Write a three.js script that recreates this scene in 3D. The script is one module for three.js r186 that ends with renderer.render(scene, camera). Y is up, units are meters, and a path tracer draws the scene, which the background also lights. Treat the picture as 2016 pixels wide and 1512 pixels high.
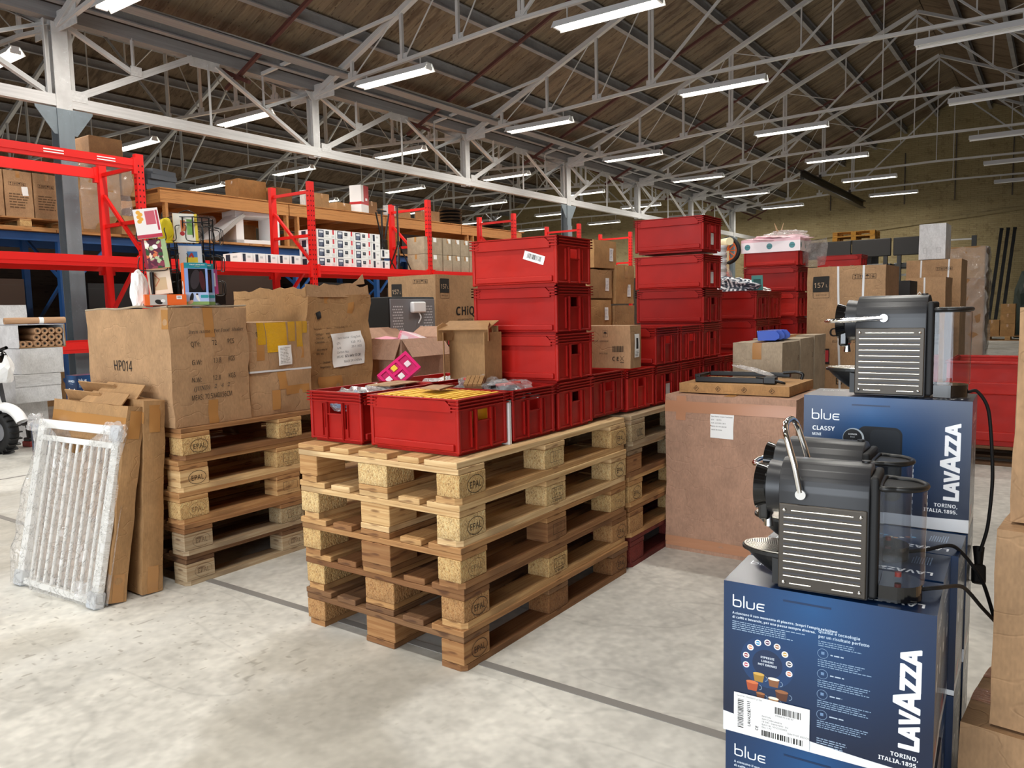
import * as THREE from 'three';
import { mergeGeometries, toCreasedNormals } from 'three/addons/utils/BufferGeometryUtils.js';
import { RoundedBoxGeometry } from 'three/addons/geometries/RoundedBoxGeometry.js';
import { RectAreaLightUniformsLib } from 'three/addons/lights/RectAreaLightUniformsLib.js';

// ---------------------------------------------------------------- camera, sky, daylight, exposure
// World: x runs down the hall (to the far gable), -z to the racks on the other side, y up, metres.
const scene = new THREE.Scene();
const camera = new THREE.PerspectiveCamera(53.04, 2016 / 1512, 0.05, 120);
camera.position.set(0, 1.213, 0);
{
  const yaw = 54.5 * Math.PI / 180, pitch = 5.42 * Math.PI / 180;
  camera.lookAt(Math.sin(yaw) * Math.cos(pitch), 1.213 - Math.sin(pitch), -Math.cos(yaw) * Math.cos(pitch));
  camera.rotateZ(-1.2 * Math.PI / 180);
}
const renderer = new THREE.WebGLRenderer({ antialias: true });
renderer.toneMapping = THREE.LinearToneMapping;
renderer.toneMappingExposure = 2.25;
renderer.shadowMap.enabled = true;
renderer.shadowMap.type = THREE.PCFSoftShadowMap;
RectAreaLightUniformsLib.init();
scene.background = new THREE.Color(0.75, 0.86, 1.0);      // overcast sky, seen only through the loading door behind the camera
const DOOR = { z0: -5.5, z1: 4.2, h: 4.4, x: -8.0 };
{
  const day = new THREE.RectAreaLight(new THREE.Color(0.9, 0.95, 1.0), 2.1, DOOR.z1 - DOOR.z0, DOOR.h);
  day.name = 'daylight_in_door';
  day.position.set(DOOR.x + 0.05, DOOR.h / 2, (DOOR.z0 + DOOR.z1) / 2);
  day.rotation.y = -Math.PI / 2;
  scene.add(day);
}
const TUBE_POWER = 46, TUBE_COLOR = new THREE.Color(1.0, 0.965, 0.9);

// ---------------------------------------------------------------- small helpers
const V = (x, y, z) => new THREE.Vector3(x, y, z);
const D2R = Math.PI / 180;
let rs = 12345;
const rnd = () => { rs = (rs * 1664525 + 1013904223) >>> 0; return rs / 4294967296; };
const rr = (a, b) => a + (b - a) * rnd();
const used = {};
function numbered(name) {
  if (!(name in used)) { used[name] = 0; return name; }
  used[name]++;
  return name + '_' + String(used[name]).padStart(3, '0');
}
function thing(name, label, category, [x, y, z] = [0, 0, 0], turn = 0, group) {
  const o = new THREE.Group();
  o.name = numbered(name);
  o.position.set(x, y, z); o.rotation.y = turn;
  o.userData = { label, category };
  if (group) o.userData.group = group;
  scene.add(o);
  return o;
}
function flat(g) {
  if (g.index) g = g.toNonIndexed();
  for (const k of Object.keys(g.attributes)) if (!['position', 'normal', 'uv'].includes(k)) g.deleteAttribute(k);
  g.morphAttributes = {};
  g.clearGroups();
  return g;
}
// texture coordinates in metres, projected along the main axis of each face
function metric(g, ou = 0, ov = 0) {
  g = flat(g);
  const p = g.attributes.position, n = g.attributes.normal, uv = new Float32Array(p.count * 2);
  for (let i = 0; i < p.count; i += 3) {
    let ax = 0, ay = 0, az = 0;
    for (let k = 0; k < 3; k++) { ax += n.getX(i + k); ay += n.getY(i + k); az += n.getZ(i + k); }
    ax = Math.abs(ax); ay = Math.abs(ay); az = Math.abs(az);
    for (let k = 0; k < 3; k++) {
      const x = p.getX(i + k), y = p.getY(i + k), z = p.getZ(i + k);
      let u, v;
      if (ay >= ax && ay >= az) { u = x; v = z; } else if (az >= ax) { u = x; v = y; } else { u = z; v = y; }
      uv[(i + k) * 2] = u + ou; uv[(i + k) * 2 + 1] = v + ov;
    }
  }
  g.setAttribute('uv', new THREE.BufferAttribute(uv, 2));
  return g;
}
const merge = (list) => list.length === 1 ? flat(list[0]) : mergeGeometries(list.map(flat), false);
function mesh(name, geo, mat, parent, pos, rot) {
  const m = new THREE.Mesh(Array.isArray(geo) ? merge(geo) : geo, mat);
  m.name = name;
  if (parent === scene) m.name = numbered(name);
  m.castShadow = m.receiveShadow = true;
  if (pos) m.position.set(...pos);
  if (rot) m.rotation.set(...rot);
  parent.add(m);
  return m;
}
const place = (g, x = 0, y = 0, z = 0, rx = 0, ry = 0, rz = 0) => {
  g.applyMatrix4(new THREE.Matrix4().makeRotationFromEuler(new THREE.Euler(rx, ry, rz)).setPosition(x, y, z));
  return g;
};
const bx = (w, h, d, x = 0, y = 0, z = 0, rx = 0, ry = 0, rz = 0) => place(flat(new THREE.BoxGeometry(w, h, d)), x, y, z, rx, ry, rz);
const rbx = (w, h, d, r, x = 0, y = 0, z = 0, seg = 2) => place(flat(new RoundedBoxGeometry(w, h, d, seg, Math.min(r, w / 2.01, h / 2.01, d / 2.01))), x, y, z);
const cyl = (r0, r1, h, x = 0, y = 0, z = 0, seg = 16, rx = 0, ry = 0, rz = 0, open = false) => place(flat(new THREE.CylinderGeometry(r0, r1, h, seg, 1, open)), x, y, z, rx, ry, rz);
const tube = (pts, r, seg = 24, rad = 6, closed = false) => flat(new THREE.TubeGeometry(new THREE.CatmullRomCurve3(pts.map((p) => V(...p)), closed, 'catmullrom', 0.4), seg, r, rad, closed));
const lathe = (pts, seg = 24) => flat(new THREE.LatheGeometry(pts.map((p) => new THREE.Vector2(...p)), seg));
function poly(pts, holes = []) {
  const s = new THREE.Shape(pts.map((p) => new THREE.Vector2(...p)));
  for (const h of holes) s.holes.push(new THREE.Path(h.map((p) => new THREE.Vector2(...p))));
  return s;
}
const extr = (shape, depth, bevel = 0) => flat(new THREE.ExtrudeGeometry(shape, { depth, bevelEnabled: bevel > 0, bevelSize: bevel, bevelThickness: bevel, bevelSegments: 2, steps: 1, curveSegments: 8 }));
const unitBox = flat(new THREE.BoxGeometry(1, 1, 1));
const unitL = (() => { const t = 0.16; const g = extr(poly([[-0.5, -0.5], [0.5, -0.5], [0.5, -0.5 + t], [-0.5 + t, -0.5 + t], [-0.5 + t, 0.5], [-0.5, 0.5]]), 1); g.translate(0, 0, -0.5); return g; })();
// a straight member between two points
function bar(parent, name, a, b, w, h, mat, geo = unitBox) {
  const A = V(...a), B = V(...b), d = B.clone().sub(A), len = d.length();
  d.normalize();
  const up = Math.abs(d.y) > 0.97 ? V(1, 0, 0) : V(0, 1, 0);
  const xa = new THREE.Vector3().crossVectors(up, d).normalize(), ya = new THREE.Vector3().crossVectors(d, xa);
  const m = new THREE.Mesh(geo, mat);
  m.name = name; m.castShadow = m.receiveShadow = true;
  m.quaternion.setFromRotationMatrix(new THREE.Matrix4().makeBasis(xa, ya, d));
  m.position.copy(A).add(B).multiplyScalar(0.5);
  m.scale.set(w, h, len);
  parent.add(m);
  return m;
}
const barG = (a, b, w, h) => {
  const A = V(...a), B = V(...b), d = B.clone().sub(A), len = d.length();
  d.normalize();
  const up = Math.abs(d.y) > 0.97 ? V(1, 0, 0) : V(0, 1, 0);
  const xa = new THREE.Vector3().crossVectors(up, d).normalize(), ya = new THREE.Vector3().crossVectors(d, xa);
  const g = flat(new THREE.BoxGeometry(w, h, len));
  g.applyMatrix4(new THREE.Matrix4().makeBasis(xa, ya, d).setPosition(A.add(B).multiplyScalar(0.5)));
  return g;
};
const ORD = ['first', 'second', 'third', 'fourth', 'fifth', 'sixth', 'seventh', 'eighth', 'ninth', 'tenth', 'eleventh', 'twelfth', 'thirteenth', 'fourteenth', 'fifteenth', 'sixteenth'];

// ---------------------------------------------------------------- noise and textures
const hash = (x, y, s) => { let h = (x * 374761393 + y * 668265263 + s * 974634541) | 0; h = Math.imul(h ^ (h >>> 13), 1274126177); h ^= h >>> 16; return (h >>> 0) / 4294967296; };
function vn(x, y, px, py, s) {
  const xi = Math.floor(x), yi = Math.floor(y), fx = x - xi, fy = y - yi;
  const u = fx * fx * (3 - 2 * fx), v = fy * fy * (3 - 2 * fy);
  const m = (a, n) => ((a % n) + n) % n;
  const x0 = m(xi, px), x1 = m(xi + 1, px), y0 = m(yi, py), y1 = m(yi + 1, py);
  const a = hash(x0, y0, s), b = hash(x1, y0, s), c = hash(x0, y1, s), d = hash(x1, y1, s);
  return a + (b - a) * u + (c - a) * v + (a - b - c + d) * u * v;
}
function fbm(u, v, fx, fy, oct, s) {
  let t = 0, a = 0.5, n = 0;
  for (let i = 0; i < oct; i++) { t += a * vn(u * fx, v * fy, fx, fy, s + i * 17); n += a; a *= 0.55; fx *= 2; fy *= 2; }
  return t / n;
}
function tex(w, h, fn, { srgb = true, rep = [1, 1] } = {}) {
  const d = new Uint8Array(w * h * 4);
  for (let y = 0; y < h; y++) for (let x = 0; x < w; x++) {
    const c = fn((x + 0.5) / w, (y + 0.5) / h), i = (y * w + x) * 4;
    const g = typeof c === 'number';
    d[i] = Math.max(0, Math.min(255, (g ? c : c[0]) * 255)); d[i + 1] = Math.max(0, Math.min(255, (g ? c : c[1]) * 255)); d[i + 2] = Math.max(0, Math.min(255, (g ? c : c[2]) * 255)); d[i + 3] = 255;
  }
  const t = new THREE.DataTexture(d, w, h);
  t.wrapS = t.wrapT = THREE.RepeatWrapping; t.magFilter = THREE.LinearFilter; t.minFilter = THREE.LinearMipmapLinearFilter; t.generateMipmaps = true;
  if (srgb) t.colorSpace = THREE.SRGBColorSpace;
  t.repeat.set(...rep); t.needsUpdate = true;
  return t;
}
const mix3 = (a, b, t) => [a[0] + (b[0] - a[0]) * t, a[1] + (b[1] - a[1]) * t, a[2] + (b[2] - a[2]) * t];
const sat = (x) => Math.max(0, Math.min(1, x));
const ss = (a, b, x) => { x = sat((x - a) / (b - a)); return x * x * (3 - 2 * x); };
const T = {};
T.card = tex(512, 512, (u, v) => { const f = fbm(u, v, 6, 6, 4, 3), g = fbm(u, v, 90, 40, 2, 7), l = 0.5 + 0.5 * Math.sin(u * Math.PI * 2 * 60); return 0.86 + (f - 0.5) * 0.16 + (g - 0.5) * 0.1 + l * 0.012; }, { rep: [2, 2] });
T.cardBump = tex(512, 512, (u, v) => { const f = fbm(u, v, 5, 5, 4, 13), c = Math.abs(fbm(u, v, 4, 7, 3, 29) - 0.5); const l = 0.5 + 0.5 * Math.sin(u * Math.PI * 2 * 60); return 0.45 + (f - 0.5) * 0.5 - ss(0.03, 0, c) * 0.25 + l * 0.03; }, { srgb: false, rep: [2, 2] });
T.wood = tex(512, 512, (u, v) => {
  const w = fbm(u, v, 3, 5, 3, 41), l = fbm(u, v + w * 0.03, 4, 90, 3, 43), k = ss(0.72, 0.84, fbm(u, v, 8, 22, 2, 47));
  const st = ss(0.5, 0.8, fbm(u, v, 5, 4, 4, 51));
  const c = mix3([0.98, 0.93, 0.84], [0.8, 0.68, 0.54], sat((l - 0.3) * 1.7));
  return mix3(mix3(c, [0.45, 0.33, 0.24], k * 0.6), [0.62, 0.56, 0.5], st * 0.45);
}, { rep: [1, 2] });
T.woodBump = tex(256, 256, (u, v) => fbm(u, v, 3, 70, 3, 43) * 0.7 + fbm(u, v, 4, 4, 3, 51) * 0.3, { srgb: false, rep: [1, 2] });
T.chip = tex(512, 512, (u, v) => {
  const a = fbm(u, v, 40, 24, 3, 61), b = fbm(u, v, 60, 90, 2, 67), d = ss(0.62, 0.75, fbm(u, v, 70, 50, 2, 71)), e = fbm(u, v, 4, 4, 3, 73);
  const c = mix3([1.0, 0.96, 0.86], [0.86, 0.76, 0.6], sat((a - 0.35) * 2));
  return mix3(mix3(c, [0.5, 0.38, 0.26], d * 0.5), [1, 0.97, 0.9], sat((b - 0.62) * 3) * 0.6).map((q) => q * (0.86 + 0.28 * e));
}, { rep: [6, 6] });
T.chipBump = tex(256, 256, (u, v) => fbm(u, v, 45, 32, 3, 61), { srgb: false, rep: [6, 6] });
T.conc = tex(2048, 2048, (u, v) => {
  const a = fbm(u, v, 5, 5, 6, 81), b = fbm(u, v, 24, 24, 4, 83), c = fbm(u, v, 300, 300, 2, 85);
  const scr = Math.abs(fbm(u, v, 14, 5, 4, 87) - 0.5), crack = Math.abs(fbm(u, v, 4, 4, 5, 91) - 0.5);
  const dark = ss(0.56, 0.7, fbm(u, v, 9, 9, 5, 93)), pale = ss(0.6, 0.72, fbm(u, v, 6, 11, 5, 95));
  const fe = fbm(u, v, 22, 60, 4, 97);
  let q = 0.84 + (a - 0.5) * 0.3 + (b - 0.5) * 0.16 + (c - 0.5) * 0.14 + (fe - 0.5) * 0.16;
  q -= ss(0.01, 0, scr) * 0.05;
  let col = [q * 1.0, q * 0.99, q * 0.962];
  col = mix3(col, [0.6, 0.57, 0.51], dark * 0.3);
  col = mix3(col, [0.93, 0.93, 0.92], pale * 0.35);
  const spot = ss(0.86, 0.93, vn(u * 420, v * 420, 420, 420, 99)) * ss(0.6, 0.75, a);
  return mix3(col, [0.5, 0.47, 0.43], spot * 0.35);
}, { rep: [1 / 8, 1 / 8] });
T.concBump = tex(512, 512, (u, v) => fbm(u, v, 8, 8, 6, 81) * 0.6 + fbm(u, v, 60, 60, 2, 85) * 0.4, { srgb: false, rep: [1 / 2, 1 / 2] });
T.brick = tex(512, 512, (u, v) => {
  const rows = 28, cols = 9, r = Math.floor(v * rows), fv = v * rows - r, uu = u * cols + (r % 2 ? 0.5 : 0), c = Math.floor(uu), fu = uu - c;
  const mort = Math.max(ss(0.1, 0.0, fv) , ss(0.035, 0, fu)), t = hash(((c % cols) + cols) % cols, r, 5), d = fbm(u, v, 4, 4, 5, 101), peel = ss(0.6, 0.8, fbm(u, v, 12, 12, 4, 103));
  let col = mix3([0.88, 0.84, 0.73], [0.78, 0.73, 0.6], t * 0.5 + (d - 0.4) * 0.8);
  col = mix3(col, [0.45, 0.36, 0.27], peel * 0.25);
  return mix3(col, [0.52, 0.47, 0.37], mort * 0.75);
}, { rep: [0.5, 0.5] });
T.brickBump = tex(512, 512, (u, v) => {
  const rows = 28, cols = 9, r = Math.floor(v * rows), fv = v * rows - r, uu = u * cols + (r % 2 ? 0.5 : 0), fu = uu - Math.floor(uu);
  return 1 - Math.max(ss(0.12, 0.0, fv), ss(0.04, 0, fu)) * 0.8;
}, { srgb: false, rep: [0.5, 0.5] });
T.roof = tex(512, 512, (u, v) => {
  const l = fbm(u, v, 50, 5, 4, 111), st = ss(0.52, 0.75, fbm(u, v, 12, 5, 5, 113)), k = ss(0.78, 0.86, fbm(u, v, 60, 30, 2, 115));
  let c = mix3([0.95, 0.9, 0.82], [0.78, 0.7, 0.6], l);
  c = mix3(c, [0.5, 0.42, 0.34], st * 0.55);
  return mix3(c, [0.3, 0.2, 0.14], k * 0.6);
}, { rep: [0.6, 0.4] });
T.scuff = tex(512, 512, (u, v) => {
  const s = Math.abs(fbm(u, v, 6, 20, 4, 121) - 0.5), a = fbm(u, v, 5, 5, 5, 123), w = ss(0.02, 0, s) * ss(0.5, 0.7, fbm(u, v, 7, 7, 3, 125));
  const d = 0.9 + (a - 0.5) * 0.18;
  return [d + w * 0.1, d + w * 0.14, d + w * 0.14];
}, { rep: [1.5, 1.5] });
T.scuffRough = tex(256, 256, (u, v) => 0.75 + (fbm(u, v, 6, 14, 5, 123) - 0.5) * 0.7, { srgb: false, rep: [1.5, 1.5] });
T.crumple = tex(512, 512, (u, v) => { const a = Math.abs(fbm(u, v, 6, 6, 3, 131) - 0.5), b = Math.abs(fbm(u, v, 9, 7, 3, 137) - 0.5); return 0.5 + ss(0.08, 0, a) * 0.3 - ss(0.08, 0, b) * 0.3 + (fbm(u, v, 4, 4, 3, 139) - 0.5) * 0.5; }, { srgb: false, rep: [3, 3] });

// ---------------------------------------------------------------- materials
const lin = (c) => new THREE.Color(c);
function mat(color, rough = 0.7, opt = {}) {
  const m = new THREE.MeshPhysicalMaterial({ color: lin(color), roughness: rough, metalness: 0, ...opt });
  return m;
}
const cardMat = (c) => mat(c, 0.78, { map: T.card, bumpMap: T.cardBump, bumpScale: 0.004 });
const M = {
  kraft: cardMat('#bd9160'), tan: cardMat('#c39a70'), pinkish: cardMat('#c79b80'), dark: cardMat('#a5794f'), pale: cardMat('#c4b095'), orangeCard: cardMat('#c8975f'), cardInside: cardMat('#8a6448'), whiteCard: cardMat('#efeff0'), greyCard: cardMat('#c9c4bf'),
  red: mat('#c21d1f', 0.36, { map: T.scuff, roughnessMap: T.scuffRough, clearcoat: 0.15, clearcoatRoughness: 0.35 }),
  rackRed: mat('#e01712', 0.4), rackBlue: mat('#2b5d9c', 0.45), rackHole: mat('#2a0f0e', 0.9),
  steel: mat('#dcdbd9', 0.55, { map: T.scuff }), steelGrey: mat('#7d8990', 0.5, { map: T.scuff }), steelDark: mat('#4a4038', 0.6), rust: mat('#57302a', 0.7), cable: mat('#b0aca6', 0.6),
  purlin: mat('#9c9b9c', 0.6, { map: T.scuff }),
  conc: mat('#e9e8e5', 0.6, { map: T.conc, bumpMap: T.concBump, bumpScale: 0.0015 }),
  joint: mat('#837f7a', 0.8, { bumpMap: T.concBump, bumpScale: 0.001 }),
  brick: mat('#b0a78f', 0.85, { map: T.brick, bumpMap: T.brickBump, bumpScale: 0.006 }),
  plaster: mat('#564c41', 0.9),
  roofBack: mat('#2e2722', 0.95),
  whitePaint: mat('#e8e8e6', 0.4), white: mat('#f2f2f2', 0.45), lampWhite: mat('#eef0f2', 0.35),
  black: mat('#141414', 0.4), blackMatte: mat('#101011', 0.65), blackGloss: mat('#0b0b0c', 0.12, { clearcoat: 0.6, clearcoatRoughness: 0.1 }), grey: mat('#7c7c80', 0.5), greyDark: mat('#3c3c40', 0.5),
  chrome: mat('#f2f2f2', 0.07, { metalness: 1 }), wire: mat('#15171a', 0.35),
  tape: mat('#b07f4a', 0.25, { clearcoat: 0.4, clearcoatRoughness: 0.25 }), tapeYellow: mat('#e2aa12', 0.22, { clearcoat: 0.6, clearcoatRoughness: 0.2, bumpMap: T.crumple, bumpScale: 0.004 }), strap: mat('#dcdcdc', 0.35), paper: mat('#f2f1ee', 0.7),
  timber: mat('#d3a26c', 0.7, { map: T.wood, bumpMap: T.woodBump, bumpScale: 0.001 }), ply: mat('#c99b68', 0.75, { map: T.wood }),
  film: mat('#ffffff', 0.14, { transmission: 0.86, thickness: 0, ior: 1.4, bumpMap: T.crumple, bumpScale: 0.01, side: THREE.DoubleSide }),
  filmHazy: mat('#fbfaf8', 0.22, { transmission: 0.78, thickness: 0, ior: 1.4, bumpMap: T.crumple, bumpScale: 0.02, side: THREE.DoubleSide }),
  filmMilky: mat('#f4f2f0', 0.25, { transmission: 0.75, thickness: 0, ior: 1.35, bumpMap: T.crumple, bumpScale: 0.012, side: THREE.DoubleSide }),
  clear: mat('#eef1f5', 0.03, { transmission: 1, thickness: 0, ior: 1.45, side: THREE.DoubleSide }),
  navy: mat('#123056', 0.35), yellow: mat('#f0ab17', 0.6), cream: mat('#f1e2b8', 0.5),
};
const woodM = (c) => mat(c, 0.78, { map: T.wood, bumpMap: T.woodBump, bumpScale: 0.0015 });
const chipM = (c) => mat(c, 0.85, { map: T.chip, bumpMap: T.chipBump, bumpScale: 0.003 });
// ---------------------------------------------------------------- the hall
const ZC = -10.9, ZR = -3.2, ZE = 4.5, ZA = -18.6, ZW = -26.3, XE = 33.5, XB = DOOR.x;      // column line, ridge, side wall, far ridge, far wall, far gable, door wall
const SL = 0.444, EAVE = 5.32, RIDGE = EAVE + SL * (ZR - ZC);
const XK = (k) => 5.13 + 4.27 * k;
const struct = (o) => { o.userData.kind = 'structure'; return o; };
{
  const floor = struct(mesh('floor', metric(bx(XE - XB + 0.6, 0.2, ZE - ZW + 0.6, (XE + XB) / 2, -0.1, (ZE + ZW) / 2)), M.conc, scene));
  floor.userData.label = 'pale worn concrete floor of the hall'; floor.userData.category = 'floor';
  mesh('joint_strip', metric(bx(0.036, 0.004, 13.5, 1.985, 0.0, -4.2, 0, 0.012, 0)), M.joint, floor);
  mesh('joint_strip', metric(bx(12, 0.004, 0.02, 6.8, 0.0, -6.62)), M.joint, floor);
  mesh('joint_strip', metric(bx(0.03, 0.004, 30, 8.2, 0.0, -11)), M.joint, floor);
  mesh('joint_strip', metric(bx(0.03, 0.004, 30, 14.4, 0.0, -11)), M.joint, floor);
}
{
  // far gables, painted brick
  const g = extr(poly([[ZW, 0], [ZE, 0], [ZE, EAVE], [ZR, RIDGE], [ZC, EAVE], [ZA, RIDGE], [ZW, EAVE]]), 0.3);
  g.applyMatrix4(new THREE.Matrix4().makeBasis(V(0, 0, 1), V(0, 1, 0), V(-1, 0, 0)).setPosition(XE + 0.3, 0, 0));
  const w = struct(mesh('wall_far', metric(g), M.brick, scene));
  w.userData.label = 'cream painted brick gable wall at the far end'; w.userData.category = 'wall';
  bar(w, 'wall_pipe', [XE - 0.06, 3.62, -12.2], [XE - 0.06, 4.95, 4.4], 0.1, 0.1, M.brick);
  for (const z of [-5.1, -7.8, -1.6, -3.4]) bar(w, 'wall_tie', [XE - 0.03, 5.0, z], [XE - 0.03, 7.6 - Math.abs(z + 3.2) * 0.35, z], 0.035, 0.035, M.steelDark);
}
{
  const h = DOOR.h, g = extr(poly([[ZW, 0], [DOOR.z0, 0], [DOOR.z0, h], [DOOR.z1, h], [DOOR.z1, 0], [ZE, 0], [ZE, EAVE], [ZR, RIDGE], [ZC, EAVE], [ZA, RIDGE], [ZW, EAVE]]), 0.3);
  g.applyMatrix4(new THREE.Matrix4().makeBasis(V(0, 0, 1), V(0, 1, 0), V(-1, 0, 0)).setPosition(XB, 0, 0));
  const w = struct(mesh('wall_door', metric(g), M.brick, scene));
  w.userData.label = 'brick wall with the wide loading door'; w.userData.category = 'wall';
  for (const [n, z, s] of [['wall_side', ZE + 0.15, 1], ['wall_racks', ZW - 0.15, -1]]) {
    const q = struct(mesh(n, metric(bx(XE - XB + 0.6, EAVE + 0.3, 0.3, (XE + XB) / 2, (EAVE + 0.3) / 2, z)), M.plaster, scene));
    q.userData.label = s > 0 ? 'plain side wall beside the unlit lamps' : 'plain side wall behind the far aisle'; q.userData.category = 'wall';
  }
}
// boarded roof: every board is its own piece on the two slopes that can be read, the far slopes are one sheet
const boardM = ['#8c857b', '#958d82', '#847d74', '#91897c', '#888076'].map((c) => mat(c, 0.85, { map: T.roof }));
const LS = (ZR - ZC) / Math.cos(Math.atan(SL)), ANG = Math.atan(SL);
function slope(parent, zLow, zHigh, boards) {
  const dir = Math.sign(zHigh - zLow), mid = (zLow + zHigh) / 2, yMid = (EAVE + RIDGE) / 2;
  const back = mesh('roof_slab', metric(bx(XE - XB + 0.6, 0.12, LS + 0.25)), boards ? M.roofBack : mat('#776c60', 0.9, { map: T.roof }), parent, [(XE + XB) / 2, yMid + 0.085, mid], [-dir * ANG, 0, 0]);
  if (boards) {
    const geos = [0, 1, 2, 3].map((i) => metric(bx(0.139, 0.02, LS), i * 0.37, i * 0.61));
    for (let i = 0, x = 2.2; x < XE; x += 0.142, i++) {
      const b = mesh('board', geos[Math.floor(rnd() * 4)], boardM[Math.floor(rnd() * 5)], parent, [x, yMid + rr(-0.002, 0.002), mid], [-dir * ANG, 0, 0]);
      b.castShadow = false;
    }
  }
  return back;
}
const purl = (() => { const g = extr(poly([[-0.05, 0], [0.05, 0], [0.05, 0.02], [0.008, 0.02], [0.008, 0.18], [0.05, 0.18], [0.05, 0.2], [-0.05, 0.2], [-0.05, 0.18], [-0.008, 0.18], [-0.008, 0.02], [-0.05, 0.02]]), XE - XB); g.rotateY(Math.PI / 2); g.translate(XB, 0, 0); return g; })();
for (const [lo, hi, boards, lab] of [[ZC, ZR, true, 'boarded roof slope above the pallets'], [ZE, ZR, false, 'boarded roof slope above the unlit lamps'], [ZC, ZA, true, 'boarded roof slope above the far racks'], [ZW, ZA, false, 'outermost roof slope beyond the far racks']]) {
  const c = new THREE.Group();
  c.name = numbered('ceiling'); scene.add(c); struct(c); c.userData.label = lab; c.userData.category = 'ceiling';
  slope(c, lo, hi, boards);
  const d = Math.sign(hi - lo);
  for (const s of [0.35, 1.3, 2.45, 3.6, 4.75, 5.8, 6.85]) {
    mesh('purlin', purl, M.purlin, c, [0, EAVE + SL * s - 0.235, lo + d * s]);
  }
  for (let k = 0; k < 7; k++) if (lo === ZC) bar(c, 'brace_pipe', [XK(k) + 2.75, EAVE - 0.42, lo + d * -0.3], [XK(k) + 2.95, RIDGE - 0.35, hi - d * 0.3], 0.055, 0.055, M.rust);
}
// lattice trusses
const sN = [1.03, 2.18, 3.33, 4.49];
const botY = (s) => s > 4.49 ? 5.34 + 0.05 * (s - 4.49) / 3.2 : s > 0.3 ? 5.11 + (s - 0.3) * 0.0552 : 5.03 + s * 0.27;
const topY = (s) => 5.02 + SL * s;
function truss(k, z0, d, lab) {
  const t = thing('roof_truss', lab, 'roof truss', [XK(k), 0, z0], 0, 'steel roof trusses');
  const S = M.steel, W = Math.abs(ZR - ZC);
  for (const m of [0, 1]) {
    const Z = (s) => d * (m ? 2 * W - s : s);
    bar(t, 'top_chord', [0, topY(0), Z(0)], [0, topY(W), Z(W)], 0.09, 0.09, S, unitL);
    let last = 0;
    for (const s of [...sN, W]) { bar(t, 'bottom_chord', [0, botY(last), Z(last)], [0, botY(s), Z(s)], 0.06, 0.055, S); last = s; }
    sN.forEach((s, i) => {
      if (i === 3) for (const o of [-0.032, 0.032]) bar(t, 'post', [0, botY(s), Z(s + o)], [0, topY(s), Z(s + o)], 0.05, 0.022, S);
      else bar(t, 'post', [0, botY(s), Z(s)], [0, topY(s), Z(s)], 0.05, 0.05, S);
      if (i < 3) bar(t, 'tie_rod', [0, botY(s) + 0.03, Z(s + 0.05)], [0, topY(sN[i + 1]) - 0.05, Z(sN[i + 1] - 0.1)], 0.016, 0.016, S);
      mesh('gusset', bx(0.012, 0.14, 0.2), S, t, [0, botY(s) + 0.05, Z(s)]);
    });
    bar(t, 'main_diagonal', [0, botY(4.49) + 0.03, Z(4.49)], [0, topY(W) - 0.1, Z(W)], 0.04, 0.045, S, unitL);
    bar(t, 'hanger', [0, topY(6.05), Z(6.05)], [0, 5.34 + (topY(W) - 5.44) * (6.05 - 4.49) / (W - 4.49), Z(6.05)], 0.03, 0.03, S);
    bar(t, 'tie_rod', [0, topY(4.49), Z(4.49)], [0, 5.34 + (topY(W) - 5.44) * 0.42, Z(5.83)], 0.016, 0.016, S);
    mesh('gusset', bx(0.012, 0.26, 0.5), S, t, [0, 5.1, Z(0.32)]);
  }
  bar(t, 'ridge_hanger', [0, botY(W), d * W], [0, topY(W), d * W], 0.022, 0.022, S);
  bar(t, 'roof_brace', [-1.1, 5.16, d * 0.02], [0, topY(2.18) - 0.02, d * 2.18], 0.05, 0.05, S, unitL);
  return t;
}
for (let k = -2; k < 7; k++) {
  const w = k < 0 ? `${ORD[-k - 1]} steel roof truss behind the camera, main hall` : `${ORD[k]} grey steel roof truss over the main hall, counted from the nearest column`;
  truss(k, ZC, 1, w);
  if (k >= 0) truss(k, ZC, -1, `${ORD[k]} dark roof truss over the rack aisle, counted from the nearest column`);
}
// columns
const hProf = (() => { const a = 0.1, t = 0.016; const g = extr(poly([[-a, -a], [a, -a], [a, -a + t], [0.008, -a + t], [0.008, a - t], [a, a - t], [a, a], [-a, a], [-a, a - t], [-0.008, a - t], [-0.008, -a + t], [-a, -a + t]]), 1); g.rotateX(-Math.PI / 2); return g; })();
for (const [k, lab] of [[-3, 'steel column behind the camera'], [0, 'blue-grey steel column behind the nearest red rack bay'], [3, 'slim steel column rising behind the three-high crate stack'], [6, 'far steel column near the brick gable']]) {
  if (k < 0) continue;
  const c = thing('steel_column', lab, 'column', [XK(k), 0, ZC], 0, 'steel columns');
  const lo = mesh('lower_shaft', hProf, M.steelGrey, c); lo.scale.set(1, 3.98, 1);
  const up = mesh('upper_shaft', hProf, M.steel, c, [0, 3.98, 0]); up.scale.set(1, 1.1, 1);
  for (const s of [-1, 1]) {
    const g = extr(poly([[0, 0], [0.26, 0], [0.26, -0.03], [0.04, -0.34], [0, -0.34]]), 0.014);
    if (s < 0) g.rotateY(Math.PI);
    mesh('bracket', g, M.steelGrey, c, [s * 0.1, 3.99, 0.08]);
    bar(c, 'side_post', [s * 0.15, 4.05, 0.05], [s * 0.15, 5.1, 0.05], 0.05, 0.07, M.steel, unitL);
  }
  mesh('splice_plate', bx(0.21, 0.3, 0.014), M.steelGrey, c, [0, 3.3, 0.11]);
}
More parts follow.
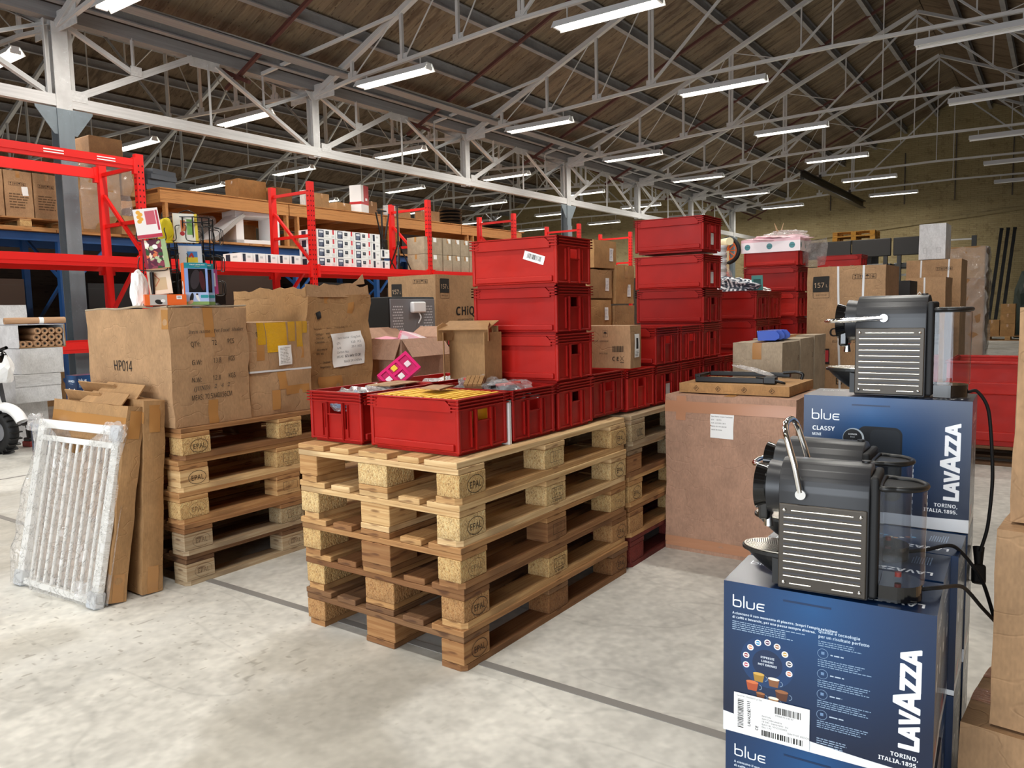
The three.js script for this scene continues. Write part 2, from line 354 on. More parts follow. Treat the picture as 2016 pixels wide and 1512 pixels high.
// lattice girder on the column line
{
  const g = thing('lattice_girder', 'long pale steel lattice girder carried by the columns', 'girder', [0, 0, ZC]);
  const S = M.steel;
  for (let k = -2; k < 7; k++) {
    const x = XK(k), e = k === 6 ? XE - x : 4.27;
    bar(g, 'bottom_chord', [x, 4.085, 0.04], [x + e, 4.085, 0.04], 0.1, 0.15, S, unitL);
    bar(g, 'top_chord', [x, 5.24, 0], [x + e, 5.24, 0], 0.12, 0.2, M.purlin);
    if (k !== 0 && k !== 3 && k !== 6) {
      const p = mesh('hanging_post', hProf, S, g, [x, 3.99, 0]); p.scale.set(0.75, 1.12, 0.75);
      for (const s of [-1, 1]) mesh('gusset', extr(poly([[0, 0], [s * 0.2, 0], [0, -0.22]]), 0.012), S, g, [x, 5.1, 0.06]);
    }
    if (k === 6) continue;
    bar(g, 'diagonal', [x + 0.12, 4.14, 0.04], [x + 1.93, 5.11, 0.04], 0.075, 0.09, S, unitL);
    bar(g, 'diagonal', [x + 4.18, 4.14, 0.04], [x + 2.33, 5.11, 0.04], 0.075, 0.09, S, unitL);
    mesh('apex_plate', extr(poly([[-0.28, 0.1], [0.28, 0.1], [0.24, -0.06], [-0.24, -0.06]]), 0.016), S, g, [x + 2.13, 5.06, 0.04]);
    bar(g, 'short_diagonal', [x + 0.12, 5.08, 0.04], [x + 1.04, 4.66, 0.04], 0.055, 0.06, S, unitL);
    bar(g, 'short_diagonal', [x + 4.15, 5.06, 0.04], [x + 3.25, 4.66, 0.04], 0.045, 0.05, S, unitL);
    bar(g, 'short_post', [x + 1.02, 4.66, 0.04], [x + 1.02, 5.16, 0.04], 0.05, 0.05, S, unitL);
    bar(g, 'short_post', [x + 3.22, 4.66, 0.04], [x + 3.22, 5.16, 0.04], 0.04, 0.04, S, unitL);
    bar(g, 'drop_rod', [x + 2.2, 4.1, 0.05], [x + 2.2, 5.08, 0.05], 0.025, 0.025, S);
    mesh('gusset', bx(0.22, 0.14, 0.012), S, g, [x + 0.2, 4.18, 0.09]);
    mesh('gusset', bx(0.16, 0.13, 0.012), S, g, [x + 1.02, 4.7, 0.09]);
  }
}
{
  const t = thing('cable_bundle', 'bundle of pale cables strung along the eaves beam', 'cable');
  for (let i = 0; i < 7; i++) {
    const pts = [];
    for (let k = 0; k < 16; k++) pts.push([2 + k * 2, 5.36 - rr(0, 0.05), -10.25 + i * 0.03 + rr(-0.02, 0.02)]);
    mesh('cable', tube(pts, 0.014, 60, 5), M.cable, t);
  }
  mesh('cable_tray', bx(31, 0.02, 0.25, 17.2, 5.28, -10.16), M.purlin, t);
}
{
  const t = thing('crane_beam', 'dark rusty steel beam slung below the far trusses', 'steel beam', [0, 5.08, -6.5]);
  const g = extr(poly([[-0.1, -0.14], [0.1, -0.14], [0.1, -0.11], [0.012, -0.11], [0.012, 0.11], [0.1, 0.11], [0.1, 0.14], [-0.1, 0.14], [-0.1, 0.11], [-0.012, 0.11], [-0.012, -0.11], [-0.1, -0.11]]), 8.9);
  g.rotateY(Math.PI / 2); g.translate(24.2, 0, 0);
  mesh('beam', g, mat('#1d1612', 0.4), t);
  for (const x of [26.48, 30.75]) bar(t, 'clamp', [x, 0.12, 0], [x, 0.3, 0], 0.08, 0.08, M.steelDark);
}
// fluorescent lamps with reflectors
const tubeOn = new THREE.MeshStandardMaterial({ color: 0xffffff, emissive: new THREE.Color(1.0, 0.95, 0.8), emissiveIntensity: 5.5, roughness: 0.4 });
const tubeOff = mat('#dfe3e6', 0.25);
const lampGeo = {
  housing: bx(0.1, 0.055, 1.56, 0, 0.075, 0),
  wingL: barG([-0.05, 0.06, -0.78], [-0.05, 0.06, 0.78], 0.002, 0.002),
  tube: cyl(0.017, 0.017, 1.5, 0, 0, 0, 10, Math.PI / 2),
  cap: bx(0.14, 0.05, 0.03),
};
const wing = (s) => { const g = extr(poly([[s * 0.05, 0.1], [s * 0.125, -0.005], [s * 0.13, -0.005], [s * 0.056, 0.104]]), 1.58); g.translate(0, 0, -0.79); return g; };
const wings = [wing(-1), wing(1)];
const cone = (() => { const g = extr(poly([[-0.05, 0.1], [0.05, 0.1], [0.12, 0.0], [-0.12, 0.0]]), 0.006); return g; })();
function lamp(x, y, z, on, hang, lab) {
  const t = thing('tube_lamp', lab, 'ceiling lamp', [x, y, z], 0, on ? 'lit fluorescent lamps' : 'unlit fluorescent lamps');
  mesh('housing', lampGeo.housing, M.lampWhite, t);
  for (const w of wings) mesh('reflector', w, M.lampWhite, t);
  for (const s of [-0.045, 0.045]) mesh('tube', lampGeo.tube, on ? tubeOn : tubeOff, t, [s, 0.025, 0]);
  for (const s of [-0.765, 0.765]) mesh('tube_holder', lampGeo.cap, M.lampWhite, t, [0, 0.03, s]);
  for (const s of [-0.6, 0.6]) bar(t, 'hanger', [0, 0.1, s], [0, hang, s], 0.014, 0.014, M.steel);
  if (on) {
    const l = new THREE.RectAreaLight(TUBE_COLOR, TUBE_POWER, 0.16, 1.5);
    l.name = 'tube_light'; l.position.set(0, -0.01, 0); l.rotation.x = -Math.PI / 2;
    t.add(l);
  }
  return t;
}
for (let k = -2; k < 7; k++) {
  const w = k < 0 ? `${ORD[-k - 1]} truss behind the camera` : `${ORD[k]} truss from the nearest column`;
  lamp(XK(k), 4.98, -8.94, true, 0.22, `lit tube lamp, girder-side row, ${w}`);
  lamp(XK(k), 5.06, -5.05, true, 0.32, `lit tube lamp, middle row, ${w}`);
  lamp(XK(k), 5.12, -1.2, k < 2, 0.26, `${k < 2 ? 'lit' : 'unlit white'} tube lamp, outer row over the espresso machines, ${w}`);
  if (k >= 0) {
    lamp(XK(k), 4.95, -12.87, true, 0.2, `lit tube lamp just beyond the girder, ${w}`);
    lamp(XK(k), 5.0, -16.75, true, 0.36, `lit tube lamp over the far racks, ${w}`);
    lamp(XK(k), 5.0, -20.6, true, 0.36, `lit tube lamp, outermost row, ${w}`);
  }
}
// dark sheet added to blacken the view behind the racks, under the deck
{
  const w = struct(mesh('wall_added_partition', metric(bx(31, 2.4, 0.06, 17.6, 1.2, -13.75)), mat('#3a3029', 0.9, { map: T.wood }), scene));
  w.userData.label = 'dark partition added to deepen the shade behind the racks'; w.userData.category = 'wall';
}
// ---------------------------------------------------------------- printing
function canvasTex(wm, hm, ppm, draw, bg) {
  const c = document.createElement('canvas');
  c.width = Math.max(8, Math.round(wm * ppm)); c.height = Math.max(8, Math.round(hm * ppm));
  const x = c.getContext('2d');
  if (bg) { x.fillStyle = bg; x.fillRect(0, 0, c.width, c.height); }
  // text in metres: t(string, x, y from the top, height, options)
  const S = ppm;
  const k = {
    x, S, w: c.width, h: c.height,
    rect: (a, b, w, h, col) => { if (col) x.fillStyle = col; x.fillRect(a * S, b * S, w * S, h * S); },
    line: (pts, lw, col) => { x.strokeStyle = col; x.lineWidth = lw * S; x.lineCap = 'round'; x.lineJoin = 'round'; x.beginPath(); pts.forEach((p, i) => i ? x.lineTo(p[0] * S, p[1] * S) : x.moveTo(p[0] * S, p[1] * S)); x.stroke(); },
    t: (s, a, b, size, o = {}) => {
      x.save(); x.translate(a * S, b * S); if (o.rot) x.rotate(o.rot); x.scale(o.sx || 1, o.sy || 1);
      x.font = `${o.style || ''} ${o.bold ? 'bold ' : ''}${size * S}px ${o.font || 'sans-serif'}`; x.fillStyle = o.col || '#1a1613'; x.textAlign = o.al || 'left'; x.textBaseline = 'middle';
      if (o.ls) x.letterSpacing = `${o.ls * S}px`;
      x.fillText(s, 0, 0); x.restore();
    },
    small: (a, b, w, n, lead, col, seed = 1) => { x.fillStyle = col; for (let i = 0; i < n; i++) { let p = a; const e = a + w * (0.72 + 0.28 * hash(i, seed, 3)); let j = 0; while (p < e) { const l = lead * (0.6 + 2 * hash(i, j, seed)); x.fillRect(p * S, (b + i * lead) * S, Math.min(l, e - p) * S, lead * 0.42 * S); p += l + lead * 0.35; j++; } } },
    code: (a, b, w, h, seed = 1, col = '#16130f') => { x.fillStyle = col; let p = 0, j = 0; while (p < w) { const l = w / 95 * (1 + Math.floor(hash(j, seed, 9) * 3.2)); x.fillRect((a + p) * S, b * S, Math.min(l, w - p) * S, h * S); p += l + w / 95 * (1 + Math.floor(hash(j, seed, 11) * 3)); j++; } },
    codeV: (a, b, w, h, seed = 1, col = '#16130f') => { x.fillStyle = col; let p = 0, j = 0; while (p < h) { const l = h / 95 * (1 + Math.floor(hash(j, seed, 9) * 3.2)); x.fillRect(a * S, (b + p) * S, w * S, Math.min(l, h - p) * S); p += l + h / 95 * (1 + Math.floor(hash(j, seed, 11) * 3)); j++; } },
  };
  draw(k);
  const t = new THREE.CanvasTexture(c);
  t.colorSpace = THREE.SRGBColorSpace; t.anisotropy = 8; t.generateMipmaps = true;
  return t;
}
const printMat = (t, rough = 0.8, clearBg = true) => new THREE.MeshPhysicalMaterial({ map: t, roughness: rough, transparent: clearBg, polygonOffset: true, polygonOffsetFactor: -1 });
// crumple and bulge of a carton, the same for the body and for what is printed or stuck on it
function warp(p, d, amp, bulge, seed) {
  const q = (a, b, s) => vn(a, b, 4096, 4096, seed + s) - 0.5;
  const sx = p.x / (d[0] / 2), sy = (p.y - d[1] / 2) / (d[1] / 2), sz = p.z / (d[2] / 2);
  const f = 9;
  const a = p.x * f + 500, b = p.y * f + 500, c = p.z * f + 500;
  const w = sy < -0.9 ? 0.15 : 1;
  p.x += amp * w * (q(b, c, 1) + q(b * 2.3 + a, c * 2.3, 2) * 0.5) * 2 + bulge * sx * (1 - sy * sy) * (1 - sz * sz);
  p.y += amp * w * (q(a, c, 3)) * 1.2 * Math.max(0, sy);
  p.z += amp * w * (q(a, b, 4) + q(a * 2.3 + c, b * 2.3, 5) * 0.5) * 2 + bulge * sz * (1 - sy * sy) * (1 - sx * sx);
  return p;
}
function warpGeo(g, d, amp, bulge, seed) {
  const p = g.attributes.position, v = V();
  for (let i = 0; i < p.count; i++) { v.fromBufferAttribute(p, i); warp(v, d, amp, bulge, seed); p.setXYZ(i, v.x, v.y, v.z); }
  return g;
}
const SIDE = { 'x-': -Math.PI / 2, 'z+': 0, 'x+': Math.PI / 2, 'z-': Math.PI };
// a carton: o = { mat, yaw, amp, bulge, group, tape, open }
function carton(name, lab, cat, pos, d, o = {}) {
  const t = thing(name, lab, cat, pos, o.yaw || 0, o.group);
  const seed = Math.floor(rnd() * 1000), amp = o.amp ?? 0.004, bulge = o.bulge ?? 0.006;
  t.userData.box = undefined;
  const n = (s) => Math.max(4, Math.min(14, Math.round(s / 0.05)));
  let g = new THREE.BoxGeometry(d[0], d[1], d[2], n(d[0]), n(d[1]), n(d[2]));
  g.translate(0, d[1] / 2, 0);
  g = warpGeo(g, d, amp, bulge, seed);
  g.computeVertexNormals();
  const body = mesh('body', metric(g, rnd(), rnd()), o.mat || M.kraft, t);
  const api = { t, body, d, seed };
  // stick a sheet on a side: u, v = its lower left corner seen from outside, in metres
  api.stick = (nm, side, u, v, w, h, m, rot = 0, lift = 0.0012, thick = 0) => {
    let p = thick ? new THREE.BoxGeometry(w, h, thick, 8, 8, 1) : new THREE.PlaneGeometry(w, h, 8, 8);
    if (rot) p.rotateZ(rot);
    const W = side[0] === 'x' ? d[2] : d[0];
    if (side === 'y+') { p.rotateX(-Math.PI / 2); p.translate(-d[0] / 2 + u + w / 2, d[1] + lift, d[2] / 2 - v - h / 2); }
    else {
      p.translate(-W / 2 + u + w / 2, v + h / 2, (side[0] === 'x' ? d[0] : d[2]) / 2 + lift);
      p.rotateY(SIDE[side]);
    }
    p = warpGeo(p, d, amp, bulge, seed); p.computeVertexNormals();
    return mesh(nm, p, m, t);
  };
  if (o.tape !== false) {
    const along = d[0] >= d[2];
    const tm = o.tapeMat || M.tape, tw = 0.05;
    if (along) { api.stick('tape', 'y+', 0, d[2] / 2 - tw / 2, d[0], tw, tm); for (const s of ['x-']) api.stick('tape', s, d[2] / 2 - tw / 2, d[1] - 0.09, tw, 0.09, tm); }
    else { api.stick('tape', 'y+', d[0] / 2 - tw / 2, 0, tw, d[2], tm); api.stick('tape', 'z+', d[0] / 2 - tw / 2, d[1] - 0.09, tw, 0.09, tm); }
  }
  return api;
}
const icons = (k, a, b, s, col = '#2b211a') => {   // fragile, stack, up arrows, umbrella, recycling marks
  const { x, S } = k; x.strokeStyle = col; x.fillStyle = col; x.lineWidth = s * 0.06 * S;
  for (let i = 0; i < 4; i++) {
    const X = (a + i * s * 1.2) * S, Y = b * S, q = s * S;
    x.strokeRect(X, Y, q, q);
    if (i === 0) { x.beginPath(); x.moveTo(X + q * .3, Y + q * .15); x.lineTo(X + q * .7, Y + q * .15); x.lineTo(X + q * .5, Y + q * .5); x.closePath(); x.fill(); x.fillRect(X + q * .46, Y + q * .5, q * .08, q * .3); x.fillRect(X + q * .3, Y + q * .8, q * .4, q * .07); }
    if (i === 1) for (const e of [.3, .7]) { x.beginPath(); x.moveTo(X + q * (e - .15), Y + q * .4); x.lineTo(X + q * e, Y + q * .15); x.lineTo(X + q * (e + .15), Y + q * .4); x.closePath(); x.fill(); x.fillRect(X + q * (e - .06), Y + q * .4, q * .12, q * .42); }
    if (i === 2) { x.beginPath(); x.arc(X + q * .5, Y + q * .45, q * .32, Math.PI, 0); x.closePath(); x.fill(); x.fillRect(X + q * .47, Y + q * .4, q * .06, q * .45); }
    if (i === 3) { x.beginPath(); x.arc(X + q * .5, Y + q * .5, q * .3, 0.4, 5.6); x.stroke(); x.fillRect(X + q * .35, Y + q * .4, q * .3, q * .12); x.fillRect(X + q * .3, Y + q * .6, q * .4, q * .1); }
  }
};
// ---------------------------------------------------------------- wooden pallets, 1.2 x 0.8 x 0.144 m, long side along local x
const palletGeo = (() => {
  const v = (w, h, d) => [0, 1, 2].map((i) => metric(rbx(w, h, d, 0.004, 0, 0, 0, 1), i * 0.31, i * 0.17));
  const corner = (() => { const c = 0.018, g = extr(poly([[-0.6 + c, -0.05], [0.6 - c, -0.05], [0.6, -0.05 + c], [0.6, 0.05], [-0.6, 0.05], [-0.6, -0.05 + c]]), 0.022); g.rotateX(Math.PI / 2); g.translate(0, 0.011, 0); return metric(g); })();
  return { d145: v(1.2, 0.022, 0.145), d100: v(1.2, 0.022, 0.1), str: v(0.8, 0.022, 0.145), bCorner: v(0.145, 0.078, 0.1), bMid: v(0.145, 0.078, 0.145), bot100: [corner], bot145: v(1.2, 0.022, 0.145) };
})();
const tone = {
  fresh: { b: ['#e0c79f', '#d8bb90', '#e6d0ac'], k: '#dcc6a0' },
  mid: { b: ['#c6a377', '#b89268', '#cdac80'], k: '#cfb48a' },
  brown: { b: ['#a07a55', '#8f6a48', '#ad875f'], k: '#b5906a' },
  dark: { b: ['#7e6148', '#6e543e', '#8a6c50'], k: '#8b6544' },
  grey: { b: ['#a89c8b', '#9b8f7f', '#b3a795'], k: '#a99c88' },
  maroon: { b: ['#7c2f2b', '#6e2825', '#84352f'], k: '#7a2d2a' },
  yellow: { b: ['#c79a44', '#b98a38', '#d0a552'], k: '#c4923c' },
};
for (const k in tone) { tone[k].bm = tone[k].b.map(woodM); tone[k].km = chipM(tone[k].k); }
const stamps = {
  epal: printMat(canvasTex(0.1, 0.075, 2600, (k) => { const { x, w, h } = k; x.strokeStyle = '#231a13'; x.lineWidth = w * 0.022; x.beginPath(); x.ellipse(w / 2, h / 2, w * 0.46, h * 0.44, 0, 0, 7); x.stroke(); k.t('EPAL', 0.05, 0.039, 0.034, { al: 'center', sx: 0.9, col: '#231a13' }); }), 0.9),
  epalFaint: printMat(canvasTex(0.1, 0.075, 1600, (k) => { const { x, w, h } = k; x.globalAlpha = 0.6; x.strokeStyle = '#4a3524'; x.lineWidth = w * 0.018; x.beginPath(); x.ellipse(w / 2, h / 2, w * 0.46, h * 0.44, 0, 0.9, 6.6); x.stroke(); k.t('EPAL', 0.05, 0.039, 0.033, { al: 'center', sx: 0.9, col: '#4a3524' }); }), 0.9),
  ippc: printMat(canvasTex(0.1, 0.06, 2000, (k) => { const { x, w, h } = k; x.strokeStyle = '#3a2a1e'; x.lineWidth = w * 0.018; x.strokeRect(w * .04, h * .06, w * .8, h * .62); x.strokeRect(w * .04, h * .06, w * .18, h * .62); k.t('CZ - 0186', 0.026, 0.014, 0.0125, { col: '#3a2a1e' }); k.t('HT  DB', 0.03, 0.031, 0.0125, { col: '#3a2a1e' }); k.t('CZ E50-4-05', 0.008, 0.051, 0.0125, { col: '#3a2a1e', bold: true }); }), 0.9),
  ippc2: printMat(canvasTex(0.1, 0.06, 1600, (k) => { const { x, w, h } = k; x.globalAlpha = 0.75; x.strokeStyle = '#4a3828'; x.lineWidth = w * 0.016; x.strokeRect(w * .06, h * .06, w * .86, h * .66); x.strokeRect(w * .06, h * .06, w * .2, h * .66); k.t('DE - SN1', 0.032, 0.013, 0.011, { col: '#4a3828' }); k.t('497337', 0.032, 0.025, 0.011, { col: '#4a3828' }); k.t('HT', 0.032, 0.037, 0.011, { col: '#4a3828' }); k.t('025-6-10', 0.028, 0.053, 0.011, { col: '#4a3828' }); }), 0.9),
  uic: printMat(canvasTex(0.1, 0.07, 1200, (k) => { k.x.globalAlpha = 0.7; k.t('UIC', 0.05, 0.037, 0.05, { al: 'center', sx: 0.75, col: '#544a3e', bold: true }); }), 0.9),
};
const stampGeo = new THREE.PlaneGeometry(0.094, 0.068), stampGeoM = new THREE.PlaneGeometry(0.1, 0.062);
// level of detail: stamps only where the side shows them
function pallet(lab, [x, y, z], turn, tn, group, st = [], mixed) {
  const t = thing('wooden_pallet', lab, 'pallet', [x, y, z], turn, group);
  const a = tone[tn], b = mixed ? tone[mixed] : a;
  const pm = (q) => q.bm[Math.floor(rnd() * 3)], pg = (l) => l[Math.floor(rnd() * l.length)];
  const D = [[-0.3275, 'd145'], [-0.172, 'd100'], [0, 'd145'], [0.172, 'd100'], [0.3275, 'd145']];
  for (const [dz, k] of D) mesh('deck_board', pg(palletGeo[k]), pm(rnd() < 0.3 ? b : a), t, [rr(-0.004, 0.004), 0.133, dz + rr(-0.004, 0.004)]);
  for (const dx of [-0.5275, 0, 0.5275]) mesh('stringer_board', pg(palletGeo.str), pm(a), t, [dx, 0.111, 0], [0, Math.PI / 2, 0]);
  let si = 0;
  for (const dz of [-0.35, 0, 0.35]) for (const dx of [-0.5275, 0, 0.5275]) {
    const chip = rnd() < 0.72, bm = chip ? (rnd() < 0.3 ? b : a).km : pm(b);
    const k = mesh('block', pg(dz ? palletGeo.bCorner : palletGeo.bMid), bm, t, [dx + rr(-0.004, 0.004), 0.061, dz + rr(-0.003, 0.003)]);
    if (dz === 0.35 && st.length) { const s = st[si % st.length]; si++; if (s) mesh('stamp', dx ? stampGeo : stampGeoM, stamps[s], k, [0.012, -0.002, 0.0508]); }
  }
  for (const dz of [-0.35, 0, 0.35]) {
    const m = mesh('bottom_board', dz ? palletGeo.bot100[0] : pg(palletGeo.bot145), pm(b), t, [0, 0.011, dz]);
    if (dz > 0) m.rotation.y = Math.PI;
  }
  return t;
}
const E1 = ['epal', 'ippc', 'epal'], E2 = ['epal', 'ippc2', 'epal'], EF = ['epalFaint', 'ippc2', 'epalFaint'], EB = ['epal', 0, 'epal'];
const lvl = (i, n) => i === 0 ? 'lowest' : i === n - 1 ? 'topmost' : `${ORD[i]} from the floor`;
function palletStack(desc, x, z, list, j = 0.012) {
  list.forEach(([tn, st, mixed], i) => {
    const o = pallet(`${tn === 'maroon' ? 'maroon painted' : tn === 'grey' ? 'weathered grey' : tn === 'fresh' ? 'pale' : 'brown'} pallet, ${lvl(i, list.length)}, ${desc}`, [x + rr(-j, j), i * 0.1442, z + rr(-j, j)], rr(-0.006, 0.006), tn, `pallets in the ${desc}`, st, mixed);
  });
}
palletStack('central stack under the red crates', 2.525, -2.0, [['dark', EB, 'brown'], ['brown', E1, 'mid'], ['mid', EF, 'brown'], ['fresh', E1], ['fresh', E2, 'mid']], 0.01);
palletStack('stack under the marked carton', 2.485, -3.565, [['dark', ['epalFaint', 'epalFaint', 0], 'grey'], ['brown', EF, 'grey'], ['mid', EF], ['mid', E2, 'fresh'], ['mid', E1, 'brown']], 0.014);
palletStack('stack beside the big brown carton', 3.765, -2.0, [['maroon', []], ['brown', [0, 0, 0], 'mid'], ['mid', ['epal', 'ippc', 'epal']], ['grey', [0, 0, 0], 'brown'], ['grey', ['uic', 0, 'uic']]], 0.006);
palletStack('stack under the cloth-topped crates', 5.0, -2.0, [['brown', []], ['mid', []], ['mid', []], ['mid', []], ['grey', []]], 0.004);
palletStack('stack under the bag-topped crates', 6.25, -2.0, [['brown', []], ['mid', []], ['mid', []], ['mid', []], ['grey', []]], 0.004);
palletStack('rear stack behind the torn carton', 3.72, -3.565, [['brown', []], ['mid', []], ['mid', []], ['mid', []], ['mid', []]], 0.004);
// ---------------------------------------------------------------- red plastic crates, 0.43 (local x) x 0.297 x 0.205 m
const CL = 0.43, CW = 0.297, CH = 0.2, CP = 0.196;
const crateGeo = (() => {
  const L = CL, W = CW, H = CH;
  const longWall = (s) => metric(merge([bx(L - 0.03, H - 0.016, 0.004, 0, H / 2 + 0.004, s * (W / 2 - 0.014))]));
  const bead = (s) => { const g = extr(poly([[-L / 2 + 0.028, H - 0.047], [L / 2 - 0.04, H - 0.047], [L / 2 - 0.04, H - 0.03], [L / 2 - 0.062, H - 0.01], [-L / 2 + 0.055, H - 0.01], [-L / 2 + 0.028, H - 0.032]]), 0.009, 0.0018); g.translate(0, 0, W / 2 - 0.0135); if (s < 0) g.rotateY(Math.PI); return metric(g); };
  const ledge = (s) => metric(rbx(L - 0.055, 0.024, 0.014, 0.005, 0, 0.03, s * (W / 2 - 0.008)));
  const hole = (x0, x1, y0, y1) => [[x0, y0], [x1, y0], [x1, y1], [x0, y1]];
  const endWall = (s) => {
    const w = W / 2 - 0.012, top = H - 0.045;
    const a = extr(poly([[-w, 0.012], [w, 0.012], [w, H - 0.002], [-w, H - 0.002]], [hole(-0.034, 0.034, top - 0.042, top - 0.004), hole(-0.062, -0.05, top - 0.1, top - 0.006), hole(0.05, 0.062, top - 0.1, top - 0.006)]), 0.004);
    a.translate(0, 0, L / 2 - 0.016);
    const ribs = [];
    for (const x of [-0.041, 0.041, -0.046, 0.046]) ribs.push(bx(0.0032, top - 0.012, 0.011, x, (top + 0.012) / 2, L / 2 - 0.008));
    for (const x of [-0.07, 0.07]) ribs.push(bx(0.0035, top - 0.03, 0.009, x, (top + 0.04) / 2 - 0.01, L / 2 - 0.009));
    ribs.push(bx(0.082, 0.004, 0.009, 0, top - 0.045, L / 2 - 0.009));
    const g = merge([a, ...ribs]); g.rotateY(s * Math.PI / 2); return metric(g);
  };
  const ribs = []; 
  for (let i = 0; i < 4; i++) {
    const y = H - 0.0045 - i * 0.0115;
    for (const s of [-1, 1]) {
      ribs.push(bx(0.013, 0.0042, W, s * (L / 2 - 0.0065), y, 0));
      for (const e of [-1, 1]) ribs.push(bx(0.045, 0.0042, 0.013, e * (L / 2 - 0.0225), y, s * (W / 2 - 0.0065)));
      if (i === 0) ribs.push(bx(L - 0.02, 0.0042, 0.014, 0, y, s * (W / 2 - 0.008)));
    }
  }
  for (const s of [-1, 1]) for (const e of [-1, 1]) ribs.push(bx(0.006, 0.04, 0.006, e * (L / 2 - 0.012), H - 0.022, s * (W / 2 - 0.012)));
  const posts = (e, s) => metric(rbx(0.016, H - 0.012, 0.016, 0.006, e * (L / 2 - 0.014), H / 2 + 0.002, s * (W / 2 - 0.014)));
  const base = metric(merge([bx(L - 0.03, 0.005, W - 0.03, 0, 0.0145, 0), rbx(L - 0.012, 0.007, W - 0.012, 0.003, 0, 0.0155, 0, 1), bx(L - 0.045, 0.014, W - 0.045, 0, 0.007, 0)]));
  return { longWall: [longWall(1), longWall(-1)], bead: [bead(1), bead(-1)], ledge: [ledge(1), ledge(-1)], endWall: [endWall(1), endWall(-1)], ribs: metric(merge(ribs)), posts: [posts(1, 1), posts(1, -1), posts(-1, 1), posts(-1, -1)], base };
})();
const redTone = ['#bd2119', '#b21d17', '#c2261c', '#a91b15'].map((c) => mat(c, 0.62, { map: T.scuff, roughnessMap: T.scuffRough, specularIntensity: 0.5 }));
function crate(lab, [x, y, z], turn, group, tn = 0) {
  const t = thing('plastic_crate', lab, 'crate', [x, y, z], turn, group), m = redTone[tn % 4], G = crateGeo;
  for (const g of G.longWall) mesh('long_wall', g, m, t);
  for (const g of G.bead) mesh('rim_bead', g, m, t);
  for (const g of G.ledge) mesh('ledge', g, m, t);
  for (const g of G.endWall) mesh('end_wall', g, m, t);
  for (const g of G.posts) mesh('corner_post', g, m, t);
  mesh('rim_ribs', G.ribs, m, t);
  mesh('base', G.base, m, t);
  return t;
}
const Q = Math.PI / 2, ZF = -1.63;             // crates stand with a short end towards +z
const cz = ZF - CL / 2;
const rowG = 'red crates along the pallet edge';
const B0 = 0.7215, B1 = 0.7225;
const crA = crate('red crate full of yellow folders on the pallet corner', [2.128, B0, -1.853], Q + 0.01, rowG, 0);
const crB = crate('red crate of bagged goods beside the crate of yellow folders', [2.2, B0, -2.262], 0.012, 'red crates along the back edge', 1);
const crB2 = crate('red crate behind the standing open mailer box', [2.66, B0, -2.3], -0.02, 'red crates along the back edge', 0);
const crC = crate('open red crate heaped with bagged tools in front of the three-high stack', [2.445, B0, cz], Q - 0.01, rowG, 1);
const crD = crate('red crate carrying the three-high stack', [2.752, B0, cz], Q + 0.012, rowG, 0);
const crE = crate('empty red crate under the small marked carton', [3.06, B0 + 0.012, cz - 0.01], Q, rowG, 3);
const crF = crate('red crate with a grey bag showing in its hand hole', [3.37, B1 + 0.004, cz], Q - 0.006, rowG, 0);
const crG = crate('red crate with a pale label, lower crate of the first low pair', [3.68, B1, cz], Q, rowG, 1);
const crH = crate('red crate with orange goods, lower crate of the second low pair', [3.985, B1, cz], Q + 0.008, rowG, 0);
crate('red crate, upper crate of the first low pair', [3.68, B1 + CP, cz], Q, 'upper red crates', 3);
crate('red crate, upper crate of the second low pair', [3.985, B1 + CP, cz], Q + 0.008, 'upper red crates', 0);
const s3 = [];
for (let i = 0; i < 3; i++) s3.push(crate(`red crate, ${['lowest', 'middle', 'topmost'][i]} of the three-high stack`, [2.752 + [0.0, 0.003, -0.012][i], B0 + CP * (i + 1), cz - [0, 0.004, -0.004][i]], Q + [0.012, 0.016, 0.03][i], 'three-high crate stack', i));
const s5 = [];
for (let i = 0; i < 5; i++) s5.push(crate(`red crate, ${['lowest', 'second', 'third', 'fourth', 'topmost'][i]} of the five-high stack`, [4.3 + rr(-0.006, 0.006), B1 + CP * i + (i === 4 ? 0.018 : 0), cz + rr(-0.004, 0.004)], Q + (i === 4 ? 0.02 : rr(-0.012, 0.012)), 'five-high crate stack', i + 1));
crate('red crate just beyond the five-high stack', [4.63, B1, cz], Q, rowG, 2);
for (let i = 0; i < 3; i++) crate(`red crate, ${['lowest', 'middle', 'topmost'][i]} of the stack heaped with striped cloth`, [5.225 + rr(-0.004, 0.004), B1 + CP * i, cz], Q + rr(-0.01, 0.01), 'cloth-topped crate stack', i + (i === 2 ? 1 : 0));
for (let i = 0; i < 3; i++) crate(`red crate, ${['lowest', 'middle', 'topmost'][i]} of the narrow stack behind the cloth-topped one`, [5.56, B1 + CP * i - 0.001, cz - 0.02], Q, 'narrow crate stack', i);
for (let i = 0; i < 5; i++) crate(`red crate, ${['lowest', 'second', 'third', 'fourth', 'topmost'][i]} of the stack under the dotted plastic bag`, [6.2 + rr(-0.005, 0.005), 0.7215 + CP * i, cz], Q + rr(-0.012, 0.012), 'bag-topped crate stack', i);
palletStack('stack behind the second fridge carton', 8.6, -1.98, [['brown', []], ['mid', []], ['mid', []], ['mid', []], ['grey', []]], 0.004);
for (let i = 0; i < 5; i++) crate(`red crate, ${['lowest', 'second', 'third', 'fourth', 'topmost'][i]}, stack behind the second fridge carton`, [8.45, 0.7215 + CP * i, cz], Q, 'farthest crate stack', i + 1);
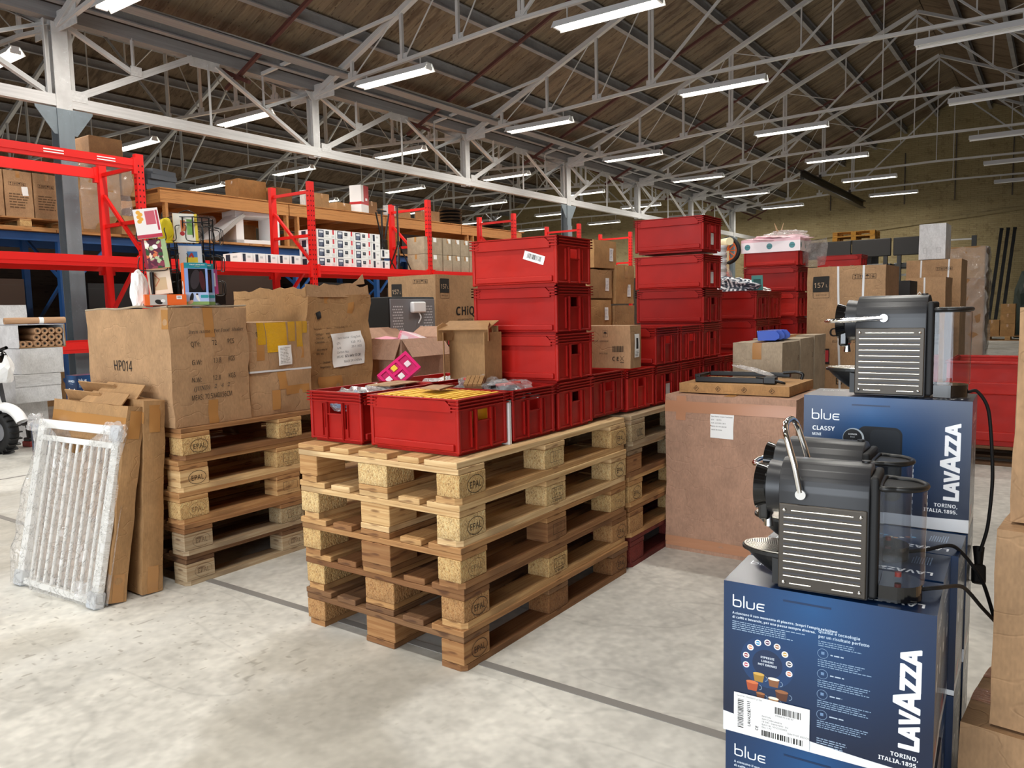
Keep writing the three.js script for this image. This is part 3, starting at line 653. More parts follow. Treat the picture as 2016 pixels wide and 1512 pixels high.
// ---------------------------------------------------------------- blue coffee machine boxes, 0.19 deep (x) x 0.325 x 0.39 (z)
const LD = 0.19, LH = 0.325, LW = 0.39;
function blueLogo(k, a, b, s, col = '#f4f6f8') {         // rounded line lettering, s = height of the small letters
  const { x, S } = k; x.strokeStyle = col; x.lineWidth = s * 0.2 * S; x.lineCap = 'round'; x.lineJoin = 'round';
  const P = (f) => { x.beginPath(); f(); x.stroke(); }, X = (q) => (a + q * s) * S, Y = (q) => (b + q * s) * S, r = 0.32 * s * S;
  P(() => { x.moveTo(X(0), Y(-0.75)); x.lineTo(X(0), Y(0.9)); x.moveTo(X(0), Y(0.5)); x.roundRect(X(0), Y(0), 1.15 * s * S, 1 * s * S, r); });
  P(() => { x.moveTo(X(1.6), Y(-0.75)); x.lineTo(X(1.6), Y(1)); });
  P(() => { x.moveTo(X(2.05), Y(0)); x.lineTo(X(2.05), Y(0.65)); x.arcTo(X(2.05), Y(1), X(2.5), Y(1), r); x.lineTo(X(2.8), Y(1)); x.arcTo(X(3.15), Y(1), X(3.15), Y(0.6), r); x.lineTo(X(3.15), Y(0)); });
  P(() => { x.moveTo(X(4.6), Y(0)); x.lineTo(X(4.0), Y(0)); x.arcTo(X(3.6), Y(0), X(3.6), Y(0.5), r); x.arcTo(X(3.6), Y(1), X(4.0), Y(1), r); x.lineTo(X(4.6), Y(1)); x.moveTo(X(3.65), Y(0.5)); x.lineTo(X(4.5), Y(0.5)); });
}
function brandV(k, a, b, len, size, col = '#f3f4f6') {   // heavy block lettering running up the box, first letter at the bottom
  const { x, S } = k; x.save(); x.translate(a * S, b * S); x.rotate(-Math.PI / 2);
  const L = ['L', 'A', 'V', 'A', 'Z', 'Z', 'A'], wd = [0.11, 0.14, 0.13, 0.2, 0.13, 0.13, 0.15]; let p = 0;
  L.forEach((c, i) => { x.save(); x.translate((p + wd[i] / 2) * len * S, 0); const big = i === 3 ? 1.3 : 1; x.font = `bold ${size * S * big}px sans-serif`; x.textAlign = 'center'; x.textBaseline = 'alphabetic'; x.fillStyle = col; x.strokeStyle = col; x.lineWidth = size * 0.07 * S; const mw = x.measureText(c).width; x.scale((wd[i] * 1.02 * len * S) / mw, 1); x.fillText(c, 0, 0); x.strokeText(c, 0, 0); x.restore(); p += wd[i]; });
  x.restore();
}
function navyBg(k, cx = 0.42, cy = 0.12) {
  const { x, w, h } = k, g = x.createRadialGradient(w * cx, h * cy, 0, w * cx, h * cy, w * 0.75);
  g.addColorStop(0, '#0c4f86'); g.addColorStop(0.35, '#0b3a68'); g.addColorStop(1, '#0b1c38');
  x.fillStyle = g; x.fillRect(0, 0, w, h);
}
const torino = (k, a, b, s) => { k.t('TORINO,', a, b, s, { al: 'right', bold: true, col: '#f2f2f2' }); k.t('ITALIA.1895.', a, b + s * 1.15, s, { al: 'right', bold: true, col: '#f2f2f2' }); };
const wave = (k, l, r, col = '#eceef0') => { const { x, w, h, S } = k; x.fillStyle = col; x.beginPath(); x.moveTo(0, l * S); x.quadraticCurveTo(w * 0.5, (l + r) / 2 * S + h * 0.035, w, r * S); x.lineTo(w, h); x.lineTo(0, h); x.fill(); };
const lavBack = canvasTex(LW, LH, 2900, (k) => {
  navyBg(k, 0.45, 0.08); const { x, S } = k;
  blueLogo(k, 0.02, 0.038, 0.0135);
  k.t('A ciascuno il suo momento di piacere. Scopri l’ampia selezione', 0.018, 0.066, 0.0068, { bold: true, col: '#dfe6ee' });
  k.t('di caffè e bevande, per una pausa sempre diversa.', 0.018, 0.075, 0.0068, { bold: true, col: '#dfe6ee' });
  k.small(0.018, 0.083, 0.148, 5, 0.0042, '#9db2c9', 4);
  // capsule arch and cups
  const cx = 0.09, cy = 0.158;
  x.fillStyle = '#123a68'; x.beginPath(); x.arc(cx * S, cy * S, 0.054 * S, 0, 7); x.fill(); x.fillStyle = '#10294d'; x.beginPath(); x.arc(cx * S, (cy + 0.004) * S, 0.03 * S, 0, 7); x.fill();
  const cc = ['#c0455f', '#8d2a3c', '#d98a63', '#2d93c7', '#5c2b52', '#a06a48', '#c9a24a', '#39323a', '#d9784f'];
  for (let i = 0; i < 9; i++) { const A = Math.PI * (0.93 + i * 0.1425), X = (cx + Math.cos(A) * 0.044) * S, Y = (cy + 0.004 + Math.sin(A) * 0.046) * S; x.fillStyle = '#f2efec'; x.beginPath(); x.arc(X, Y, 0.0066 * S, 0, 7); x.fill(); x.fillStyle = cc[i]; x.beginPath(); x.arc(X, Y, 0.0042 * S, 0, 7); x.fill(); x.fillStyle = '#f2efec'; x.fillRect(X - 0.0035 * S, Y - 0.0012 * S, 0.007 * S, 0.0022 * S); }
  ['ESPRESSI', 'LUNGHI', 'HOT DRINKS'].forEach((s, i) => k.t(s, cx, 0.149 + i * 0.0078, 0.0064, { al: 'center', bold: true, col: '#e8edf2' }));
  const cup = (a, b, s, c1, c2) => { x.fillStyle = c1; x.beginPath(); x.moveTo((a - s) * S, (b - s * .7) * S); x.lineTo((a + s) * S, (b - s * .7) * S); x.lineTo((a + s * .72) * S, (b + s * .8) * S); x.lineTo((a - s * .72) * S, (b + s * .8) * S); x.fill(); x.fillStyle = c2; x.beginPath(); x.ellipse(a * S, (b - s * .65) * S, s * S, s * .28 * S, 0, 0, 7); x.fill(); x.strokeStyle = '#8fa3b8'; x.lineWidth = 0.0012 * S; x.beginPath(); x.arc((a + s * 1.1) * S, b * S, s * .42 * S, -1.4, 1.5); x.stroke(); };
  cup(0.073, 0.194, 0.0115, '#a98130', '#d6ac58'); cup(0.103, 0.198, 0.0115, '#8a5a3a', '#efe6da'); cup(0.06, 0.215, 0.0125, '#b2502c', '#d87848'); cup(0.119, 0.222, 0.013, '#5b3321', '#9a6440'); cup(0.077, 0.233, 0.009, '#6a3b22', '#a86d43'); cup(0.103, 0.238, 0.0105, '#b58a5e', '#f2ead8');
  k.t('Qualità e tecnologia', 0.187, 0.071, 0.0078, { bold: true, col: '#c9d6e4' }); k.t('per un risultato perfetto', 0.187, 0.081, 0.0078, { bold: true, col: '#c9d6e4' });
  k.small(0.187, 0.09, 0.08, 3, 0.0042, '#8ea6c0', 7);
  for (let i = 0; i < 4; i++) { const y = 0.115 + i * 0.042; x.strokeStyle = '#90a8c4'; x.lineWidth = 0.0008 * S; x.beginPath(); x.arc(0.196 * S, y * S, 0.0095 * S, 0, 7); x.stroke(); k.rect(0.193, y - 0.004, 0.006, 0.006, '#6d8bb0'); k.small(0.21, y - 0.001, 0.03, 1, 0.006, '#b9c8d8', i + 20); k.small(0.187, y + 0.0125, 0.098, 4, 0.0042, '#8ea6c0', i + 9); }
  k.small(0.187, 0.29, 0.06, 5, 0.0046, '#9db2c9', 33);
  brandV(k, 0.366, 0.27, 0.2, 0.046);
  torino(k, 0.367, 0.283, 0.0115);
  wave(k, 0.283, 0.313);
});
const lavFront = canvasTex(LW, LH, 2400, (k) => {
  navyBg(k, 0.42, 0.12); const { x, S } = k;
  blueLogo(k, 0.022, 0.048, 0.0145);
  k.t('CLASSY', 0.022, 0.087, 0.0165, { bold: true, col: '#f2f4f6' }); k.t('MINI', 0.022, 0.104, 0.0095, { bold: true, col: '#e2e8ee' });
  // printed picture of the machine
  x.fillStyle = '#17191d'; x.beginPath(); x.roundRect(0.135 * S, 0.075 * S, 0.105 * S, 0.19 * S, 0.02 * S); x.fill();
  x.fillStyle = '#22262c'; x.beginPath(); x.roundRect(0.165 * S, 0.082 * S, 0.07 * S, 0.17 * S, 0.015 * S); x.fill();
  x.fillStyle = '#0e1013'; x.beginPath(); x.roundRect(0.1 * S, 0.2 * S, 0.09 * S, 0.07 * S, 0.008 * S); x.fill();
  x.fillStyle = '#aab3ba'; x.beginPath(); x.arc(0.125 * S, 0.108 * S, 0.026 * S, 0, 7); x.fill(); x.fillStyle = '#121316'; x.beginPath(); x.arc(0.123 * S, 0.108 * S, 0.023 * S, 0, 7); x.fill();
  k.t('LAVAZZA', 0.123, 0.098, 0.0052, { al: 'center', bold: true, col: '#e9edf0' }); k.t('blue', 0.123, 0.105, 0.0055, { al: 'center', col: '#cfd6dc' });
  x.strokeStyle = '#dfe4e8'; x.lineWidth = 0.001 * S; x.beginPath(); x.arc(0.123 * S, 0.116 * S, 0.0025 * S, 0, 7); x.stroke();
  brandV(k, 0.366, 0.25, 0.195, 0.043);
  torino(k, 0.366, 0.262, 0.0125);
  wave(k, 0.288, 0.292);
});
const lavSide = canvasTex(LD, LH, 1500, (k) => { navyBg(k, 0.5, 0.05); const { x, S } = k; k.t('LAVAZZA', 0.095, 0.05, 0.026, { al: 'center', bold: true, col: '#f0f2f4' }); k.small(0.06, 0.072, 0.07, 1, 0.006, '#e0e6ec', 3); for (const a of [0.05, 0.14]) { x.fillStyle = '#eef0f2'; x.beginPath(); x.ellipse(a * S, 0.14 * S, 0.017 * S, 0.028 * S, 0, 0, 7); x.fill(); x.fillStyle = '#17191c'; x.beginPath(); x.roundRect((a - 0.008) * S, 0.12 * S, 0.016 * S, 0.026 * S, 0.003 * S); x.fill(); } k.small(0.02, 0.19, 0.15, 14, 0.005, '#7f98b4', 6); k.rect(0.03, 0.27, 0.06, 0.03, '#a83a2c'); wave(k, 0.3, 0.29); });
const lavTop = canvasTex(LD, LW, 1500, (k) => { navyBg(k, 0.5, 0.5); const { x, S } = k; x.save(); x.translate(0.16 * S, 0.02 * S); x.rotate(Math.PI / 2); const kk = { ...k }; blueLogo(kk, 0.0, 0.015, 0.0125, '#c9d3dc'); x.restore(); x.save(); x.translate(0.03 * S, 0.37 * S); x.rotate(-Math.PI / 2); x.font = `bold ${0.03 * S}px sans-serif`; x.fillStyle = '#eef1f4'; x.fillText('LAVAZZA', 0, 0.02 * S); x.restore(); for (let i = 0; i < 9; i++) { x.fillStyle = ['#d8a06a', '#e9e2da', '#b05a3a', '#58a0c8', '#e5d3a4'][i % 5]; x.beginPath(); x.arc((0.1 + 0.012 * Math.sin(i)) * S, (0.19 + i * 0.012) * S, 0.006 * S, 0, 7); x.fill(); } k.small(0.1, 0.32, 0.06, 8, 0.005, '#8ea6c0', 8); });
const lm = (t) => new THREE.MeshPhysicalMaterial({ map: t, roughness: 0.3, clearcoat: 0.35, clearcoatRoughness: 0.15 });
const LM = { back: lm(lavBack), front: lm(lavFront), side: lm(lavSide), top: lm(lavTop) };
const lavGeo = new THREE.BoxGeometry(LD - 0.002, LH - 0.002, LW - 0.002);
lavGeo.translate(0, LH / 2, 0);
const stickerTex = canvasTex(0.15, 0.085, 2600, (k) => { k.rect(0, 0, 0.15, 0.085, '#f4f4f3'); k.t('Serial Nr. C0500007123789', 0.006, 0.006, 0.0042, {}); k.codeV(0.008, 0.013, 0.012, 0.062, 5); k.codeV(0.072, 0.0, 0.0, 0.0, 5); k.code(0.083, 0.012, 0.05, 0.014, 7); k.t('8 000070 018197', 0.084, 0.03, 0.0046, {}); k.t('LAVAZZA', 0.031, 0.068, 0.0085, { rot: -Q, bold: true }); k.t('CE', 0.047, 0.072, 0.0085, { rot: -Q, bold: true }); k.small(0.027, 0.014, 0.008, 6, 0.004, '#555', 3); ['EanCode', 'Item Code Lavazza', 'LB 300 - Classy Mini - EU', 'Batch Nr. 50122320003', 'Qta. 1 PZ'].forEach((s, i) => k.t(s, 0.057, 0.038 + i * 0.0058, 0.0048, {})); k.t('Date Prod. 2023/23', 0.108, 0.061, 0.0048, {}); k.code(0.057, 0.068, 0.08, 0.012, 11); });
function blueBox(lab, [x, y, z], yaw, face, group, sticker) {
  const t = thing('coffee_machine_box', lab, 'box', [x, y, z], yaw, group);
  const b = mesh('body', lavGeo, [LM.side, face === 'x' ? LM.back : LM[face], LM.top, LM.side, LM.side, LM.side], t);
  mesh('top_flap', bx(LD - 0.012, 0.0012, LW - 0.01, 0, LH + 0.0002, 0), LM.top.clone(), t).visible = false;
  t.remove(t.children[1]);
  mesh('tuck_slot', bx(0.0012, 0.004, 0.09, -LD / 2 + 0.001, LH - 0.022, -0.03), M.navy, t);
  if (sticker) mesh('barcode_label', new THREE.PlaneGeometry(0.15, 0.085), new THREE.MeshPhysicalMaterial({ map: stickerTex, roughness: 0.5 }), t, [-LD / 2 - 0.0012, LH - 0.235 - 0.0425, -LW / 2 + 0.024 + 0.075], [0, -Q, -0.0]);
  return t;
}
const bg = 'blue coffee machine boxes in the foreground stacks';
const zA = -0.36;
blueBox('blue coffee machine box with barcode sticker, upper box of the nearest stack', [1.615, LH, zA], 0.055, 'back', bg, true);
blueBox('blue coffee machine box at the bottom of the nearest stack', [1.62, 0, zA + 0.004], 0.05, 'back', bg);
blueBox('blue coffee machine box, upper box of the second stack', [1.82, LH, zA - 0.01], 0.03, 'back', bg);
blueBox('blue coffee machine box, lower box of the second stack', [1.82, 0, zA - 0.01], 0.03, 'back', bg);
blueBox('blue coffee machine box, upper box of the third stack', [2.017, LH, zA], 0.01, 'back', bg);
blueBox('blue coffee machine box, lower box of the third stack', [2.017, 0, zA], 0.01, 'back', bg);
blueBox('blue coffee machine box picturing a black machine, topmost of the tallest stack', [2.215, LH * 2, zA], 0.025, 'front', bg);
blueBox('blue coffee machine box, middle of the tallest stack', [2.215, LH, zA], 0.02, 'front', bg);
blueBox('blue coffee machine box, lowest of the tallest stack', [2.215, 0, zA], 0.02, 'front', bg);

// ---------------------------------------------------------------- espresso machines; front (cup side) towards local -z, the ribbed flank towards local -x
const shellM = mat('#1d1e22', 0.38, { clearcoat: 0.2, clearcoatRoughness: 0.4 }), panelM = mat('#4a443d', 0.42, { metalness: 0.55 }), ribM = mat('#d8d2c6', 0.2, { metalness: 1 });
function espresso(lab, [x, y, z], yaw, up, cordPts, plug) {
  const t = thing('espresso_machine', lab, 'coffee machine', [x, y, z], yaw, 'black espresso machines');
  const w = 0.057, arcY = 0.197;
  const prof = [[-w, 0.006]]; for (let i = 0; i <= 48; i++) { const a = Math.PI - Math.PI * i / 48; prof.push([Math.cos(a) * w, arcY + Math.sin(a) * w]); } prof.push([w, 0.006]);
  const sh = toCreasedNormals(extr(poly(prof), 0.158, 0.003), 0.5); sh.translate(0, 0, -0.078);
  mesh('body_shell', sh, shellM, t);
  for (const s of [-1, 1]) {
    const p = mesh('side_panel', rbx(0.006, 0.17, 0.16, 0.0028, s * (w + 0.0045), 0.09, 0), panelM, t);
    for (let i = 0; i < 11; i++) {
      const yy = 0.162 - i * 0.0147;
      const seg = i === 10 ? [[-0.058, -0.018], [0.02, 0.058]] : i === 0 ? [[-0.056, 0.056]] : [[-0.07, 0.07]];
      for (const [a, b] of seg) mesh('rib', cyl(0.0016, 0.0016, b - a, s * (w + 0.0072), yy, (a + b) / 2, 8, Q), ribM, p);
      if (i > 0 && i < 10) mesh('groove', bx(0.0008, 0.0032, 0.14, s * (w + 0.0077), yy + 0.0062, 0), M.greyDark, p);
    }
    for (const [yy, zz] of [[0.163, -0.069], [0.163, 0.069], [0.017, -0.069], [0.017, 0.069]]) mesh('screw', place(flat(new THREE.SphereGeometry(0.0042, 10, 8)), s * (w + 0.0075), yy, zz), M.chrome, p);
  }
  mesh('back_plate', rbx(0.112, 0.235, 0.016, 0.006, 0, 0.122, 0.09), M.blackMatte, t);
  mesh('on_button', cyl(0.008, 0.008, 0.006, 0.0, 0.257, 0.07, 14), M.black, t);
  mesh('brew_head', merge([cyl(0.05, 0.054, 0.028, 0, 0.194, -0.094, 28, Q)]), shellM, t);
  mesh('nose', merge([cyl(0.038, 0.047, 0.028, 0, 0.192, -0.12, 28, Q), rbx(0.05, 0.06, 0.024, 0.008, 0, 0.155, -0.118)]), M.blackGloss, t);
  mesh('spout', cyl(0.007, 0.01, 0.02, 0, 0.12, -0.112, 12), M.chrome, t);
  // drip tray: half round, tapering down to the base
  const tray = new THREE.SphereGeometry(1, 24, 12, Math.PI, Math.PI, Math.PI / 2, Math.PI / 2); tray.rotateY(0);
  const tg = flat(tray); tg.applyMatrix4(new THREE.Matrix4().makeScale(0.054, 0.062, 0.085)); tg.rotateY(Math.PI); tg.translate(0, 0.066, -0.078);
  const p = tg.attributes.position; for (let i = 0; i < p.count; i++) { if (p.getZ(i) > -0.077) p.setZ(i, -0.156 - p.getZ(i)); const yn = Math.min(0.999, (0.066 - p.getY(i)) / 0.062), q = (0.35 * Math.sqrt(1 - yn * yn) + 0.65 * (1 - yn)) / Math.sqrt(1 - yn * yn); p.setX(i, p.getX(i) * (0.4 + 0.6 * q)); p.setZ(i, -0.078 + (p.getZ(i) + 0.078) * q); }
  tg.computeVertexNormals();
  const rim = extr(poly([...Array(21)].map((_, i) => { const a = Math.PI * i / 20; return [Math.cos(a) * 0.055, Math.sin(a) * 0.086]; })), 0.006); rim.rotateX(-Q); rim.translate(0, 0.061, -0.078);
  const tr = mesh('drip_tray', [metric(tg), metric(rim), metric(bx(0.1, 0.058, 0.02, 0, 0.035, -0.084))], M.black, t);
  const bars = [];
  for (let i = 0; i < 19; i++) { const zz = 0.004 + i * 0.0042, half = 0.048 * Math.sqrt(Math.max(0, 1 - (zz / 0.08) ** 2)); for (const s of [-1, 1]) if (half > 0.008) bars.push(bx(half - 0.003, 0.0022, 0.003, s * (half / 2 + 0.001), 0.0692, -0.078 - zz, 0, s * 0.25, 0)); }
  bars.push(bx(0.003, 0.0022, 0.08, 0, 0.0692, -0.118));
  for (let i = 0; i < 16; i++) { const a0 = Math.PI * i / 16, a1 = Math.PI * (i + 1) / 16; bars.push(barG([Math.cos(a0) * 0.05, 0.0692, -0.078 - Math.sin(a0) * 0.081], [Math.cos(a1) * 0.05, 0.0692, -0.078 - Math.sin(a1) * 0.081], 0.003, 0.0022)); }
  mesh('drip_grid', bars, mat('#d9d4c8', 0.25, { metalness: 1 }), tr);
  // lever
  const hp = up ? [[-0.066, 0.2, -0.04], [-0.067, 0.25, -0.05], [-0.06, 0.31, -0.068], [-0.03, 0.33, -0.074], [0.03, 0.33, -0.074], [0.06, 0.31, -0.068], [0.067, 0.25, -0.05], [0.066, 0.2, -0.04]] : [[-0.066, 0.2, -0.015], [-0.068, 0.197, -0.07], [-0.062, 0.194, -0.135], [-0.03, 0.192, -0.158], [0.03, 0.192, -0.158], [0.062, 0.194, -0.135], [0.068, 0.197, -0.07], [0.066, 0.2, -0.015]];
  const h = mesh('lever', tube(hp, 0.0062, 64, 10), M.chrome, t);
  for (const s of [-1, 1]) mesh('pivot', cyl(0.0098, 0.0098, 0.009, s * 0.0655, up ? 0.196 : 0.2, up ? -0.039 : -0.013, 20, 0, 0, Q), M.chrome, h);
  // water tank
  const dshape = (r, zc) => [...Array(25)].map((_, i) => { const a = Math.PI * i / 24; return [Math.cos(a) * r, zc + Math.sin(a) * r]; }).concat([[-r, zc - 0.026], [r, zc - 0.026]]);
  const loop = [...dshape(0.05, 0), [0.05, -0.026]].map(([a, b]) => [a, b]); loop.splice(loop.length - 1, 1);
  const wp = [], ring = loop; ring.forEach((q, i) => { const n = ring[(i + 1) % ring.length]; wp.push(q[0], 0.034, q[1], q[0], 0.212, q[1], n[0], 0.034, n[1], n[0], 0.034, n[1], q[0], 0.212, q[1], n[0], 0.212, n[1]); });
  let wg = new THREE.BufferGeometry(); wg.setAttribute('position', new THREE.BufferAttribute(new Float32Array(wp), 3)); wg.computeVertexNormals(); wg = toCreasedNormals(wg, 0.6); wg.setAttribute('uv', new THREE.BufferAttribute(new Float32Array(wg.attributes.position.count * 2), 2)); wg.translate(0, 0, 0.126);
  mesh('water_tank', wg, M.clear, t);
  const solid = (r, hgt, yy) => { const g = extr(poly(dshape(r, 0).map(([a, b]) => [a, -b])), hgt); g.rotateX(-Q); g.translate(0, yy, 0.126); return g; };
  mesh('tank_base', solid(0.046, 0.03, 0.002), M.blackGloss, t);
  const lid = mesh('tank_lid', [metric(solid(0.046, 0.006, 0.212)), metric(tube(dshape(0.049, 0).map(([a, b]) => [a, 0.219, 0.126 + b]), 0.0055, 80, 8, true))], M.black, t);
  mesh('valve', cyl(0.006, 0.006, 0.008, 0, 0.043, 0.13, 12), mat('#a02a1c', 0.5), t);
  if (cordPts) { const c = mesh('power_cord', tube(cordPts, 0.0042, 90, 8), M.blackMatte, t); if (plug) { const g = new THREE.Group(); g.name = 'plug'; g.position.set(...plug); g.rotation.set(0.1, 0.3, -0.5); t.add(g); mesh('plug_body', merge([rbx(0.03, 0.05, 0.03, 0.008, 0, 0, 0), cyl(0.014, 0.009, 0.05, -0.0, 0.045, 0, 12)]), M.blackMatte, g); for (const s of [-0.0095, 0.0095]) mesh('pin', cyl(0.0024, 0.0024, 0.02, 0.02, -0.014, s, 8, 0, 0, Q), M.chrome, g); } }
  return t;
}
espresso('black espresso machine with raised chrome lever on the nearest blue box', [1.585, LH * 2 + 0.0005, -0.366], 0.09, true, [[0.02, 0.012, 0.165], [0.05, 0.012, 0.2], [0.2, -0.03, 0.24], [0.38, -0.13, 0.28], [0.5, -0.2, 0.31]]);
espresso('black espresso machine half hidden behind the one with the raised lever', [1.835, LH * 2 + 0.0005, -0.424], 0.02, false, [[0.02, 0.012, 0.165], [0.05, 0.014, 0.2], [0.12, 0.01, 0.25], [0.2, -0.08, 0.3], [0.26, -0.2, 0.33]]);
espresso('black espresso machine with lowered lever on the tallest blue box stack', [2.205, LH * 3 + 0.0005, -0.353], 0.01, false, [[0.01, 0.012, 0.17], [0.03, 0.012, 0.19], [0.045, -0.04, 0.215], [0.05, -0.2, 0.228], [0.05, -0.33, 0.222], [0.045, -0.4, 0.208]], [0.045, -0.46, 0.206]);
// ---------------------------------------------------------------- cartons on and around the pallets
const P2 = 0.7225;
const sheet = (w, h, ppm, draw, rough = 0.75) => new THREE.MeshPhysicalMaterial({ map: canvasTex(w, h, ppm, draw, '#f3f2ef'), roughness: rough, polygonOffset: true, polygonOffsetFactor: -1 });
const ink = (w, h, ppm, draw) => printMat(canvasTex(w, h, ppm, draw), 0.85);
function lump(rx, ry, rz, seed, amp = 0.35, det = 4) {                     // crumpled bag
  let g = new THREE.IcosahedronGeometry(1, det); g = flat(g); const p = g.attributes.position, v = V();
  for (let i = 0; i < p.count; i++) {
    v.fromBufferAttribute(p, i);
    const q = 1 + amp * (vn(v.x * 3 + 40, v.y * 3 + v.z * 2.1 + 40, 999, 999, seed) - 0.5) * 2 + amp * 0.5 * (vn(v.x * 7 + 40, v.z * 7 + v.y * 5 + 40, 999, 999, seed + 5) - 0.5) * 2;
    v.multiplyScalar(q); p.setXYZ(i, v.x * rx, Math.max(-0.6, v.y) * ry, v.z * rz);
  }
  g.computeVertexNormals(); return metric(g);
}
// the big marked carton
{
  const d = [0.4, 0.535, 0.73];
  const c = carton('marked_carton', 'big tan carton marked HP014 on the left pallet stack', 'carton', [2.092, P2, -3.562], d, { mat: M.tan, amp: 0.005, bulge: 0.012, tape: false });
  c.stick('print', 'x-', 0.26, 0.235, 0.2, 0.075, ink(0.2, 0.075, 1500, (k) => k.t('HP014', 0.004, 0.038, 0.068, { sx: 0.82, col: '#1b1613' })));
  c.stick('print', 'z+', 0.04, 0.1, 0.35, 0.37, ink(0.35, 0.37, 1600, (k) => {
    k.t('Item name : Pet Food  Shaker', 0.045, 0.045, 0.021, { style: 'italic', font: 'serif', col: '#3a3632', rot: -0.03 });
    [['QTY:', '72', 'PCS', 0.1], ['G.W:', '13.8', 'KGS', 0.182], ['N.W:', '12.8', 'KGS', 0.262]].forEach(([a, b, e, y]) => { k.t(a, 0.05, y, 0.031, { sx: 0.74 }); k.t(b, 0.155, y - 0.004, 0.031, { sx: 0.74 }); k.t(e, 0.238, y - 0.008, 0.031, { sx: 0.74 }); });
    k.t('(JUND)   2   4   2', 0.055, 0.302, 0.026, { style: 'italic', font: 'serif', col: '#4a443e', rot: -0.04 });
    k.t('MEAS: 70.5X40X56CM', 0.045, 0.343, 0.033, { sx: 0.66, rot: -0.02 });
  }));
  c.stick('tape', 'z+', 0.165, 0.4, 0.05, 0.135, M.tape); c.stick('tape', 'z+', 0.17, 0.0, 0.05, 0.11, M.tape); c.stick('tape', 'x-', 0.68, 0.44, 0.05, 0.085, M.tape);
  c.stick('tape', 'y+', 0.175, 0, 0.05, 0.73, M.tape);
  mesh('torn_edge', [tube([[-0.2, 0.536, -0.36], [-0.195, 0.541, -0.2], [-0.203, 0.537, -0.05], [-0.195, 0.545, 0.1], [-0.201, 0.538, 0.25], [-0.197, 0.541, 0.36]], 0.005, 40, 5), tube([[-0.2, 0.54, 0.362], [-0.1, 0.544, 0.366], [0.05, 0.54, 0.362], [0.2, 0.543, 0.362]], 0.0045, 40, 5)], M.pale, c.t);
}
// two taped cartons
{
  const lo = carton('taped_carton', 'lower of two brown taped cartons beside the marked carton', 'carton', [2.49, P2, -3.42], [0.375, 0.212, 0.42], { mat: M.tan, amp: 0.006, bulge: 0.012 });
  lo.stick('tape', 'z+', 0.2, 0.09, 0.16, 0.045, M.tape); lo.stick('tape', 'z+', 0.12, 0.02, 0.045, 0.1, M.tape);
  const up = carton('taped_carton', 'upper carton patched with yellow tape beside the marked carton', 'carton', [2.492, P2 + 0.222, -3.42], [0.375, 0.238, 0.42], { mat: M.tan, amp: 0.006, bulge: 0.008, tape: false });
  for (const [u, w, h, v] of [[0.055, 0.045, 0.11, 0.128], [0.105, 0.12, 0.15, 0.088], [0.235, 0.045, 0.1, 0.138], [0.29, 0.038, 0.13, 0.108], [0.33, 0.03, 0.06, 0.178]]) up.stick('yellow_tape', 'z+', u, v, w, h, M.tapeYellow, rr(-0.02, 0.02));
  up.stick('yellow_tape', 'y+', 0.06, 0.0, 0.3, 0.06, M.tapeYellow);
  up.stick('tape', 'z+', 0.045, 0.05, 0.045, 0.11, M.tape, 0, 0.0008); up.stick('tape', 'z+', 0.285, 0.05, 0.045, 0.06, M.tape, 0, 0.0008);
  up.stick('label', 'z+', 0.165, 0.02, 0.085, 0.1, sheet(0.085, 0.1, 1500, (k) => { k.small(0.01, 0.012, 0.065, 11, 0.0075, '#9a968e', 4); }), 0.02, 0.002);
  up.stick('print', 'z+', 0.035, 0.16, 0.03, 0.04, ink(0.03, 0.04, 1500, (k) => k.t('1', 0.006, 0.02, 0.035)));
  mesh('strap', bx(0.378, 0.009, 0.424, 0, -0.005, 0), M.strap, up.t);
  for (let i = 0; i < 2; i++) { const p = carton('seed_packet', `small white and green packet, ${i ? 'second' : 'first'} of two on the yellow-taped carton`, 'packet', [2.385 + i * 0.075, P2 + 0.462, -3.52], [0.07, 0.062, 0.05], { mat: M.paper, tape: false, amp: 0.001, bulge: 0.001, yaw: 0.1 }); p.stick('print', 'x-', 0, 0, 0.05, 0.062, mat('#8fc06a', 0.6)); }
}
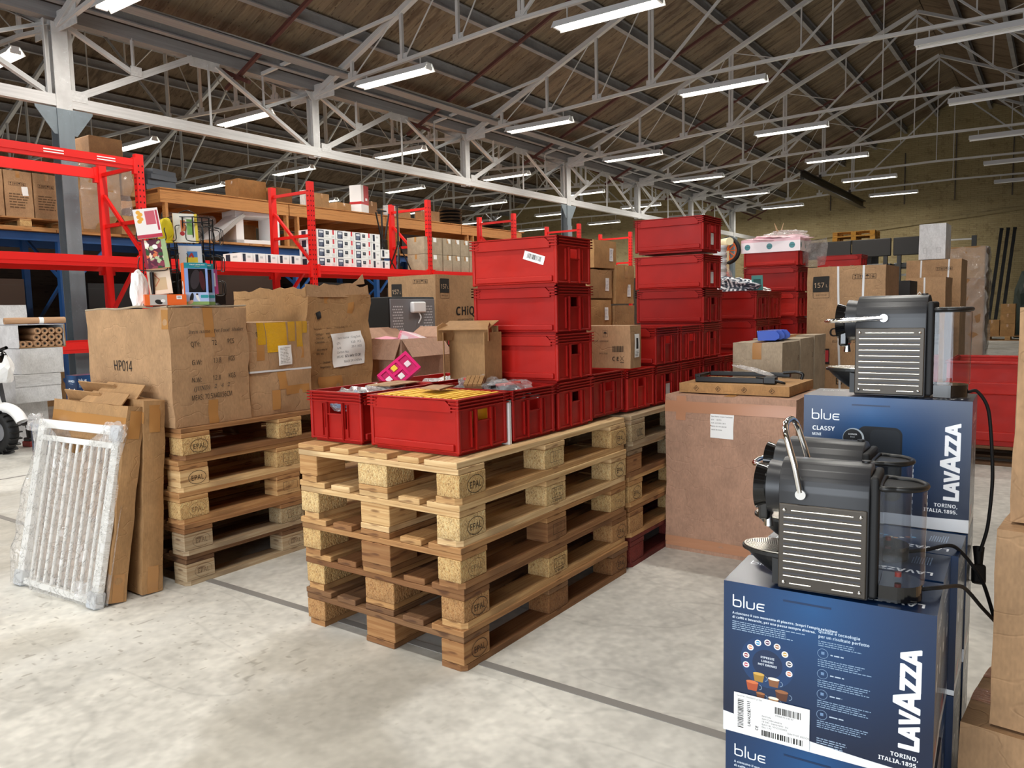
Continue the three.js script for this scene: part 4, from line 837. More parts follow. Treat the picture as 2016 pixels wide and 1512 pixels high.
// torn carton
{
  const d = [0.475, 0.6, 0.66], c = carton('torn_carton', 'large crumpled carton torn open at the top with a white sheet', 'carton', [3.003, P2, -3.65], d, { mat: M.kraft, amp: 0.018, bulge: 0.014, tape: false });
  const flap = (pts, th) => { const g = extr(poly(pts), 0.004); return g; };
  const jag = (w, h, n, s) => { const a = [[0, 0], [w, 0]]; for (let i = n; i >= 0; i--) a.push([w * i / n, h * (0.8 + 0.35 * (hash(i >> 1, s, 3) - 0.5)) + 0.012 * (hash(i, s, 7) - 0.5)]); return a; };
  const f1 = extr(poly(jag(0.46, 0.09, 14, 5)), 0.005); mesh('torn_flap', metric(place(f1, -0.23, 0.588, 0.318, -0.12, 0, 0)), M.tan, c.t);
  const f2 = extr(poly(jag(0.64, 0.06, 18, 9)), 0.005); mesh('torn_flap', metric(place(f2, -0.232, 0.59, -0.32, 0, -Q, 0.0)), M.kraft, c.t);
  const f3 = extr(poly(jag(0.3, 0.12, 10, 12)), 0.005); mesh('torn_flap', metric(place(f3, -0.22, 0.6, 0.05, -1.2, 0.3, 0.1)), M.cardInside, c.t);
  const f4 = extr(poly([[0, 0], [0.12, 0.0], [0.13, 0.06], [0.08, 0.03]]), 0.005); mesh('torn_flap', metric(place(f4, 0.1, 0.655, 0.3, -0.3, 0, 0.1)), M.tan, c.t);
  c.stick('hole', 'z+', 0.07, 0.475, 0.035, 0.04, M.blackMatte, 0.3, 0.001);
  c.stick('white_sheet', 'z+', 0.16, 0.2, 0.24, 0.19, sheet(0.24, 0.19, 1400, (k) => { k.t('Item Name : Dog Bowl', 0.05, 0.03, 0.017, { col: '#777' }); k.t('QTY:', 0.04, 0.06, 0.017, { col: '#666' }); k.t('120   PCS', 0.14, 0.058, 0.017, { col: '#666' }); k.t('G.W:', 0.04, 0.085, 0.017, { col: '#666' }); k.t('20.1  KGS', 0.14, 0.083, 0.017, { col: '#666' }); k.t('Carton No:', 0.04, 0.11, 0.017, { col: '#666' }); k.t('MEAS:', 0.04, 0.135, 0.018, { col: '#444' }); k.t('62 x 44 x 13 CM', 0.098, 0.134, 0.022, { bold: true, col: '#111', sx: 0.7 }); k.t('MADE IN CHINA', 0.09, 0.165, 0.018, { col: '#444' }); }), 0.04, 0.004);
  c.stick('print', 'z+', 0.05, 0.16, 0.3, 0.28, ink(0.3, 0.28, 900, (k) => { k.t('Description & additional: PET DOG BOWL CO., LTD.', 0.0, 0.02, 0.0125, { col: '#3a2c20' }); ['Código material:', 'País de Origen:', 'Contenido:', '', 'Número Nº', 'RFC No.'].forEach((s, i) => k.t(s, 0.005, 0.05 + i * 0.022, 0.013, { bold: true, col: '#3a2c20' })); k.t('Destination: Nogales', 0.02, 0.21, 0.013, { bold: true, col: '#3a2c20' }); k.t('Importador:', 0.02, 0.235, 0.013, { bold: true, col: '#3a2c20' }); k.t('CHINA', 0.16, 0.25, 0.013, { col: '#3a2c20' }); }), 0.02);
  for (const [s, u, v, w, h] of [['z+', 0.06, 0.05, 0.16, 0.1], ['z+', 0.3, 0.48, 0.04, 0.09], ['z+', 0.13, 0.56, 0.06, 0.04], ['z+', 0.02, 0.005, 0.4, 0.05], ['x-', 0.15, 0.03, 0.3, 0.05], ['x-', 0.5, 0.1, 0.12, 0.12]]) c.stick('tape', s, u, v, w, h, M.tape, rr(-0.03, 0.03));
}
// open carton: four walls, floor and flaps
function openCarton(name, lab, pos, d, m, yaw = 0, flaps = [0.5, -0.4, 0.9, 0.6], group, inner = M.cardInside) {
  const t = thing(name, lab, 'carton', pos, yaw, group), [w, h, l] = d, k = 0.005;
  mesh('front_wall', metric(bx(k, h, l, -w / 2 + k / 2, h / 2, 0)), m, t); mesh('back_wall', metric(bx(k, h, l, w / 2 - k / 2, h / 2, 0)), m, t);
  mesh('side_wall', metric(bx(w - 2 * k, h, k, 0, h / 2, l / 2 - k / 2)), m, t); mesh('side_wall', metric(bx(w - 2 * k, h, k, 0, h / 2, -l / 2 + k / 2)), m, t);
  mesh('bottom', metric(bx(w - 2 * k, k, l - 2 * k, 0, k / 2, 0)), m, t);
  const fl = Math.min(w, l) * 0.45;
  const f = (len, a) => { const g = bx(len, k * 0.8, fl, 0, 0, fl / 2); g.rotateX(a); return metric(g); };
  const put = (a, x, z, ry, len) => { if (a == null) return; const q = mesh('flap', f(len, -a), m, t, [x, h, z]); q.rotation.y = ry; };
  put(flaps[0], 0, l / 2, 0, w - 0.01); put(flaps[1], 0, -l / 2, Math.PI, w - 0.01); put(flaps[2], w / 2, 0, Q, l - 0.01); put(flaps[3], -w / 2, 0, -Q, l - 0.01);
  return t;
}
openCarton('open_carton', 'open pinkish carton of pink gift boxes behind the crates', [3.56, P2, -3.36], [0.38, 0.335, 0.3], M.pinkish, 0, [-0.9, 0.5, 0.5, -1.1]);
const pinkTex = canvasTex(0.2, 0.12, 900, (k) => { k.rect(0, 0, 0.2, 0.12, '#f3c0cc'); k.rect(0.03, 0.02, 0.06, 0.08, '#f7eef0'); k.rect(0.11, 0.03, 0.07, 0.06, '#e9e2e6'); k.x.strokeStyle = '#8a3a4a'; k.x.lineWidth = 5; k.x.beginPath(); k.x.arc(150, 60, 16, 3.1, 6.3); k.x.stroke(); k.rect(0, 0, 0.02, 0.12, '#f08a9c'); });
const pinkM = new THREE.MeshPhysicalMaterial({ map: pinkTex, roughness: 0.35 });
function simpleBox(name, lab, cat, pos, d, m, rot = [0, 0, 0], group) {       // small printed box with a lid seam
  const t = thing(name, lab, cat, pos, 0, group); t.rotation.set(...rot);
  mesh('body', place(rbx(d[0], d[1], d[2], 0.002, 0, d[1] / 2, 0, 1)), Array.isArray(m) ? m[0] : m, t);
  mesh('lid_seam', bx(d[0] + 0.0008, 0.0015, d[2] + 0.0008, 0, d[1] * 0.86, 0), Array.isArray(m) ? m[1] : M.greyCard, t);
  return t;
}
simpleBox('gift_box', 'pink and white gift box standing highest in the open carton', 'gift box', [3.6, P2 + 0.235, -3.34], [0.2, 0.12, 0.16], [pinkM, M.paper], [0.35, 0.2, -0.2]);
simpleBox('gift_box', 'flat pink gift box at the back of the open carton', 'gift box', [3.46, P2 + 0.28, -3.42], [0.1, 0.06, 0.11], [mat('#f0a6b8', 0.4), M.paper], [0.1, 0, 0.1]);
{
  const t = thing('display_box', 'magenta display box with cut-out windows leaning behind the open mailer', 'box', [2.52, 0.9, -2.36]); t.rotation.set(-0.5, -0.75, 0.35); t.scale.setScalar(0.85);
  const s = extr(poly([[-0.1, -0.06], [0.1, -0.06], [0.1, 0.06], [-0.1, 0.06]], [[[-0.085, -0.045], [-0.05, -0.045], [-0.05, 0.045], [-0.085, 0.045]], [[-0.035, -0.045], [0.02, -0.045], [0.02, -0.005], [-0.035, -0.005]], [[-0.035, 0.01], [0.02, 0.01], [0.02, 0.045], [-0.035, 0.045]], [[0.035, -0.045], [0.085, -0.045], [0.085, 0.045], [0.035, 0.045]]]), 0.004);
  mesh('window_front', place(s, 0, 0.08, 0.028), mat('#d8126a', 0.35), t);
  mesh('body', rbx(0.2, 0.12, 0.052, 0.003, 0, 0.08, 0), mat('#c00e5c', 0.4), t);
  for (const [a, b, c] of [[-0.068, 0.08, '#f2dfe4'], [-0.008, 0.052, '#e8e3e0'], [-0.008, 0.108, '#e9c63a'], [0.06, 0.08, '#e6d2d8']]) mesh('insert', rbx(0.03, 0.03, 0.01, 0.004, a, b, 0.028), mat(c, 0.4), t);
}
// grey appliance with perforated back and the two refrigerator cartons
{
  const t = thing('appliance', 'grey appliance with perforated back panel beside the refrigerator carton', 'appliance', [3.92, P2, -3.8]);
  mesh('cabinet', rbx(0.46, 0.6, 0.36, 0.008, 0, 0.3, 0), M.blackMatte, t);
  mesh('back_panel', rbx(0.44, 0.575, 0.012, 0.003, 0, 0.3, 0.184), M.grey, t);
  const holes = []; for (let r = 0; r < 26; r++) for (let c = 0; c < 24; c++) { const x = -0.2 + c * 0.0165 + (r % 2) * 0.008, y = 0.06 + r * 0.019; if (Math.abs(x) < 0.105 && y > 0.3) continue; if (x > 0.09 && y > 0.13 && y < 0.2) continue; holes.push(bx(0.0075, 0.009, 0.002, x, y, 0.1908)); }
  const hm = mesh('perforation', holes, mat('#d8d8dc', 0.5), t); hm.userData.kind = 'stuff';
  mesh('terminal_cover', rbx(0.13, 0.075, 0.04, 0.012, 0.03, 0.53, 0.205), M.white, t);
  mesh('lead', tube([[0.04, 0.5, 0.2], [0.045, 0.46, 0.215], [0.03, 0.42, 0.205]], 0.005, 16, 6), M.white, t);
  mesh('sticker', bx(0.03, 0.035, 0.002, 0.075, 0.385, 0.191), mat('#e9dfe2', 0.5), t);
}
const badge = ink(0.12, 0.16, 1400, (k) => { k.x.fillStyle = '#262320'; k.x.beginPath(); k.x.roundRect(0, 0, 0.11 * k.S, 0.11 * k.S, 8); k.x.fill(); k.t('157', 0.006, 0.062, 0.048, { col: '#c9a887', sx: 0.9 }); k.t('L', 0.086, 0.068, 0.028, { col: '#c9a887' }); k.x.strokeStyle = '#3a322b'; k.x.lineWidth = 3; k.x.beginPath(); k.x.roundRect(2, 2, 0.11 * k.S - 4, 0.15 * k.S, 8); k.x.stroke(); k.t('RSW157L42', 0.055, 0.131, 0.014, { al: 'center' }); });
const chiq = ink(0.26, 0.14, 1400, (k) => { k.t('CHiQ', 0.13, 0.055, 0.082, { al: 'center', bold: true, sx: 1.08, col: '#171310' }); k.t('REFRIGERATOR', 0.13, 0.118, 0.025, { al: 'center', col: '#3a3029' }); });
const lock = ink(0.09, 0.11, 1200, (k) => { k.rect(0, 0, 0.09, 0.11, '#2a1a18'); k.rect(0.006, 0.012, 0.078, 0.082, '#b8343a'); k.x.fillStyle = '#2a1a18'; k.x.beginPath(); k.x.moveTo(30, 100); k.x.lineTo(78, 100); k.x.lineTo(70, 60); k.x.lineTo(38, 60); k.x.fill(); k.x.strokeStyle = '#2a1a18'; k.x.lineWidth = 7; k.x.beginPath(); k.x.arc(54, 56, 12, 3.1, 6.3); k.x.stroke(); });
const iconM = ink(0.19, 0.04, 1600, (k) => icons(k, 0.004, 0.004, 0.032));
{
  const c = carton('refrigerator_carton', 'tall refrigerator carton with 157 L badges behind the grey appliance', 'carton', [4.82, 0.145, -4.16], [0.64, 1.36, 0.5], { mat: M.tan, amp: 0.003, bulge: 0.004, tape: false });
  c.stick('badge', 'x-', 0.04, 1.14, 0.12, 0.16, badge); c.stick('badge', 'z+', 0.05, 1.17, 0.12, 0.16, badge);
  c.stick('print', 'x-', 0.27, 1.29, 0.19, 0.04, iconM); c.stick('print', 'z+', 0.2, 0.98, 0.3, 0.16, chiq); c.stick('lock_mark', 'z+', 0.12, 0.8, 0.09, 0.11, lock);
  c.stick('pen_mark', 'x-', 0.25, 0.98, 0.1, 0.14, ink(0.1, 0.14, 800, (k) => { k.x.strokeStyle = '#a04a34'; k.x.lineWidth = 3; k.x.beginPath(); k.x.ellipse(40, 56, 26, 44, 0.2, 0, 6); k.x.stroke(); }));
  pallet('wooden pallet under the tall refrigerator carton by the grey appliance', [4.6, 0, -4.3], 0.0, 'mid', 'pallets on the floor', []);
  const e = carton('refrigerator_carton', 'strapped refrigerator carton marked BACK behind the espresso machine', 'carton', [6.01, 0, -1.232], [0.52, 1.475, 0.512], { mat: M.tan, amp: 0.003, bulge: 0.004, tape: false });
  e.stick('badge', 'x-', 0.04, 1.25, 0.12, 0.16, badge); e.stick('print', 'x-', 0.3, 1.38, 0.19, 0.04, iconM);
  e.stick('print', 'x-', 0.13, 0.93, 0.26, 0.14, chiq); e.stick('lock_mark', 'x-', 0.07, 0.79, 0.09, 0.11, lock);
  e.stick('print', 'x-', 0.17, 0.5, 0.22, 0.22, ink(0.22, 0.22, 900, (k) => { k.t('BACK', 0.105, 0.05, 0.062, { al: 'center', col: '#1b1613' }); k.rect(0.07, 0.13, 0.06, 0.06, '#2a241f'); k.rect(0.055, 0.13, 0.004, 0.06, '#2a241f'); k.rect(0.14, 0.13, 0.004, 0.06, '#2a241f'); k.t('▶', 0.02, 0.16, 0.03, {}); k.t('◀', 0.155, 0.16, 0.03, {}); }));
  for (const u of [0.22, 0.365]) { e.stick('strap', 'x-', u, 0, 0.014, 1.475, M.strap, u < 0.3 ? 0.03 : 0, 0.003); e.stick('strap', 'y+', 0, u, 0.52, 0.014, M.strap, 0, 0.004); }
}
// cartons further back
{
  const a = carton('appliance_carton', 'strapped tall carton marked 23 L under two white boxes', 'carton', [9.3, 0, -1.085], [0.6, 1.645, 0.5], { mat: M.tan, amp: 0.003, bulge: 0.003, tape: false });
  a.stick('badge', 'x-', 0.06, 1.36, 0.12, 0.09, ink(0.12, 0.09, 900, (k) => { k.rect(0, 0, 0.12, 0.09, '#2a2622'); k.t('23', 0.008, 0.048, 0.055, { col: '#c9a887' }); k.t('1L', 0.08, 0.05, 0.04, { col: '#8a6f58' }); }));
  a.stick('print', 'x-', 0.27, 1.53, 0.19, 0.04, iconM); a.stick('label', 'x-', 0.25, 1.35, 0.08, 0.05, sheet(0.08, 0.05, 600, (k) => k.t('Serial No', 0.008, 0.025, 0.014)));
  for (const u of [0.13, 0.38]) a.stick('strap', 'x-', u, 0, 0.015, 1.645, M.strap, 0, 0.003);
  for (let i = 0; i < 2; i++) { const w = carton('white_box', `tall white box, ${i ? 'the one touching the wall side' : 'the one on the crate side'}, on the 23 L carton`, 'box', [9.2, 1.652, -1.168 + i * 0.128], [0.36, 0.36, 0.122], { mat: M.whiteCard, tape: false, amp: 0.002, bulge: 0.002, yaw: 0.02 - i * 0.04 }); w.stick('print', 'x-', 0.04, 0.06, 0.04, 0.06, ink(0.04, 0.06, 900, (k) => { k.x.strokeStyle = '#c4c4c8'; k.x.lineWidth = 1.5; k.x.strokeRect(4, 4, 28, 46); })); }
  const s = carton('appliance_carton', 'shorter strapped carton in front of the 23 L carton', 'carton', [8.3, 0, -1.03], [0.5, 1.44, 0.33], { mat: M.tan, amp: 0.003, bulge: 0.003, tape: false });
  s.stick('strap', 'x-', 0.15, 0, 0.014, 1.44, M.strap, 0, 0.003);
  s.stick('print', 'x-', 0.02, 1.05, 0.16, 0.28, ink(0.16, 0.28, 500, (k) => { k.x.strokeStyle = '#f2eee8'; k.x.lineWidth = 4; k.x.beginPath(); k.x.moveTo(8, 60); k.x.lineTo(50, 10); k.x.lineTo(75, 50); k.x.lineTo(40, 130); k.x.lineTo(8, 110); k.x.stroke(); }));
  simpleBox('appliance_cabinet', 'tall black cabinet squeezed between the two strapped cartons', 'cabinet', [7.5, 0, -1.16], [0.4, 1.4, 0.22], [M.blackMatte, M.greyDark]);
}
// big brown carton with the flat carton and black frame on top
{
  const c = carton('shipping_carton', 'big reddish brown carton on the floor with a paper label', 'carton', [3.8, 0, -1.276], [0.5, 0.785, 0.635], { mat: M.pinkish, amp: 0.004, bulge: 0.008, tape: false });
  c.stick('label', 'x-', 0.235, 0.585, 0.115, 0.115, sheet(0.115, 0.115, 1600, (k) => { k.t('Item Name: Cooper Food Bowl', 0.005, 0.012, 0.0075); k.t('QTY:      60 PCS', 0.005, 0.028, 0.0075); k.t('G.W.: 22.0 KGS / 20.5', 0.005, 0.044, 0.0075); k.t('MEAS: 62 x 49 x 80 CM', 0.005, 0.06, 0.0075); k.t('MADE IN CHINA', 0.005, 0.076, 0.0075); }), -0.02);
  for (const [u, v, w, h] of [[0.0, 0.7, 0.635, 0.055], [0.06, 0.66, 0.05, 0.12], [0.0, 0.02, 0.635, 0.05]]) c.stick('tape', 'x-', u, v, w, h, mat('#b98463', 0.3));
  c.stick('tape', 'y+', 0, 0.29, 0.5, 0.05, M.tape);
  const f = carton('flat_carton', 'flat carton lying on the big reddish brown carton', 'carton', [3.83, 0.7905, -1.28], [0.42, 0.046, 0.54], { mat: M.orangeCard, amp: 0.002, bulge: 0.002, tape: false });
  f.stick('print', 'x-', 0.05, 0.008, 0.46, 0.03, ink(0.46, 0.03, 1000, (k) => { for (const u of [0.04, 0.15, 0.28, 0.41]) { k.x.save(); k.x.translate(u * k.S, 0.015 * k.S); k.x.rotate(0.785); k.x.strokeStyle = '#5a4028'; k.x.lineWidth = 2; k.x.strokeRect(-9, -9, 18, 18); k.x.fillStyle = '#5a4028'; k.x.fillRect(-4, -4, 5, 9); k.x.restore(); } }));
  const b = thing('black_bracket', 'black metal frame parts lying on the flat carton', 'bracket', [3.83, 0.838, -1.3], 0.05);
  mesh('rail', rbx(0.03, 0.026, 0.36, 0.004, -0.12, 0.013, -0.02), M.black, b); mesh('rail', rbx(0.03, 0.022, 0.4, 0.004, 0.02, 0.033, 0.03), M.black, b);
  mesh('cross_bar', rbx(0.16, 0.016, 0.03, 0.004, -0.05, 0.031, -0.19), M.black, b); mesh('end_piece', rbx(0.05, 0.034, 0.06, 0.006, -0.13, 0.018, 0.17), M.black, b);
  mesh('hook', tube([[0.0, 0.045, 0.2], [0.0, 0.05, 0.26], [0.0, 0.04, 0.29], [0.0, 0.015, 0.285]], 0.008, 24, 8), M.black, b);
  mesh('cable_loop', tube([[-0.12, 0.03, 0.1], [-0.15, 0.02, 0.2], [-0.14, 0.006, 0.24], [-0.1, 0.006, 0.2]], 0.005, 24, 6), M.black, b);
  mesh('bag', lump(0.02, 0.012, 0.09, 4, 0.3, 3), M.filmMilky, b, [-0.02, 0.056, 0.06], [0.25, 0, 0]);
}
// pale cartons in a row behind it, with blue bins
for (let i = 0; i < 3; i++) {
  const w = [0.33, 0.29, 0.27][i], x = [4.36, 4.69, 4.99][i];
  carton('pale_carton', `pale carton on the floor, ${['front', 'middle', 'rear'][i]} one of the row behind the big brown carton`, 'carton', [x, 0, -1.345], [w, 0.495, 0.27], { mat: M.pale, amp: 0.003 });
  const c = carton('pale_carton', `pale carton, ${['front', 'middle', 'rear'][i]} one of the upper row by the blue bins`, 'carton', [x, 0.502, -1.345], [w, 0.51 + i * 0.008, 0.27], { mat: M.pale, amp: 0.003 });
  c.stick('print', 'z+', w - 0.05, 0.4, 0.025, 0.03, ink(0.025, 0.03, 900, (k) => { k.x.strokeStyle = '#4a4034'; k.x.lineWidth = 2; k.x.strokeRect(2, 2, 18, 23); k.rect(0.006, 0.008, 0.003, 0.014, '#4a4034'); k.rect(0.015, 0.008, 0.003, 0.014, '#4a4034'); }));
}
{
  const bin = extr(poly([[-0.05, 0], [0.04, 0], [0.06, 0.012], [0.06, 0.03], [0.045, 0.048], [-0.055, 0.048]]), 0.085, 0.002);
  for (let i = 0; i < 3; i++) {
    const t = thing('parts_bin', `small blue parts bin, ${ORD[i]} of three on the pale carton`, 'bin', [4.33 + i * 0.1, 1.022, -1.33], -1.25, 'blue parts bins');
    mesh('shell', place(bin.clone(), 0, 0, -0.042), mat('#1f4fc0', 0.35), t);
    mesh('opening', bx(0.075, 0.002, 0.07, -0.005, 0.0505, 0), mat('#16399a', 0.5), t); mesh('label_holder', bx(0.002, 0.014, 0.05, 0.063, 0.022, 0), mat('#3b6fe0', 0.4), t);
  }
}
// small carton standing on the crates
{
  const c = carton('marked_box', 'small carton with barcode and CE mark standing on the crates', 'carton', [3.285, 0.934, -1.79], [0.11, 0.2, 0.33], { mat: M.tan, amp: 0.003, bulge: 0.003, tape: false });
  c.stick('print', 'x-', 0.1, 0.02, 0.22, 0.17, ink(0.22, 0.17, 1800, (k) => { k.x.strokeStyle = '#4a4038'; k.x.lineWidth = 2; k.x.strokeRect(0.09 * k.S, 0.012 * k.S, 0.024 * k.S, 0.03 * k.S); k.x.fillStyle = '#2a241e'; k.x.beginPath(); k.x.arc(0.102 * k.S, 0.026 * k.S, 0.008 * k.S, Math.PI, 0); k.x.fill(); k.rect(0.1013, 0.026, 0.0014, 0.011, '#2a241e'); k.t('GROUP, DENMARK', 0.03, 0.062, 0.0105, { col: '#3a322b' }); k.code(0.135, 0.085, 0.06, 0.028, 21); k.t('DATE.FDM', 0.065, 0.121, 0.01, { col: '#3a322b' }); k.t('C E', 0.135, 0.145, 0.026, { bold: true }); k.line([[0.178, 0.132], [0.196, 0.155]], 0.0014, '#1a1613'); k.line([[0.196, 0.132], [0.178, 0.155]], 0.0014, '#1a1613'); k.rect(0.178, 0.16, 0.02, 0.003, '#1a1613'); }));
  c.stick('label', 'z+', 0.035, 0.05, 0.05, 0.11, sheet(0.05, 0.11, 900, (k) => { k.rect(0.015, 0.02, 0.02, 0.05, '#1c1a18'); k.small(0.008, 0.08, 0.034, 4, 0.007, '#666', 3); }));
}
// amber cartons behind the crates
const amb = [[4.79, 1.5, 0.33, 0.195, 0.28, 'topmost'], [4.785, 1.29, 0.17 * 2, 0.2, 0.28, 'second'], [5.13, 1.25, 0.3, 0.28, 0.3, 'tall'], [4.77, 1.085, 0.32, 0.195, 0.28, 'third'], [5.12, 0.96, 0.33, 0.28, 0.3, 'squat'], [4.78, 0.72, 0.36, 0.36, 0.3, 'hidden'], [5.14, 0.72, 0.34, 0.235, 0.3, 'lowest']];
amb.forEach(([x, y, w, h, l, n], i) => {
  const c = carton('amber_carton', `${n} amber carton of the heap seen between the two tall crate stacks`, 'carton', [x + (i === 0 ? 0.06 : 0), y, -2.77], [w - 0.01, h - 0.004, l], { mat: i % 3 === 1 ? M.kraft : M.orangeCard, amp: 0.006, bulge: 0.006, group: 'amber cartons behind the crates' });
  if (i < 4) c.stick('label', 'z+', w - 0.12, 0.05, 0.055, 0.09, sheet(0.055, 0.09, 500, (k) => k.small(0.008, 0.012, 0.04, 7, 0.01, '#aab', i)));
});
palletStack('stack under the amber cartons', 5.0, -2.86, [['brown', []], ['mid', []], ['mid', []], ['mid', []], ['mid', []]], 0.003);
// mailer box standing open on the crate
{
  const t = thing('mailer_box', 'open brown mailer box with rounded lid flaps standing on the crates', 'box', [2.47, 0.93, -1.99], 0.12);
  const K = mat('#b98d5c', 0.8, { map: T.card }), I = K;
  mesh('back_panel', metric(bx(0.003, 0.225, 0.24, 0.06, 0.112, 0)), I, t);
  mesh('side_panel', metric(bx(0.09, 0.2, 0.003, 0.015, 0.1, -0.12, 0, 0.55, 0)), K, t);
  mesh('side_panel', metric(bx(0.1, 0.2, 0.003, 0.012, 0.1, 0.12, 0, -0.25, 0)), K, t);
  mesh('lid', metric(bx(0.1, 0.003, 0.24, 0.02, 0.228, 0, 0, 0, 0.35)), I, t);
  const ear = (s) => { const g = extr(poly([[0, 0], [0.075, 0], [0.085, 0.03], [0.07, 0.06], [0.03, 0.075], [0, 0.06]]), 0.003); g.rotateY(0); return metric(place(g, -0.03, 0.165, s * 0.122, 0, s * 0.35, 0)); };
  mesh('lid_flap', ear(-1), K, t); mesh('lid_flap', ear(1), K, t);
}
// goods in the open crates
{
  const t = 0.0;
  for (let i = 0; i < 15; i++) {
    const b = thing('yellow_folder', `yellow folder, ${ORD[i]} from the pallet edge in the corner crate`, 'folder', [2.128 + rr(-0.005, 0.005), B0 + 0.017, -1.853 + 0.172 - i * 0.0248], 0, 'yellow folders in the corner crate');
    b.rotation.x = rr(-0.05, 0.05);
    mesh('cover', rbx(0.255, 0.168 + rr(0, 0.012), 0.021, 0.003, 0, 0.088, 0, 1), M.yellow, b); mesh('pages', bx(0.25, 0.004, 0.015, 0, 0.18, 0), mat('#f6c544', 0.7), b);
  }
  const fl = thing('card_scrap', 'torn brown card lying on the yellow folders', 'card', [2.15, B0 + 0.213, -1.88], 0.4); mesh('sheet', metric(extr(poly([[-0.08, -0.04], [0.07, -0.05], [0.09, 0.04], [-0.04, 0.05]]), 0.004)), M.tan, fl).rotation.x = -Q; mesh('corrugated_edge', tube([[-0.08, 0.002, 0.04], [0.0, 0.003, 0.047], [0.07, 0.002, 0.05]], 0.003, 20, 5), M.cardInside, fl);
  const bags = [[2.1, 0.87, -2.26, 0.1, 0.05, 0.09, 'film', 'clear bag at the front of the bagged-goods crate'], [2.28, 0.88, -2.25, 0.11, 0.045, 0.09, 'filmMilky', 'milky bag at the back of the bagged-goods crate'], [2.66, 0.87, -2.29, 0.16, 0.05, 0.1, 'filmMilky', 'white bag in the crate behind the mailer box'], [2.4, 0.9, -1.75, 0.1, 0.045, 0.11, 'film', 'clear bag of black tools at the near end of the heaped crate'], [2.47, 0.9, -1.92, 0.1, 0.05, 0.1, 'film', 'clear bag of black tools in the middle of the heaped crate']];
  bags.forEach(([x, y, z, a, b, c, m, lab], i) => { const q = thing('plastic_bag', lab, 'plastic bag', [x, y, z]); mesh('wrap', lump(a, b, c, 20 + i, 0.3, 4), M[m], q); mesh('contents', lump(a * 0.75, b * 0.6, c * 0.75, 50 + i, 0.5, 3), i > 2 ? M.greyDark : i === 0 ? mat('#6d8fb0', 0.5) : mat('#dcdcda', 0.6), q); for (let j = 0; j < 4; j++) mesh('tool', rbx(0.1, 0.012, 0.014, 0.004, rr(-0.03, 0.03), b * 0.5 + rr(0, 0.012), rr(-0.05, 0.05)), i > 2 ? (j % 2 ? M.black : mat('#b33a30', 0.4)) : M.greyCard, q, [0, 0, 0], [0, rr(-1, 1), rr(-0.2, 0.2)]); });
  const w = thing('wood_box', 'small brown slatted card box on top of the heaped crate', 'box', [2.36, 0.925, -1.86], 0.5); w.rotation.z = 0.3; for (let i = 0; i < 4; i++) mesh('slat', bx(0.09, 0.01, 0.016, 0, 0.02, -0.03 + i * 0.018), M.orangeCard, w); mesh('body', bx(0.09, 0.016, 0.07, 0, 0.008, 0), M.dark, w);
  const p = thing('edge_board', 'white edge board wedged between the corner crate and the next', 'board', [2.284, B0, -1.72]); mesh('sheet', bx(0.012, 0.165, 0.16, 0, 0.0825, 0), M.white, p); mesh('edge_band', bx(0.013, 0.01, 0.161, 0, 0.16, 0), M.greyCard, p);
  const card = thing('flat_card', 'thin brown card resting on the bagged-goods crate', 'card', [2.3, 0.925, -2.24], 0.1); mesh('sheet', metric(bx(0.2, 0.004, 0.12)), M.tan, card); mesh('crease', bx(0.2, 0.0045, 0.003), M.cardInside, card);
}
// stickers on crates
const bar1 = new THREE.MeshPhysicalMaterial({ map: canvasTex(0.1, 0.035, 2000, (k) => { k.rect(0, 0, 0.1, 0.035, '#f4f3f2'); k.code(0.017, 0.006, 0.068, 0.02, 31); }), roughness: 0.5 });
mesh('barcode_label', new THREE.PlaneGeometry(0.1, 0.035), bar1, s3[2], [-0.1, 0.115, -CW / 2 + 0.0105], [0, Math.PI, -0.3]);
for (const [c, y] of [[s5[4], 0.075], [s5[3], 0.07], [crG, 0.07]]) mesh('paper_label', new THREE.PlaneGeometry(0.05, 0.065), M.paper, c, [-CL / 2 + 0.0105, y, 0.004], [0, -Q, 0]);
